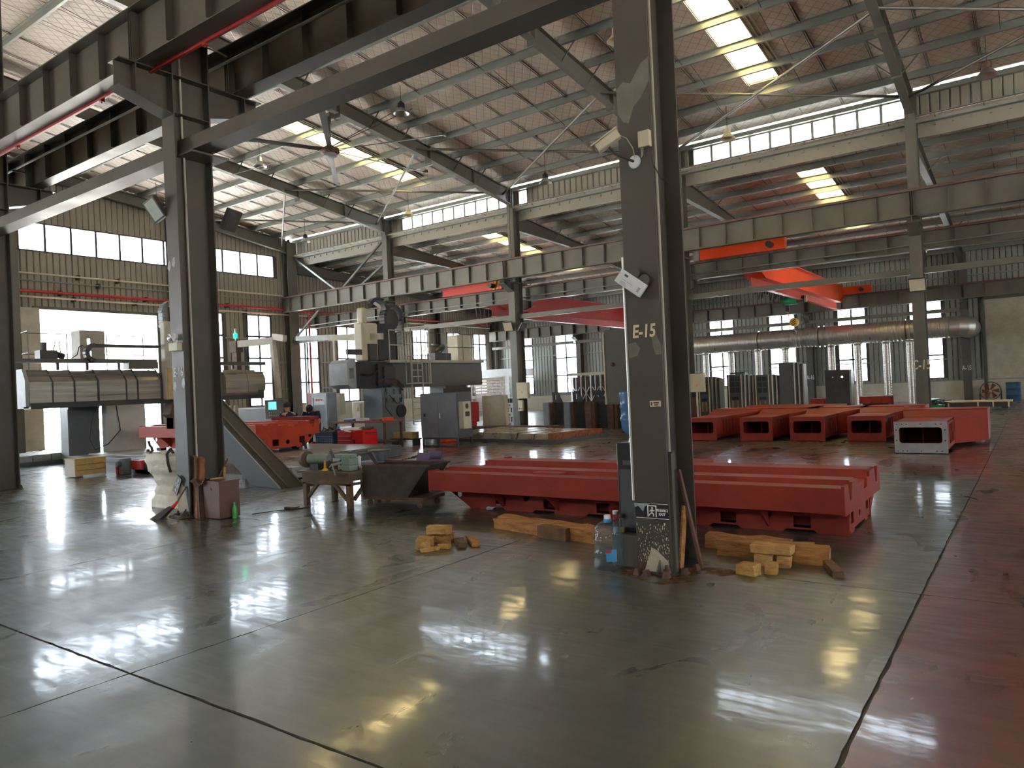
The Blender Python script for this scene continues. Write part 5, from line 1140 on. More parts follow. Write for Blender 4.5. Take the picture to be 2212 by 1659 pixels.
# grey switch cabinet
t = thing('switch_cabinet','grey two-door electrical cabinet on a tubular stand','cabinet',(-14.5,16.8,0))
cz = MB()
for x in (-15.19,-13.84): 
    for y in (16.42,17.06): cz.box(x,x+.05,y,y+.05,0,.24)
cz.box(-15.19,-13.79,16.42,16.47,.0,.035).box(-15.19,-13.79,16.42,16.47,.22,.25).box(-15.19,-13.79,17.06,17.11,.22,.25).box(-14.55,-14.50,16.42,16.47,0,.24).box(-13.84,-13.79,16.42,17.11,0,.035)
part('stand', cz, 'grey_mid', t); part('body', MB().box(-15.2,-13.78,16.42,17.12,.25,1.60), 'grey_mid', t, bevel=.008)
for a,b,l in ((-15.19,-14.50,-15.02),(-14.49,-13.79,-14.42)):
    d = part('door', MB().box(a,b,16.395,16.42,.27,1.58), 'grey', t, bevel=.006); part('handle', MB().box(l-.015+(0),l+.02,16.37,16.395,.85,1.0) if l > -15 else MB().box(l-.03,l+.03,16.36,16.395,.90,.99), 'black' if l < -15 else 'aluminium', d)
t2 = thing('air_conditioner','cream cooling unit hung on the right side of the grey cabinet','cooler',(-13.7,16.8,.6)); part('case', MB().box(-13.78,-13.60,16.5,16.85,.52,1.32), 'cream', t2, bevel=.008)
part('grille', MB().prism(circ(16.67,1.18,.07,14,.08),'x',-13.6,-13.595).box(-13.6,-13.596,16.58,16.78,.88,1.02), 'steel_dark', t2)
# cream guards right of it
t = thing('machine_guard','beige sheet-metal machine guard right of the grey cabinet','guard',(-16.2,21,0)); part('panel', MB().box(-16.85,-15.75,21.55,21.62,.28,1.40), 'cream_dirty', t, bevel=.02); part('edge', MB().box(-15.77,-15.72,21.5,21.66,.28,1.41), 'cream', t)
solo('red_machine_part', MB().box(-17.4,-16.95,21.0,21.5,.45,1.20).box(-17.3,-17.0,21.1,21.4,0,.45), 'crane_red', 'red machine part between the grey cabinet and the beige guard', 'machine', (-17.2,21.2,0), bevel=.03)
# ================================================================ SECOND GANTRY (black)
X2 = -17.6; t = thing('gantry_machine','black gantry milling machine with railings and a caged ladder','machine',(X2,19.5,0))
part('crossbeam', MB().box(X2-.9,X2,17.6,22.6,1.83,2.77), 'steel', t, bevel=.01)
part('saddle', MB().box(X2-.9,X2+.03,15.95,17.6,1.85,2.72).box(X2+.03,X2+.14,16.9,17.6,1.9,2.65), 'cast_black', t, bevel=.02)
part('end_cap', MB().plate([(15.62,1.98),(15.78,1.88),(15.98,1.86),(15.98,2.80),(15.78,2.78),(15.62,2.66)],[rect(15.70,15.90,2.18,2.50)],'x',X2-.75,X2+.10), 'grey_light', t)
part('ram', MB().box(X2-.1,X2+.22,17.1,17.6,2.0,2.55), 'steel_dark', t)
part('cable', MB().path([(X2+.16,16.2,2.3),(X2+.17,16.6,2.25),(X2+.16,16.9,2.45)],.02,6).path([(X2+.16,17.2,1.9),(X2+.3,17.0,1.7),(X2+.2,17.1,1.2),(X2+.3,17.3,.9)],.015,6).path([(X2+.2,17.3,1.6),(X2+.35,17.5,1.3),(X2+.25,17.8,1.35),(X2+.2,17.9,1.6)],.015,6), 'black', t)
part('hose_bundle', MB().path([(X2+.1,16.9,2.05),(X2+.2,17.2,2.15),(X2+.2,17.7,2.1),(X2+.15,18.05,1.85)],.035,6).path([(X2+.1,16.95,2.0),(X2+.2,17.3,2.1),(X2+.2,17.7,2.0),(X2+.15,18.0,1.75)],.03,6), 'rust_dark', t)
ug = MB(); ug.plate(rect(17.1,18.15,.0,1.85),[rect(17.2,17.35,1.35,1.5),rect(17.55,17.7,1.35,1.5),rect(17.9,18.03,1.35,1.5),rect(17.2,17.38,1.62,1.8),rect(17.52,17.72,1.62,1.8),rect(17.85,18.03,1.62,1.8)],'x',X2-.05,X2+.05)
part('upright', ug.box(X2-.8,X2-.05,17.1,18.15,0,1.85), 'grey', t); part('upright', MB().box(X2-.8,X2,20.4,21.6,0,1.85).box(X2,X2+.05,20.2,21.8,1.55,1.75), 'steel_dark', t)
part('slide_housing', MB().lathe([(0,0),(.22,0),(.22,.06),(.15,.06)],(X2+.06,17.95,1.05),16,'x'), 'steel_dark', t)
ct = part('cream_tower', MB().box(X2-.5,X2-.1,16.5,17.2,2.75,4.0).box(X2-.45,X2-.15,16.6,16.8,4.0,4.5), 'cream', t, bevel=.05)
tw = part('column_top', MB().box(X2-.6,X2-.1,17.2,18.0,2.77,4.0), 'cast_black', t)
part('drive_box', MB().box(X2-.3,X2+.0,16.7,17.05,2.75,3.3).box(X2-.25,X2-.15,15.9,16.7,2.95,3.12), 'steel_dark', t)
def echain(parent, c, r, a0, a1, x0, x1, n=16, m='cast_black'):
    for k in range(n):
        a = a0+(a1-a0)*(k+.5)/n; y = c[0]+r*math.cos(a); z = c[1]+r*math.sin(a); s = abs(a1-a0)*r/n*.45
        T = Matrix.Translation((0,y,z))@Matrix.Rotation(a,4,'X')
        part('chain_link', MB().box(x0,x1,-.055,.055,-s,s).xf(T), m, parent)
echain(t, (18.15,4.25), .42, PI, 0, X2-.5, X2-.25)
for y in (17.73,18.57):
    for k in range(8): part('chain_link', MB().box(X2-.5,X2-.25,y-.055,y+.055,3.30+.12*k,3.40+.12*k), 'cast_black', t)
echain(t, (17.35,4.45), .38, PI*.85, .1, X2-.35, X2-.15, 12)
part('chain_plate', MB().lathe([(0,-.02),(.36,-.02),(.36,.0),(0,.0)],(X2-.4,18.15,4.2),20,'x'), 'steel_dark', t)
RZ = 2.77
def rail(t, pts, z0, hs=(.5,1.0), r=.022, m='cream_dirty'):
    for p in pts: part('rail_post', MB().tube((p[0],p[1],z0),(p[0],p[1],z0+hs[-1]),r,6), m, t)
    for a,b in zip(pts,pts[1:]):
        for h in hs: part('hand_rail', MB().tube((a[0],a[1],z0+h),(b[0],b[1],z0+h),r,6), m, t)
rail(t, [(X2+.15,17.45),(X2+.15,18.1)], RZ); rail(t, [(X2+.15,19.35),(X2+.15,20.3),(X2+.15,21.3),(X2+.15,22.3)], RZ, (.48,.98), .016, 'steel')
part('catwalk', MB().box(X2-.05,X2+.2,17.4,22.5,2.68,2.77), 'cream_dirty', t)
cage = MB()
for k in range(9): 
    y = 18.1+.155*k; cage.tube((X2+.25+.35*math.sin(PI*k/8),y,1.95),(X2+.25+.35*math.sin(PI*k/8),y,3.85),.016,5)
for z in (1.95,2.9,3.85):
    cage.path([(X2+.25+.35*math.sin(PI*k/8),18.1+.155*k,z) for k in range(9)],.018,5)
part('ladder_cage', cage, 'cream_dirty', t)
ld = MB()
for y in (18.25,18.80): ld.tube((X2+.35,y,.55),(X2+.35,y,3.0),.025,6)
for k in range(10): ld.tube((X2+.35,18.25,.65+.22*k),(X2+.35,18.80,.65+.22*k),.016,5)
part('ladder', ld, 'cream_dirty', t)
part('top_cabinet', MB().box(X2-.6,X2-.1,21.3,22.1,2.77,3.75), 'cream', t); part('top_unit', MB().box(X2-.5,X2-.1,20.0,20.9,2.77,3.05).tube((X2-.3,20.2,3.0),(X2-.3,20.7,3.3),.12,10), 'steel_dark', t)
# pendant arm and panel
t = thing('pendant_arm','beige overhead arm carrying a hanging beige control panel','arm',(-19.5,17,1)); 
part('boom', MB().beam((-17.2,16.9,3.52),(-19.75,16.9,3.66),.12,.20), 'cream_dirty', t); part('boom', MB().beam((-19.5,16.95,3.68),(-21.6,16.95,3.78),.08,.16), 'grey_light', t)
part('drop', MB().box(-19.56,-19.46,16.85,16.95,1.85,3.6), 'cream_dirty', t); part('panel_box', MB().box(-19.93,-19.15,16.7,16.95,1.0,1.74), 'cream', t, bevel=.02); part('joint', MB().box(-19.6,-19.42,16.82,16.98,1.7,1.95), 'steel_dark', t)
# cream machine enclosure with blue window
t = thing('machine_enclosure','cream machine enclosure with a warning sign and a scratched blue window','machine',(-18.6,17.6,0))
part('housing', MB().box(-19.45,-17.95,17.5,18.3,.05,1.42), 'cream', t, bevel=.03); part('window', MB().box(-18.82,-18.30,17.48,17.5,.10,1.22), 'drum_blue', t, label='scratched blue window')
part('window_scratches', MB().box(-18.76,-18.36,17.475,17.48,.2,1.15), 'frosted', t); part('warning_sign', MB().box(-19.22,-19.02,17.475,17.5,.85,1.32), 'white', t)
part('warning_triangle', MB().prism([(-19.2,1.08),(-19.04,1.08),(-19.12,1.26)],'y',17.465,17.475), 'yellow', t)
# red shelf table
t = thing('work_table','red steel work table with a lower shelf, covered in boxes','table',(-17.1,15.9,0))
for x,y in ((-18.0,15.5),(-15.85,15.5),(-18.0,16.2),(-15.85,16.2)): part('leg', MB().box(x-.03,x+.03,y-.03,y+.03,0,.80), 'rust_dark', t)
part('top', MB().box(-18.1,-15.8,15.4,16.3,.78,.83), 'primer_pale', t); part('shelf', MB().box(-17.9,-15.9,15.5,16.2,.18,.22), 'rust_dark', t)
for i,(x,w,h,m,l) in enumerate(((-17.75,.45,.07,'blue','flat blue box lying on the red work table'),(-17.2,.3,.09,'white','white carton on the red work table'),(-16.5,.4,.06,'rust','rusty tray on the red work table'),(-16.05,.2,.1,'orange','small orange tray at the right end of the red work table'))):
    solo('parts_box', MB().box(x,x+w,15.6,15.9,.832,.832+h), m, l, 'box', (x,15.6,.832), bevel=.01)
for i,(x,l) in enumerate(((-16.6,'left wooden carton on the low shelf by the ladder'),(-16.15,'right wooden carton on the low shelf by the ladder'))):
    solo('carton', MB().box(x,x+.38,16.6,16.9,.22,.42), 'crate_wood', l, 'box', (x,16.6,.22), bevel=.008)
solo('box_stand', MB().box(-16.7,-15.7,16.55,16.95,.18,.215).box(-16.68,-16.62,16.6,16.9,0,.18).box(-15.78,-15.72,16.6,16.9,0,.18), 'steel_dark', 'low dark stand under the two wooden cartons', 'stand', (-16.2,16.7,0))
solo('oil_can', MB().lathe([(0,0),(.2,0),(.21,.3),(.17,.46),(0,.47)],(-15.9,17.55,0),14), 'tarp', 'plastic-wrapped drum beside the ladder foot', 'drum', (-15.9,17.55,0))
solo('orange_tank', MB().box(-15.7,-15.25,17.6,18.1,0,.50), 'orange', 'orange tank standing between the ladder and the grey cabinet', 'tank', (-15.5,17.8,0), bevel=.05)
# red tool cabinet
t = thing('tool_cabinet','bright red tool cabinet with drawers and a white sheet over its top','cabinet',(-16.5,15,0))
part('body', MB().box(-17.05,-15.93,14.72,15.28,.04,.62), 'red_paint', t, bevel=.015)
for k in range(4):
    d = part('drawer', MB().box(-17.0,-16.42,14.70,14.72,.48-.13*k,.59-.13*k), 'red_paint', t); part('handle', MB().box(-16.98,-16.44,14.685,14.70,.572-.13*k,.585-.13*k), 'aluminium', d)
d = part('door', MB().box(-16.38,-15.96,14.70,14.72,.08,.59), 'red_paint', t); part('handle', MB().box(-16.32,-16.28,14.68,14.70,.22,.34), 'black', d)
part('push_bar', MB().path([(-15.93,14.8,.53),(-15.86,14.8,.53),(-15.86,15.2,.53),(-15.93,15.2,.53)],.014,6), 'steel_dark', t)
for x in (-16.95,-16.05): part('caster', MB().tube((x,14.8,.03),(x,14.85,.03),.03,8), 'black', t)
cl_ = MB(); n = 8; V = []
for i in range(n+1):
    for j in range(5): u,v = i/n,j/4; V.append((-17.15+1.0*u, 14.66+.5*v, .635+.03*math.sin(5*u)+(.05*u if j>1 else 0)-(.06 if j == 0 and 3<i<7 else 0)))
cl_.add(V,[(i*5+j,(i+1)*5+j,(i+1)*5+j+1,i*5+j+1) for i in range(n) for j in range(4)]); solo('paper_sheet', cl_, 'white', 'white drawing sheet draped on the red tool cabinet', 'paper', (-17,14.7,.64))
for i in range(5): solo('machine_part', MB().tube((-16.35+.1*i,14.95+.03*(i%2),.635),(-16.30+.1*i,15.1,.68),.03,8), 'rust_dark' if i%2 else 'steel_dark', 'small dark part on the right end of the red tool cabinet', 'part', (-16.3+.1*i,15,.63), 'small parts on the tool cabinet')
# blue tool trolley
t = thing('tool_trolley','blue perforated tool trolley loaded with dark tools','trolley',(-17.7,14.9,0))
mb = MB().box(-18.15,-17.35,14.8,15.3,.10,.52); part('body', mb, 'blue', t, bevel=.01)
h = MB()
for i in range(9):
    for j in range(4): h.box(-18.08+.08*i,-18.05+.08*i,14.79,14.80,.2+.07*j,.22+.07*j)
part('perforation', h, 'cream', t, kind='stuff'); part('tray', MB().box(-18.2,-17.3,14.75,15.35,.52,.57), 'steel_dark', t); part('wheel', MB().lathe([(0,-.03),(.13,-.03),(.13,.03),(0,.03)],(-18.2,14.75,.14),14,'x'), 'red_paint', t)
random.seed(12)
for i in range(12):
    x = -18.15+.07*i; solo('hand_tool', MB().tube((x,14.85+random.random()*.4,.572),(x+random.uniform(-.05,.05),14.9+random.random()*.3,.62+random.random()*.10),.018,6), random.choice(['steel_dark','galv','cast_black']), 'dark hand tool piled on the blue trolley', 'tool', (x,14.9,.57), 'tools on the blue trolley')
solo('cyan_bottle', MB().tube((-17.45,15.1,.572),(-17.45,15.1,.72),.05,10), 'glass_label', 'small blue bottle among the tools on the trolley', 'bottle', (-17.45,15.1,.572))
# ================================================================ FIRST GANTRY (left)
X1 = -19.5; t = thing('gantry_machine','left gantry milling machine with worn beige telescopic covers','machine',(X1,11,0))
seg = [7.36,8.17+.02,8.82-.0,9.6,9.98,10.45] ; seg = [7.42,7.95,8.45,9.02,9.72,10.02,10.66]
for k in range(6):
    a, b = seg[k]+.006, seg[k+1]-.006; g = .012*(k%3)
    mb = MB(); prof = [(X1-.55,2.60-g),(X1-.18-g,2.60-g),(X1+.12-g,2.30),(X1+.12-g,1.80),(X1-.55,1.80)]
    mb.prism([(p[0],p[1]) for p in prof],'y',a,b); part('telescopic_cover', mb, 'bellows', t)
    part('cover_lip', MB().prism([(X1-.55,2.612),(X1-.175,2.612),(X1+.132,2.305),(X1+.132,1.795),(X1+.118,1.795),(X1+.118,2.30),(X1-.18,2.59),(X1-.55,2.59)],'y',b-.03,b+.004), 'steel_dark', t)
seg2 = [12.6,13.35,13.7]
for k in range(2):
    a,b = seg2[k]+.006, seg2[k+1]-.006; mb = MB(); mb.prism([(X1-.55,2.56),(X1-.04,2.56),(X1+.12,2.33),(X1+.12,1.88),(X1+.05,1.80),(X1-.55,1.80)],'y',a,b); part('telescopic_cover', mb, 'bellows', t)
mb = MB(); mb.prism([(X1-.5,2.55),(X1-.05,2.5),(X1+.08,2.3),(X1+.06,1.95),(X1-.1,1.84),(X1-.5,1.84)],'y',13.7,14.0); part('telescopic_cover', mb, 'bellows', t)
part('end_plate', MB().prism([(X1-.55,2.62),(X1-.02,2.62),(X1+.14,2.35),(X1+.14,1.72),(X1-.55,1.72)],'y',7.33,7.41), 'grey_light', t)
part('crossbeam', MB().box(X1-.9,X1-.02,7.45,14.0,1.68,2.5), 'steel', t)
part('lower_guide', MB().box(X1-.3,X1+.1,7.45,11.0,1.66,1.79).box(X1-.3,X1+.1,12.5,13.85,1.68,1.8), 'steel_dark', t)
sp_ = part('spindle_ram', MB().box(X1+.05,X1+.30,10.70,11.12,1.75,3.90), 'cream_dirty', t, bevel=.04); part('ram_cover', MB().box(X1+.30,X1+.32,10.72,11.10,1.78,2.62), 'crate_wood', sp_)
part('spindle_head', MB().prism([(10.9,1.75),(11.5,1.75),(11.7,1.35),(11.7,.95),(10.85,.95),(10.85,1.25),(10.75,1.35)],'x',X1-.1,X1+.3), 'rust_dark', t); part('spindle_nose', MB().box(X1-.05,X1+.28,10.85,11.6,.95,1.4), 'cast_black', t)
echain(t, (11.1,4.15), .30, PI*1.0, PI*.35, X1-.1, X1+.12, 10, 'grey')
for k in range(4): part('chain_link', MB().box(X1-.1,X1+.12,10.76,10.86,3.75+.1*k,3.84+.1*k), 'grey', t)
# top gear
part('cable_tray', MB().box(X1-.35,X1-.15,7.25,10.7,2.78,2.88).box(X1-.4,X1-.1,9.9,10.7,2.62,2.80), 'steel', t); part('cable_tray', MB().box(X1-.35,X1-.15,12.4,14.2,2.72,2.82), 'steel', t)
for y in (8.2,8.9,9.7,13.1): part('tray_post', MB().box(X1-.33,X1-.27,y,y+.06,2.6,2.8), 'steel_dark', t)
cp = MB(); cp.plate(rect(8.84,9.46,2.82,3.62),[rect(9.02,9.10,3.2,3.42),rect(8.98,9.12,2.95,3.1)],'x',X1-.45,X1-.43); part('top_cabinet', cp.box(X1-.9,X1-.45,8.84,9.46,2.84,2.86).box(X1-.9,X1-.45,8.84,8.86,2.86,3.6).box(X1-.9,X1-.45,9.44,9.46,2.86,3.6).box(X1-.9,X1-.45,8.84,9.46,3.60,3.64), 'cream_dirty', t)
echain(t, (9.05,3.03), .20, PI*.5, PI*1.5, X1-.2, X1-.05, 9, 'steel_dark')
part('chain_run', MB().box(X1-.2,X1-.05,9.05,10.7,3.18,3.26), 'steel_dark', t)
part('hydraulic_unit', MB().box(X1-.6,X1-.3,7.85,8.25,2.88,3.10).tube((X1-.45,8.0,3.1),(X1-.45,8.0,3.3),.07,8).tube((X1-.45,8.15,3.05),(X1-.45,8.45,2.95),.08,8), 'steel_dark', t)
part('hose', MB().path([(X1-.4,8.2,3.1),(X1-.4,8.25,3.35),(X1-.4,8.33,3.35),(X1-.4,8.36,3.05)],.012,5).path([(X1-.4,8.6,2.9),(X1-.4,8.75,3.0),(X1-.4,8.8,3.2),(X1-.4,8.9,3.25)],.012,5), 'black', t)
def rail1(pts,z0,hs):
    for p in pts: part('rail_post', MB().tube((p[0],p[1],z0),(p[0],p[1],z0+hs[-1]),.013,6), 'steel', t)
    for a,b in zip(pts,pts[1:]):
        for h in hs: part('hand_rail', MB().tube((a[0],a[1],z0+h),(b[0],b[1],z0+h),.012,6), 'steel', t)
rail1([(X1-.95,7.7),(X1-.95,8.75),(X1-.95,9.75),(X1-.95,10.75)],2.62,(.42,.95)); rail1([(X1-.3,7.6),(X1-.95,7.7)],2.62,(.42,.95))
part('upright', MB().box(-23.9,-23.4,9.95,10.85,0,1.75).plate([(9.95,1.60),(10.85,1.60),(10.85,1.80),(10.75,1.80),(10.75,1.70),(10.55,1.70),(10.55,1.80),(10.4,1.80),(10.4,1.70),(10.2,1.70),(10.2,1.80),(9.95,1.80)],[],'x',-23.4,-23.35), 'grey', t)
part('beam_bridge', MB().box(-23.9,X1-.9,9.9,10.9,1.7,2.4), 'steel_dark', t); part('guard', MB().box(-23.4,-23.1,10.9,12.15,.06,1.70), 'white', t, bevel=.06)
part('cable', MB().path([(-23.2,10.7,1.7),(-23.15,10.5,1.2),(-23.1,10.4,.7),(-23.0,10.5,.35),(-23.0,10.9,.5),(-23.05,11.3,.9),(-23.05,11.2,1.7)],.014,5), 'black', t)
part('coolant_trough', MB().box(-20.8,-16.2,9.05,9.5,0,.16), 'grey_mid', t)
# arm + control panel of gantry 1
t = thing('pendant_arm','mauve-grey arm over the red bed with a hanging control panel, green lamp on top','arm',(-18.3,13.7,1))
part('boom', MB().beam((-20.2,13.6,3.40),(-18.35,13.6,3.38),.12,.20), 'cream_dirty', t); part('boom', MB().beam((-18.4,13.62,3.5),(-17.6,13.4,3.38),.12,.18), 'cream_dirty', t)
part('drop', MB().beam((-18.45,13.6,3.45),(-18.25,13.6,1.66),.13,.13), 'cream_dirty', t); part('base_joint', MB().box(-20.5,-20.15,13.5,13.75,3.15,3.5).box(-20.45,-20.2,13.55,13.7,2.6,3.15), 'rust_dark', t)
part('lamp_stalk', MB().tube((-20.3,13.6,3.5),(-20.3,13.6,3.62),.02,6).tube((-20.3,13.6,3.72),(-20.3,13.6,3.9),.03,8), 'white', t); part('green_lamp', MB().tube((-20.3,13.6,3.60),(-20.3,13.6,3.74),.055,12), 'green_lamp', t)
part('control_panel', MB().box(-18.72,-17.82,13.42,13.6,1.06,1.62), 'steel', t, bevel=.02); part('screen', MB().box(-18.52,-18.15,13.41,13.42,1.33,1.56), 'screen', t)
kb = MB()
for i in range(6):
    for j in range(2): kb.box(-18.5+.1*i,-18.45+.1*i,13.41,13.42,1.14+.08*j,1.18+.08*j)
part('keys', kb, 'cream_dirty', t, kind='stuff')
# cabinets beyond the red bed
t = thing('fire_cabinet','red-sided glass-fronted cabinet with orange lettering behind the workers','cabinet',(-19.2,16.3,0)); part('body', MB().box(-19.78,-18.95,16.0,16.4,.0,1.78), 'grey_light', t, bevel=.02); part('side', MB().box(-19.95,-19.78,16.0,16.4,.0,1.78), 'crane_red', t)
part('door', MB().plate(rect(-19.72,-18.95,.55,1.75),[rect(-19.62,-19.05,.68,1.62)],'y',15.96,16.0), 'grey_light', t); part('glass', MB().box(-19.62,-19.05,15.98,15.99,.68,1.62), 'frosted', t); part('lettering', MB().box(-19.52,-19.44,15.955,15.96,1.50,1.57).box(-19.40,-19.32,15.955,15.96,1.50,1.57).box(-19.28,-19.20,15.955,15.96,1.50,1.57), 'orange', t)
t = thing('grey_cabinet','long low dark grey cabinet between the red bed and the gable windows','cabinet',(-22,15.3,0)); part('body', MB().box(-23.4,-20.6,15.3,15.8,0,1.35), 'grey_mid', t, bevel=.01)
t = thing('machine_enclosure','brown-stained machine door with a frosted pane, right of the E-16 column','machine',(-20.5,13.4,0))
part('frame', MB().plate(rect(-21.6,-20.25,.3,1.50),[rect(-21.3,-20.85,.4,1.35)],'y',13.5,13.56), 'cream_dirty', t); part('pane', MB().box(-21.3,-20.85,13.53,13.54,.4,1.35), 'frosted', t)
for x in (-21.55,-20.7,-20.5,-20.3): part('upright_strip', MB().box(x-.04,x+.04,13.46,13.5,.3,1.5), 'brown_paint' if x < -20.6 else 'cream', t)
# base table of gantry 1
t = thing('machine_table','long flat T-slotted machine table under the red bed','machine table',(-17,11.5,0))
part('body', MB().box(-22.5,-13.6,9.55,13.9,0,.28), 'grey_mid', t, bevel=.01)
for k in range(14): part('table_strip', MB().box(-22.4,-13.7,10.05+.27*k,10.29+.27*k,.28,.30), 'tabletop', t)
part('side_cover', MB().box(-14.9,-12.9,9.25,9.54,0,.26), 'rust_dark', t, bevel=.008); part('side_cover', MB().box(-12.85,-12.1,9.25,9.9,.04,.26), 'grey_light', t, bevel=.008); part('chip_tray', MB().box(-15.4,-12.1,9.56,10.9,.22,.27), 'tabletop', t)
part('kick_plate', MB().box(-15.4,-12.05,9.1,9.2,0,.09), 'grey', t)
ch = MB(); random.seed(4)
for k in range(420):
    x,y = random.uniform(-15.1,-13.0),random.uniform(9.7,10.6); z = .275+.05*math.exp(-((x+14)**2+(y-10.1)**2*4)); a = random.random()*PI; c_,s_ = math.cos(a)*.02,math.sin(a)*.02
    ch.add([(x-c_,y-s_,z),(x+s_,y-c_,z+.01),(x+c_,y+s_,z+.004),(x,y,z+.02)],[(0,1,3),(1,2,3),(2,0,3)])
part('metal_chips', ch, 'chips', t, kind='stuff')
for i,(x,y) in enumerate(((-15.6,10.9),(-15.6,12.3),(-18.2,10.9),(-20.6,10.9))):
    s_ = thing('clamp_block', 'dark curved clamp holding the red bed, %s'%('front left corner','front right corner','middle of the near side','far left end')[i],'clamp',(x,y,.3))
    part('arch', MB().path([(x+.12,y,.31),(x+.1,y,.42),(x+.0,y,.48),(x-.05,y,.6)],.035,8), 'cast_black', s_); part('jack', MB().lathe([(0,.30),(.07,.30),(.04,.37),(0,.37)],(x-.12,y,0),10), 'machined', s_)
for i,x in enumerate((-15.9,-17.6,-19.3,-20.8)):
    for j,y in enumerate((11.35,12.35)): solo('riser_block', MB().box(x-.12,x+.12,y-.08,y+.08,.302,.37), 'cast_black', 'dark riser block under the clamped red bed', 'block', (x,y,.302), 'riser blocks under the red bed')
# chip conveyor chute
t = thing('chip_chute','dark grey inclined chip chute rising behind the E-16 column','chute',(-11.4,8.2,0))
A = Vector((-11.2,8.30,.005)); B = Vector((-14.4,8.69,1.74)); D2 = Vector((-1.05,0.13,0)); Wd = Vector((.06,.46,0))
part('trough', MB().hexa([A+D2,A,A+Wd,A+D2+Wd,B-Vector((0,0,.57)),B,B+Wd,B+Wd-Vector((0,0,.57))]), 'chute_grey', t)
for q in (Vector((0,0,0)),Wd*.33,Wd): part('edge', MB().beam(A+q+Vector((0,0,.012)),B+q+Vector((0,0,.012)),.02,.02), 'steel', t)
part('support', MB().box(-13.4,-13.3,9.0,9.1,0,.9).box(-12.6,-12.5,8.7,8.8,0,.5), 'grey_mid', t); part('floor_flap', MB().box(-12.0,-10.95,8.9,9.3,0,.015), 'steel_dark', t)
# left machine way covers + small things
t = thing('way_cover','low grey stepped way cover on the floor at the far left','machine',(-24,9.8,0))
for k in range(4): part('cover_plate', MB().box(-24.3,-23.95+.02*k,8.7+.5*k,9.18+.5*k,.12,.30+.01*k).box(-25.6,-24.3,8.7+.5*k,9.18+.5*k,.12,.30+.01*k), 'galv', t)
part('base', MB().box(-25.7,-23.8,8.5,10.9,0,.12), 'grey_mid', t)
t = thing('wooden_crate','small yellow wooden crate with a torn foil side near the left gantry','crate',(-18.6,8.2,0))
for k in range(3): part('board', MB().box(-18.4,-18.37,7.95,8.62,.04+.13*k,.16+.13*k), 'crate_wood', t)
part('end_panel', MB().box(-18.9,-18.4,7.93,7.95,.02,.42), 'cream_dirty', t); part('side_panel', MB().box(-18.9,-18.87,7.95,8.62,.02,.42).box(-18.9,-18.4,8.62,8.64,.02,.42), 'crate_wood', t); part('lid', MB().box(-18.92,-18.36,7.92,8.65,.42,.44), 'crate_wood', t); part('foil', MB().box(-18.375,-18.36,8.1,8.6,.0,.05), 'aluminium', t)
solo('red_beam', MB().box(-18.1,-18.0,8.72,9.0,.0,.30).box(-18.05,-17.35,8.95,9.02,.1,.32).box(-17.75,-17.2,9.1,9.8,.08,.32), 'crane_red', 'red steel channel lying behind the wooden crate', 'beam', (-17.6,9.2,0), bevel=.008)
solo('rusty_channel', MB().box(-17.8,-17.15,9.05,9.85,.0,.08), 'rust_dark', 'rusty base under the red channel beside the bulk bag', 'beam', (-17.4,9.5,0))
solo('motor_block', MB().box(-18.0,-17.8,8.75,8.95,.0,.38).tube((-17.9,8.75,.25),(-17.9,8.65,.25),.07,10), 'grey', 'grey motor block in the middle of the red channel', 'motor', (-17.9,8.8,0), bevel=.01)
# ================================================================ ROUND THE E-16 COLUMN
kx = K(16)
sk = MB(); random.seed(2); n = 26; rows = 18; V = []
for i in range(rows+1):
    h = i/rows; z = .86*h
    for j in range(n):
        a = 2*PI*j/n; sq = 1/max(abs(math.cos(a)),abs(math.sin(a)))**.72; r = .42*sq*(1.08-.22*math.sin(PI*min(1,h*1.35))+.10*h) + .018*math.sin(h*34+3*math.sin(a))+.012*math.sin(5*a+h*9)
        V.append((-11.38+r*math.cos(a), 6.55+r*math.sin(a)*.9, z+.012*math.sin(7*a)*h))
V.append((-11.38,6.55,.70)); sk.add(V,[(i*n+j,i*n+(j+1)%n,(i+1)*n+(j+1)%n,(i+1)*n+j) for i in range(rows) for j in range(n)]+[(rows*n+j,rows*n+(j+1)%n,len(V)-1) for j in range(n)])
t = thing('bulk_bag','big crumpled white bulk bag with dark straps, left of the E-16 column','bag',(-11.38,6.55,0)); part('sack', sk, 'sack', t)
part('strap', MB().path([(-11.0,6.13,.58),(-10.99,6.09,.72),(-11.03,6.10,.86),(-11.1,6.2,.93),(-11.2,6.3,.86)],.022,6), 'strap', t); part('strap', MB().path([(-11.85,6.3,.72),(-11.86,6.25,.84),(-11.8,6.3,.90)],.022,6), 'strap', t); part('strap', MB().path([(-11.0,7.0,.84),(-11.05,6.9,.96),(-11.3,6.95,.9)],.022,6), 'strap', t)
t = thing('broom','dark broom with a red socket leaning against the E-16 column','broom',(-10.4,5.6,0)); 
part('bristles', MB().hexa([(-10.42,5.46,.0),(-10.22,5.50,.0),(-10.20,5.56,.0),(-10.40,5.56,.0),(-10.19,5.62,.17),(-10.12,5.63,.15),(-10.12,5.68,.15),(-10.19,5.67,.17)]), 'black', t); part('socket', MB().tube((-10.16,5.66,.14),(-10.10,5.72,.24),.03,8,.016), 'red_paint', t); part('handle', MB().tube((-10.10,5.72,.24),(-9.99,5.79,.44),.012,6), 'wood_dark', t)
T = Matrix.Translation((kx-.10,5.770,.46))@Matrix.Rotation(math.radians(-58),4,'Y')
t = thing('exit_sign','small black exit arrow sign hanging crooked on the E-16 column','sign',(kx-.1,5.77,.46)); part('panel', MB().box(-.14,.14,-.008,.008,-.065,.065).xf(T), 'black', t); part('stripe', MB().box(-.13,.13,-.0095,-.008,.048,.054).box(-.13,.13,-.0095,-.008,-.054,-.048).xf(T), 'label_white', t)
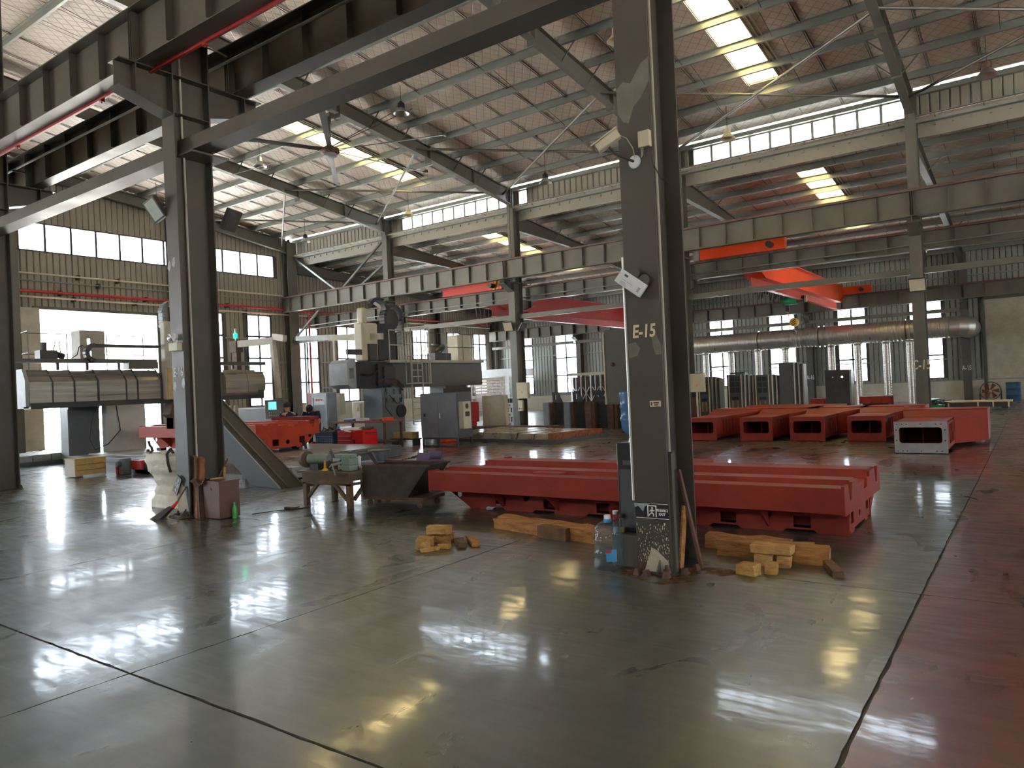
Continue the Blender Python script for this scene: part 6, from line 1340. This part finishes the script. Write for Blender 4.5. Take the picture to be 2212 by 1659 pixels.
part('arrow', MB().prism([(-.12,0),(-.08,.025),(-.08,.008),(-.04,.008),(-.04,-.008),(-.08,-.008),(-.08,-.025)],'y',-.0095,-.008).xf(T), 'label_white', t); part('running_figure', MB().plate(rect(-.03,.03,-.035,.035),[rect(-.022,.022,-.035,.028)],'y',-.0095,-.008).beam((0,-.009,.015),(-.008,-.009,-.01),.008,.001,(0,1,0)).beam((-.008,-.009,-.01),(.014,-.009,-.03),.007,.001,(0,1,0)).beam((-.008,-.009,-.01),(-.018,-.009,-.03),.007,.001,(0,1,0)).xf(T), 'label_white', t)
part('lettering', MB().box(.045,.06,-.0095,-.008,-.012,.012).box(.068,.085,-.0095,-.008,-.012,.012).box(.093,.108,-.0095,-.008,-.012,.012).xf(T), 'label_white', t)
t = thing('steel_box','brown painted sheet-steel box standing against the E-16 column','box',(kx+.45,6.0,0)); part('box', MB().box(kx+.41,kx+.80,5.86,6.18,.01,.52), 'brown_paint', t, bevel=.006); part('lid', MB().box(kx+.40,kx+.81,5.85,6.19,.515,.53), 'brown_paint', t); part('hasp', MB().prism([(kx+.59,.40),(kx+.62,.40),(kx+.605,.44)],'y',5.852,5.86), 'rust_dark', t)
for i,(p,q,r0,m) in enumerate((((kx+.22,5.84,0),(kx+.13,5.90,.88),.045,'wood_dark'),((kx+.27,5.86,0),(kx+.22,5.95,.86),.05,'rust'),((kx+.32,5.80,0),(kx+.24,5.86,.46),.045,'rust'),((kx+.38,5.80,0),(kx+.29,5.85,.50),.05,'rust_dark'))):
    solo('rusty_trough', MB().hexa([(p[0]-r0,p[1],p[2]),(p[0]+r0,p[1]-.02,p[2]),(p[0]+r0,p[1]+.05,p[2]),(p[0]-r0,p[1]+.06,p[2]),(q[0]-r0*.8,q[1],q[2]),(q[0]+r0,q[1]-.02,q[2]-.03),(q[0]+r0,q[1]+.05,q[2]-.03),(q[0]-r0,q[1]+.06,q[2])]), m, ('tall dark board leaning in the E-16 column','tall rusty orange strip in the E-16 column','short rusty slab leaning at the foot of the E-16 column','short dark rusty slab touching the brown box')[i], 'plank', p, bevel=.004)
rg = MB(); V = []; random.seed(8)
for i in range(9):
    for j in range(6): V.append((kx+.13+.045*i, 5.80+.04*j, .50+.04*math.sin(i*.9)+.03*random.random()-.04*(j==0)))
rg.add(V,[(i*6+j,(i+1)*6+j,(i+1)*6+j+1,i*6+j+1) for i in range(8) for j in range(5)]); solo('rag','x' and rg,'rust_dark','dirty brown cloth draped over the slabs and the brown box','cloth',(kx+.3,5.9,.5))
for i,(p,q,r,m,l) in enumerate((((kx+.45,5.95,.54),(kx+.98,5.80,.60),.014,'wood_pale','pale broom stick lying on top of the brown box'),((kx+.42,6.1,.53),(kx+.52,6.2,.82),.012,'wood_dark','short stick leaning up from the brown box'),((kx+.53,6.12,.53),(kx+.53,6.14,.70),.016,'wood_pale','stubby pale peg standing behind the brown box'))):
    solo('stick', MB().tube(p,q,r,8), m, l, 'stick', p)
block('tiny yellow wood block by the foot of the E-16 column', kx-.20, 5.60, 0, .09,.07,.05,.2,'wood_pale',31)
solo('green_bottle', MB().lathe([(0,0),(.035,0),(.036,.14),(.015,.19),(.015,.22),(0,.22)],(kx+.86,6.05,0),12), 'green_bin', 'small green bottle right of the brown box', 'bottle', (kx+.86,6.05,0))
t = thing('power_lead','dark power lead with a rusty clamp trailing from the brown box to the bench','cable',(-9.7,6.8,0))
part('lead', MB().path([(kx+.9,6.3,.012),(-9.2+.1,6.62,.012),(-9.0,6.80,.012)],.007,6), 'black', t); part('lead', MB().path([(-8.93,6.86,.012),(-8.85,7.05,.012),(-9.05,7.2,.012),(-9.18,7.3,.012),(-9.2,7.3,.2),(-9.22,7.3,.42)],.009,6), 'black', t)
part('clamp', MB().box(-9.12,-8.93,6.80,6.86,.0,.04).path([(-8.93,6.83,.03),(-8.9,6.9,.04),(-8.87,6.83,.03),(-8.9,6.78,.03),(-8.93,6.83,.03)],.009,6), 'rust_dark', t)
# ================================================================ BENCH AND CART
t = thing('work_bench','brown steel work bench with braced legs','bench',(-8.7,7.5,0)); bx0,bx1,by0,by1 = -9.20,-8.14,7.22,7.86
for x,y in ((bx0,by0),(bx1-.09,by0),(bx0,by1-.09),(bx1-.09,by1-.09)): part('leg', MB().box(x,x+.075,y,y+.075,0,.52), 'bench_brown', t)
part('top', MB().box(bx0-.06,bx1+.04,by0-.06,by1+.05,.50,.535), 'bench_brown', t); part('apron', MB().box(bx0,bx1,by0-.005,by0+.02,.40,.50).box(bx1-.02,bx1+.005,by0,by1,.40,.50).box(bx0-.02,bx1+.01,by0-.02,by0+.0,.36,.40), 'bench_brown', t)
part('frame', MB().box(bx0,bx1,by0,by0+.03,.33,.37).box(bx1-.03,bx1,by0,by1,.33,.37), 'bench_brown', t)
for p,q in (((bx0+.08,by0+.03,.12),(bx0+.34,by0+.03,.36)),((bx1-.1,by0+.03,.12),(bx1-.38,by0+.03,.36)),((bx1-.03,by0+.1,.12),(bx1-.03,by0+.36,.36))): part('brace', MB().beam(p,q,.04,.05), 'bench_brown', t)
t = thing('bench_grinder','green-grey bench grinder on the left end of the bench','grinder',(-9.2,7.35,.535))
part('body', MB().tube((-9.13,7.30,.70),(-8.80,7.42,.70),.075,18), 'sage', t); part('wheel_guard', MB().lathe([(.0,-.05),(.12,-.05),(.125,.02),(.0,.02)],(-9.17,7.29,.70),20,'x'), 'bench_brown', t); part('wheel_cap', MB().lathe([(.02,-.056),(.06,-.056),(.065,-.05)],(-9.17,7.29,.70),18,'x'), 'grey_light', t); part('foot', MB().box(-9.1,-8.9,7.28,7.44,.535,.63), 'steel_dark', t)
t = thing('bench_vice','green-grey bench vice with its bar hanging over the bench front','vice',(-8.35,7.35,.535))
part('body', MB().box(-8.43,-8.22,7.30,7.48,.535,.62).box(-8.40,-8.22,7.30,7.46,.62,.76).hexa([(-8.56,7.32,.72),(-8.2,7.32,.72),(-8.2,7.44,.72),(-8.56,7.44,.72),(-8.58,7.32,.78),(-8.2,7.32,.78),(-8.2,7.44,.78),(-8.58,7.44,.78)]), 'sage', t, bevel=.01); part('screw', MB().tube((-8.38,7.3,.66),(-8.40,7.12,.64),.02,8).beam((-8.40,7.13,.66),(-8.28,7.08,.50),.014,.014).beam((-8.40,7.13,.66),(-8.52,7.18,.60),.014,.014), 'galv', t)
random.seed(31); bench = [('tall steel shaft standing on the bench','shaft',-8.85,7.5,.022,.30,'steel'),('left dark turned part on the bench','part',-8.95,7.42,.035,.14,'rust_dark'),('dark turned part beside the tall shaft','part',-8.80,7.4,.035,.14,'rust_dark'),('blue-labelled tin on the bench','tin',-8.66,7.55,.035,.15,'blue'),('third dark turned part under the blue tin','part',-8.62,7.38,.035,.12,'rust_dark'),('small white bottle at the back of the bench','bottle',-8.50,7.75,.025,.18,'white')]
for l,c,x,y,r,h,m in bench:
    solo('turned_part' if c != 'bottle' else 'small_bottle', MB().lathe([(0,0),(r*1.4,0),(r*1.4,.012),(r,.02),(r,h*.8),(r*1.3,h*.82),(r*1.3,h*.9),(r*.7,h*.92),(r*.7,h),(0,h)],(x,y,.536),14), m, l, c, (x,y,.536))
solo('brass_cone', MB().lathe([(.05,0),(.045,.015),(.02,.035),(.012,.15),(0,.15)],(-8.74,7.28,.536),14), 'yellow', 'brass-footed spindle at the front of the bench', 'part', (-8.74,7.28,.536))
for i in range(7): x = -8.62+.035*i; solo('steel_rod', MB().tube((x,7.28,.55+.01*(i%3)),(x+.06,7.5,.56+.012*(i%2)),.012,6), 'galv' if i%2 else 'rust_dark', 'small rod in the heap on the bench front', 'rod', (x,7.3,.55), 'rods heaped on the bench')
t = thing('chip_cart','dark steel tipping chip cart on casters','cart',(-7.6,7.6,0)); cx0,cx1 = -8.12,-7.05; cy0,cy1 = 7.45,8.0
mb = MB(); o = [(-8.12,.15),(-7.38,.15),(-6.98,.62),(-8.12,.58)]
mb.prism([(cx0,.16),(-7.32,.16),(-6.95,.62),(cx0,.60)],'y',cy0,cy0+.012); mb.prism([(cx0,.16),(-7.32,.16),(-6.95,.62),(cx0,.60)],'y',cy1-.012,cy1)
mb.hexa([(cx0,cy0,.16),(cx0+.012,cy0,.16),(cx0+.012,cy1,.16),(cx0,cy1,.16),(cx0,cy0,.60),(cx0+.012,cy0,.60),(cx0+.012,cy1,.60),(cx0,cy1,.60)]); mb.hexa([(-7.33,cy0,.16),(-7.32,cy0,.16),(-7.32,cy1,.16),(-7.33,cy1,.16),(-6.96,cy0,.62),(-6.945,cy0,.62),(-6.945,cy1,.62),(-6.96,cy1,.62)]); mb.box(cx0,-7.32,cy0,cy1,.155,.165)
T = Matrix.Translation((-8.12,7.45,0))@Matrix.Rotation(math.radians(8),4,'Z')@Matrix.Translation((8.12,-7.45,0))
part('tub', mb.xf(T), 'cart_brown', t); part('rim', MB().box(cx0,-6.93,cy0-.015,cy0+.01,.60,.625).box(cx0,-6.93,cy1-.01,cy1+.015,.60,.625).xf(T), 'rust_dark', t)
part('chassis', MB().box(cx0-.02,-7.05,cy0,cy1,.115,.155).xf(T), 'rust_dark', t); part('chip_load', MB().box(cx0+.02,-7.1,cy0+.02,cy1-.02,.50,.53).xf(T), 'chips', t)
hd = MB()
for y in (cy0+.03,cy1-.05): hd.hexa([(cx0-.02,y-.01,.42),(cx0+.03,y-.01,.42),(cx0+.03,y+.01,.42),(cx0-.02,y+.01,.42),(cx0-.30,y-.01,.74),(cx0-.20,y-.01,.74),(cx0-.20,y+.01,.74),(cx0-.30,y+.01,.74)])
hd.tube((cx0-.25,cy0,.75),(cx0-.25,cy1,.75),.018,8); part('handle', hd.xf(T), 'steel_dark', t)
for x,y in ((cx0+.08,cy0+.06),(cx0+.08,cy1-.06),(-7.15,cy0+.06),(-7.15,cy1-.06)):
    w_ = part('caster', MB().lathe([(0,-.015),(.045,-.015),(.045,.015),(0,.015)],(x,y,.047),16,'y').box(x-.02,x+.02,y-.022,y-.018,.04,.115).box(x-.02,x+.02,y+.018,y+.022,.04,.115).xf(T), 'rust_dark', t)
# pedestal tables behind the bench
t = thing('parts_stand','low dark stand with a round plate behind the bench and cart','stand',(-9.0,8.9,0)); part('body', MB().box(-9.55,-8.75,8.7,9.1,.0,.50), 'grey_mid', t, bevel=.01); part('round_plate', MB().lathe([(0,.66),(.20,.66),(.20,.69),(0,.69)],(-9.25,8.9,0),20), 'steel_dark', t); part('pedestal', MB().tube((-9.25,8.9,.5),(-9.25,8.9,.66),.13,14), 'grey_mid', t)
solo('stand_box', MB().box(-8.7,-8.05,8.75,9.2,.0,.52), 'grey_mid', 'dark grey cabinet behind the chip cart', 'cabinet', (-8.4,9,0), bevel=.01)
solo('purple_tray', MB().plate([(-8.30,.522),(-8.02,.522),(-7.98,.66),(-8.26,.66)],[],'y',8.8,8.82).box(-8.3,-8.02,8.82,9.1,.522,.53).prism([(-8.30,.522),(-8.02,.522),(-7.98,.66),(-8.26,.66)],'y',9.08,9.1), 'purple', 'purple plastic parts tray on the stand behind the cart', 'tray', (-8.2,8.9,.52))
for i in range(9): x = -8.66+.035*i; solo('metal_offcut', MB().beam((x,8.85,.53+.008*i),(x+.22,8.92,.56+.012*i),.03,.012), random.choice(['rust_dark','wood','machined']), 'metal offcut heaped beside the purple tray', 'offcut', (x,8.85,.53), 'metal offcuts by the purple tray')
# ================================================================ WORKERS
def person(label, base, joints, shirt, parts):
    t = thing('person', label, 'person', base, rz=0); OFF[t] = (0,0,0)
    P = joints
    names = list(P); idx = {n:i for i,n in enumerate(names)}
    edges = [('pelvis','waist'),('waist','chest'),('chest','neck'),('neck','chin'),('chin','head'),('head','crown'),('chest','sh_l'),('sh_l','el_l'),('el_l','wr_l'),('wr_l','palm_l'),('chest','sh_r'),('sh_r','el_r'),('el_r','wr_r'),('wr_r','palm_r'),('pelvis','hip_l'),('hip_l','kn_l'),('kn_l','an_l'),('an_l','toe_l'),('pelvis','hip_r'),('hip_r','kn_r'),('kn_r','an_r'),('an_r','toe_r')]
    R = dict(pelvis=.13,waist=.125,chest=.15,neck=.055,chin=.07,head=.098,crown=.075,sh_l=.075,sh_r=.075,el_l=.045,el_r=.045,wr_l=.03,wr_r=.03,palm_l=.035,palm_r=.035,hip_l=.10,hip_r=.10,kn_l=.06,kn_r=.06,an_l=.045,an_r=.045,toe_l=.04,toe_r=.04)
    vs = [P[n] for n in names]; es = [(idx[a],idx[b]) for a,b in edges]; rad = [R[n] for n in names]
    for s in 'lr':      # fingers rooted in the palm
        pa = Vector(P['palm_'+s]); w = Vector(P['wr_'+s]); d = (pa-w).normalized(); sd = d.cross(Vector((0,0,1))).normalized()
        for k,(o,L) in enumerate(((-.03,.075),(-.01,.09),(.01,.085),(.03,.065))):
            b = pa+sd*o+d*.02; m_ = b+d*L*.6; e = m_+d*L*.35+Vector((0,0,-.03)); n0 = len(vs)
            vs += [tuple(b),tuple(m_),tuple(e)]; es += [(idx['palm_'+s],n0),(n0,n0+1),(n0+1,n0+2)]; rad += [.011,.009,.008]
        b = pa-d*.02+sd*.045; e = b+d*.05+sd*.015; n0 = len(vs); vs += [tuple(b),tuple(e)]; es += [(idx['palm_'+s],n0),(n0,n0+1)]; rad += [.011,.009]
    me = bpy.data.meshes.new('body'); me.from_pydata([tuple(Vector(v)) for v in vs], es, []); o = bpy.data.objects.new('body', me); COL.objects.link(o); o.parent = t; me.materials.append(M['skin']); OFF[o] = (0,0,0)
    bm_ = o.modifiers.new('s','SKIN'); sv = me.skin_vertices
    if not sv: pass
    lay = me.skin_vertices[0].data if len(me.skin_vertices) else None
    if lay:
        for i,r in enumerate(rad): lay[i].radius = (r,r)
        lay[0].use_root = True
    o.modifiers.new('d','SUBSURF').levels = 1; o.modifiers['d'].render_levels = 2
    return t, P
def garment(name, t, chain, rs, m, n=12, sq=(1,1)):
    part(name, MB().path(chain, .1, n, rs), m, t)
def dress(t, P, shirt, head_fwd, hair='hair'):
    V3 = lambda n: Vector(P[n])
    f = Vector(head_fwd).normalized(); up = (V3('crown')-V3('chin')).normalized(); sd = f.cross(up).normalized()
    ax = (V3('neck')-V3('pelvis')).normalized(); sh = (V3('sh_r')-V3('sh_l')).normalized()
    rows = []; pts = [(-.06,.155,.12),(.12,.15,.115),(.30,.175,.13),(.42,.20,.13),(.50,.17,.10),(.545,.085,.07)]
    L = (V3('neck')-V3('pelvis')).length; fw = sh.cross(ax).normalized(); mb = MB(); V = []
    for h,a,b in pts:
        u = h/.545; c = V3('pelvis').lerp(V3('waist'), min(1,max(0,u*2.2))) if u < .45 else V3('waist').lerp(V3('neck'), (u-.45)/.55)
        V += [tuple(c+sh*a*math.cos(2*PI*j/16)+fw*b*math.sin(2*PI*j/16)) for j in range(16)]
    mb.add(V,[(i*16+j,i*16+(j+1)%16,(i+1)*16+(j+1)%16,(i+1)*16+j) for i in range(len(pts)-1) for j in range(16)]); part('shirt', mb, shirt, t)
    for s in 'lr':
        a,b = V3('sh_'+s),V3('el_'+s); part('sleeve', MB().path([tuple(a-(b-a)*.1),tuple(a.lerp(b,.3)),tuple(a.lerp(b,.75))],.09,12,[.085,.08,.068],False), shirt, t)
        part('trouser_leg', MB().path([tuple(V3('pelvis')),tuple(V3('hip_'+s)),tuple(V3('kn_'+s)),tuple(V3('an_'+s)+Vector((0,0,.03)))],.1,12,[.12,.115,.085,.07]), 'trousers', t)
        part('shoe', MB().path([tuple(V3('an_'+s)+Vector((0,0,-.03))),tuple(V3('toe_'+s))],.05,10,[.05,.045]), 'black', t)
    hc = V3('head'); hm = MB(); V = []
    for i in range(7):
        th = PI*.62*i/6
        for j in range(14):
            ph = 2*PI*j/14; d = up*math.cos(th)+(sd*math.cos(ph)+f*math.sin(ph)*1.1)*math.sin(th)
            if d.dot(f) > .42 and d.dot(up) < .55: d = d*.9
            V.append(tuple(hc+up*.02+d*.118-f*.012))
    hm.add(V,[(i*14+j,i*14+(j+1)%14,(i+1)*14+(j+1)%14,(i+1)*14+j) for i in range(6) for j in range(14)]); part('hair', hm, hair, t)
    part('nose', MB().tube(hc+f*.085-up*.0,hc+f*.125-up*.03,.010,6,.016), 'skin', t)
    for s in (-1,1):
        part('eye', MB().lathe([(0,-.004),(.011,0),(0,.004)],tuple(hc+f*.096+up*.012+sd*s*.035),8,'z'), 'black', t); part('ear', MB().hexa([tuple(hc+sd*s*(.100+.012*k)+up*u+f*v) for k in (0,1) for u,v in ((-.03,-.02),(-.03,.015),(.03,.015),(.03,-.02))]), 'skin', t)
    part('mouth', MB().beam(hc+f*.098-up*.052-sd*.022,hc+f*.098-up*.052+sd*.022,.006,.007), 'brown_paint', t)
def jj(b, rz, d):
    R_ = Matrix.Rotation(rz,3,'Z'); return {k:tuple(R_@Vector(v)+Vector(b)) for k,v in d.items()}
# seated worker facing the panel (local +y is forward)
J1 = dict(pelvis=(0,0,.56),waist=(0,.02,.74),chest=(0,.06,.95),neck=(0,.09,1.10),chin=(0,.13,1.16),head=(0,.14,1.26),crown=(0,.12,1.34),sh_l=(-.18,.06,1.02),el_l=(-.24,.16,.80),wr_l=(-.16,.38,.86),palm_l=(-.14,.45,.87),sh_r=(.18,.06,1.02),el_r=(.24,.16,.80),wr_r=(.14,.38,.86),palm_r=(.12,.45,.87),hip_l=(-.10,.03,.54),kn_l=(-.13,.42,.52),an_l=(-.13,.44,.09),toe_l=(-.13,.60,.04),hip_r=(.10,.03,.54),kn_r=(.13,.42,.52),an_r=(.13,.44,.09),toe_r=(.13,.60,.04))
b1 = (-17.40,13.30,.14); P1 = jj(b1, math.radians(80), J1)
t, P = person('worker in a dark shirt seated at the hanging control panel, seen from the side', b1, {k:tuple(Vector(v)-Vector(b1)) for k,v in P1.items()}, 'navy', None); t.location = b1
dress(t, P, 'navy', Matrix.Rotation(math.radians(75),3,'Z')@Vector((0,1,-.1)))
t = thing('stool','plain dark stool under the seated worker','stool',(b1[0],b1[1],0)); part('seat', MB().lathe([(0,.50),(.17,.50),(.17,.54),(0,.54)],(b1[0],b1[1],0),16), 'black', t)
for k in range(4): part('leg', MB().tube((b1[0]+.1*math.cos(k*PI/2+.7),b1[1]+.1*math.sin(k*PI/2+.7),.5),(b1[0]+.16*math.cos(k*PI/2+.7),b1[1]+.16*math.sin(k*PI/2+.7),0),.015,6), 'steel_dark', t)
J2 = dict(pelvis=(0,-.12,.86),waist=(0,-.04,1.0),chest=(0,.10,1.15),neck=(0,.22,1.24),chin=(0,.28,1.23),head=(0,.34,1.27),crown=(0,.37,1.34),sh_l=(-.19,.16,1.16),el_l=(-.27,.24,.90),wr_l=(-.22,.36,.72),palm_l=(-.20,.40,.65),sh_r=(.19,.16,1.16),el_r=(.27,.24,.90),wr_r=(.22,.36,.72),palm_r=(.20,.40,.65),hip_l=(-.10,-.12,.82),kn_l=(-.12,-.06,.46),an_l=(-.13,-.12,.09),toe_l=(-.14,.05,.04),hip_r=(.10,-.12,.82),kn_r=(.12,-.06,.46),an_r=(.13,-.12,.09),toe_r=(.14,.05,.04))
b2 = (-18.30,14.85,0); P2_ = jj(b2, math.radians(215), J2)
t, P = person('worker in a navy polo shirt and dark cap bending over the work, facing us', b2, {k:tuple(Vector(v)-Vector(b2)) for k,v in P2_.items()}, 'navy', None); t.location = b2
dress(t, P, 'navy', Matrix.Rotation(math.radians(215),3,'Z')@Vector((0,.7,-.7)))
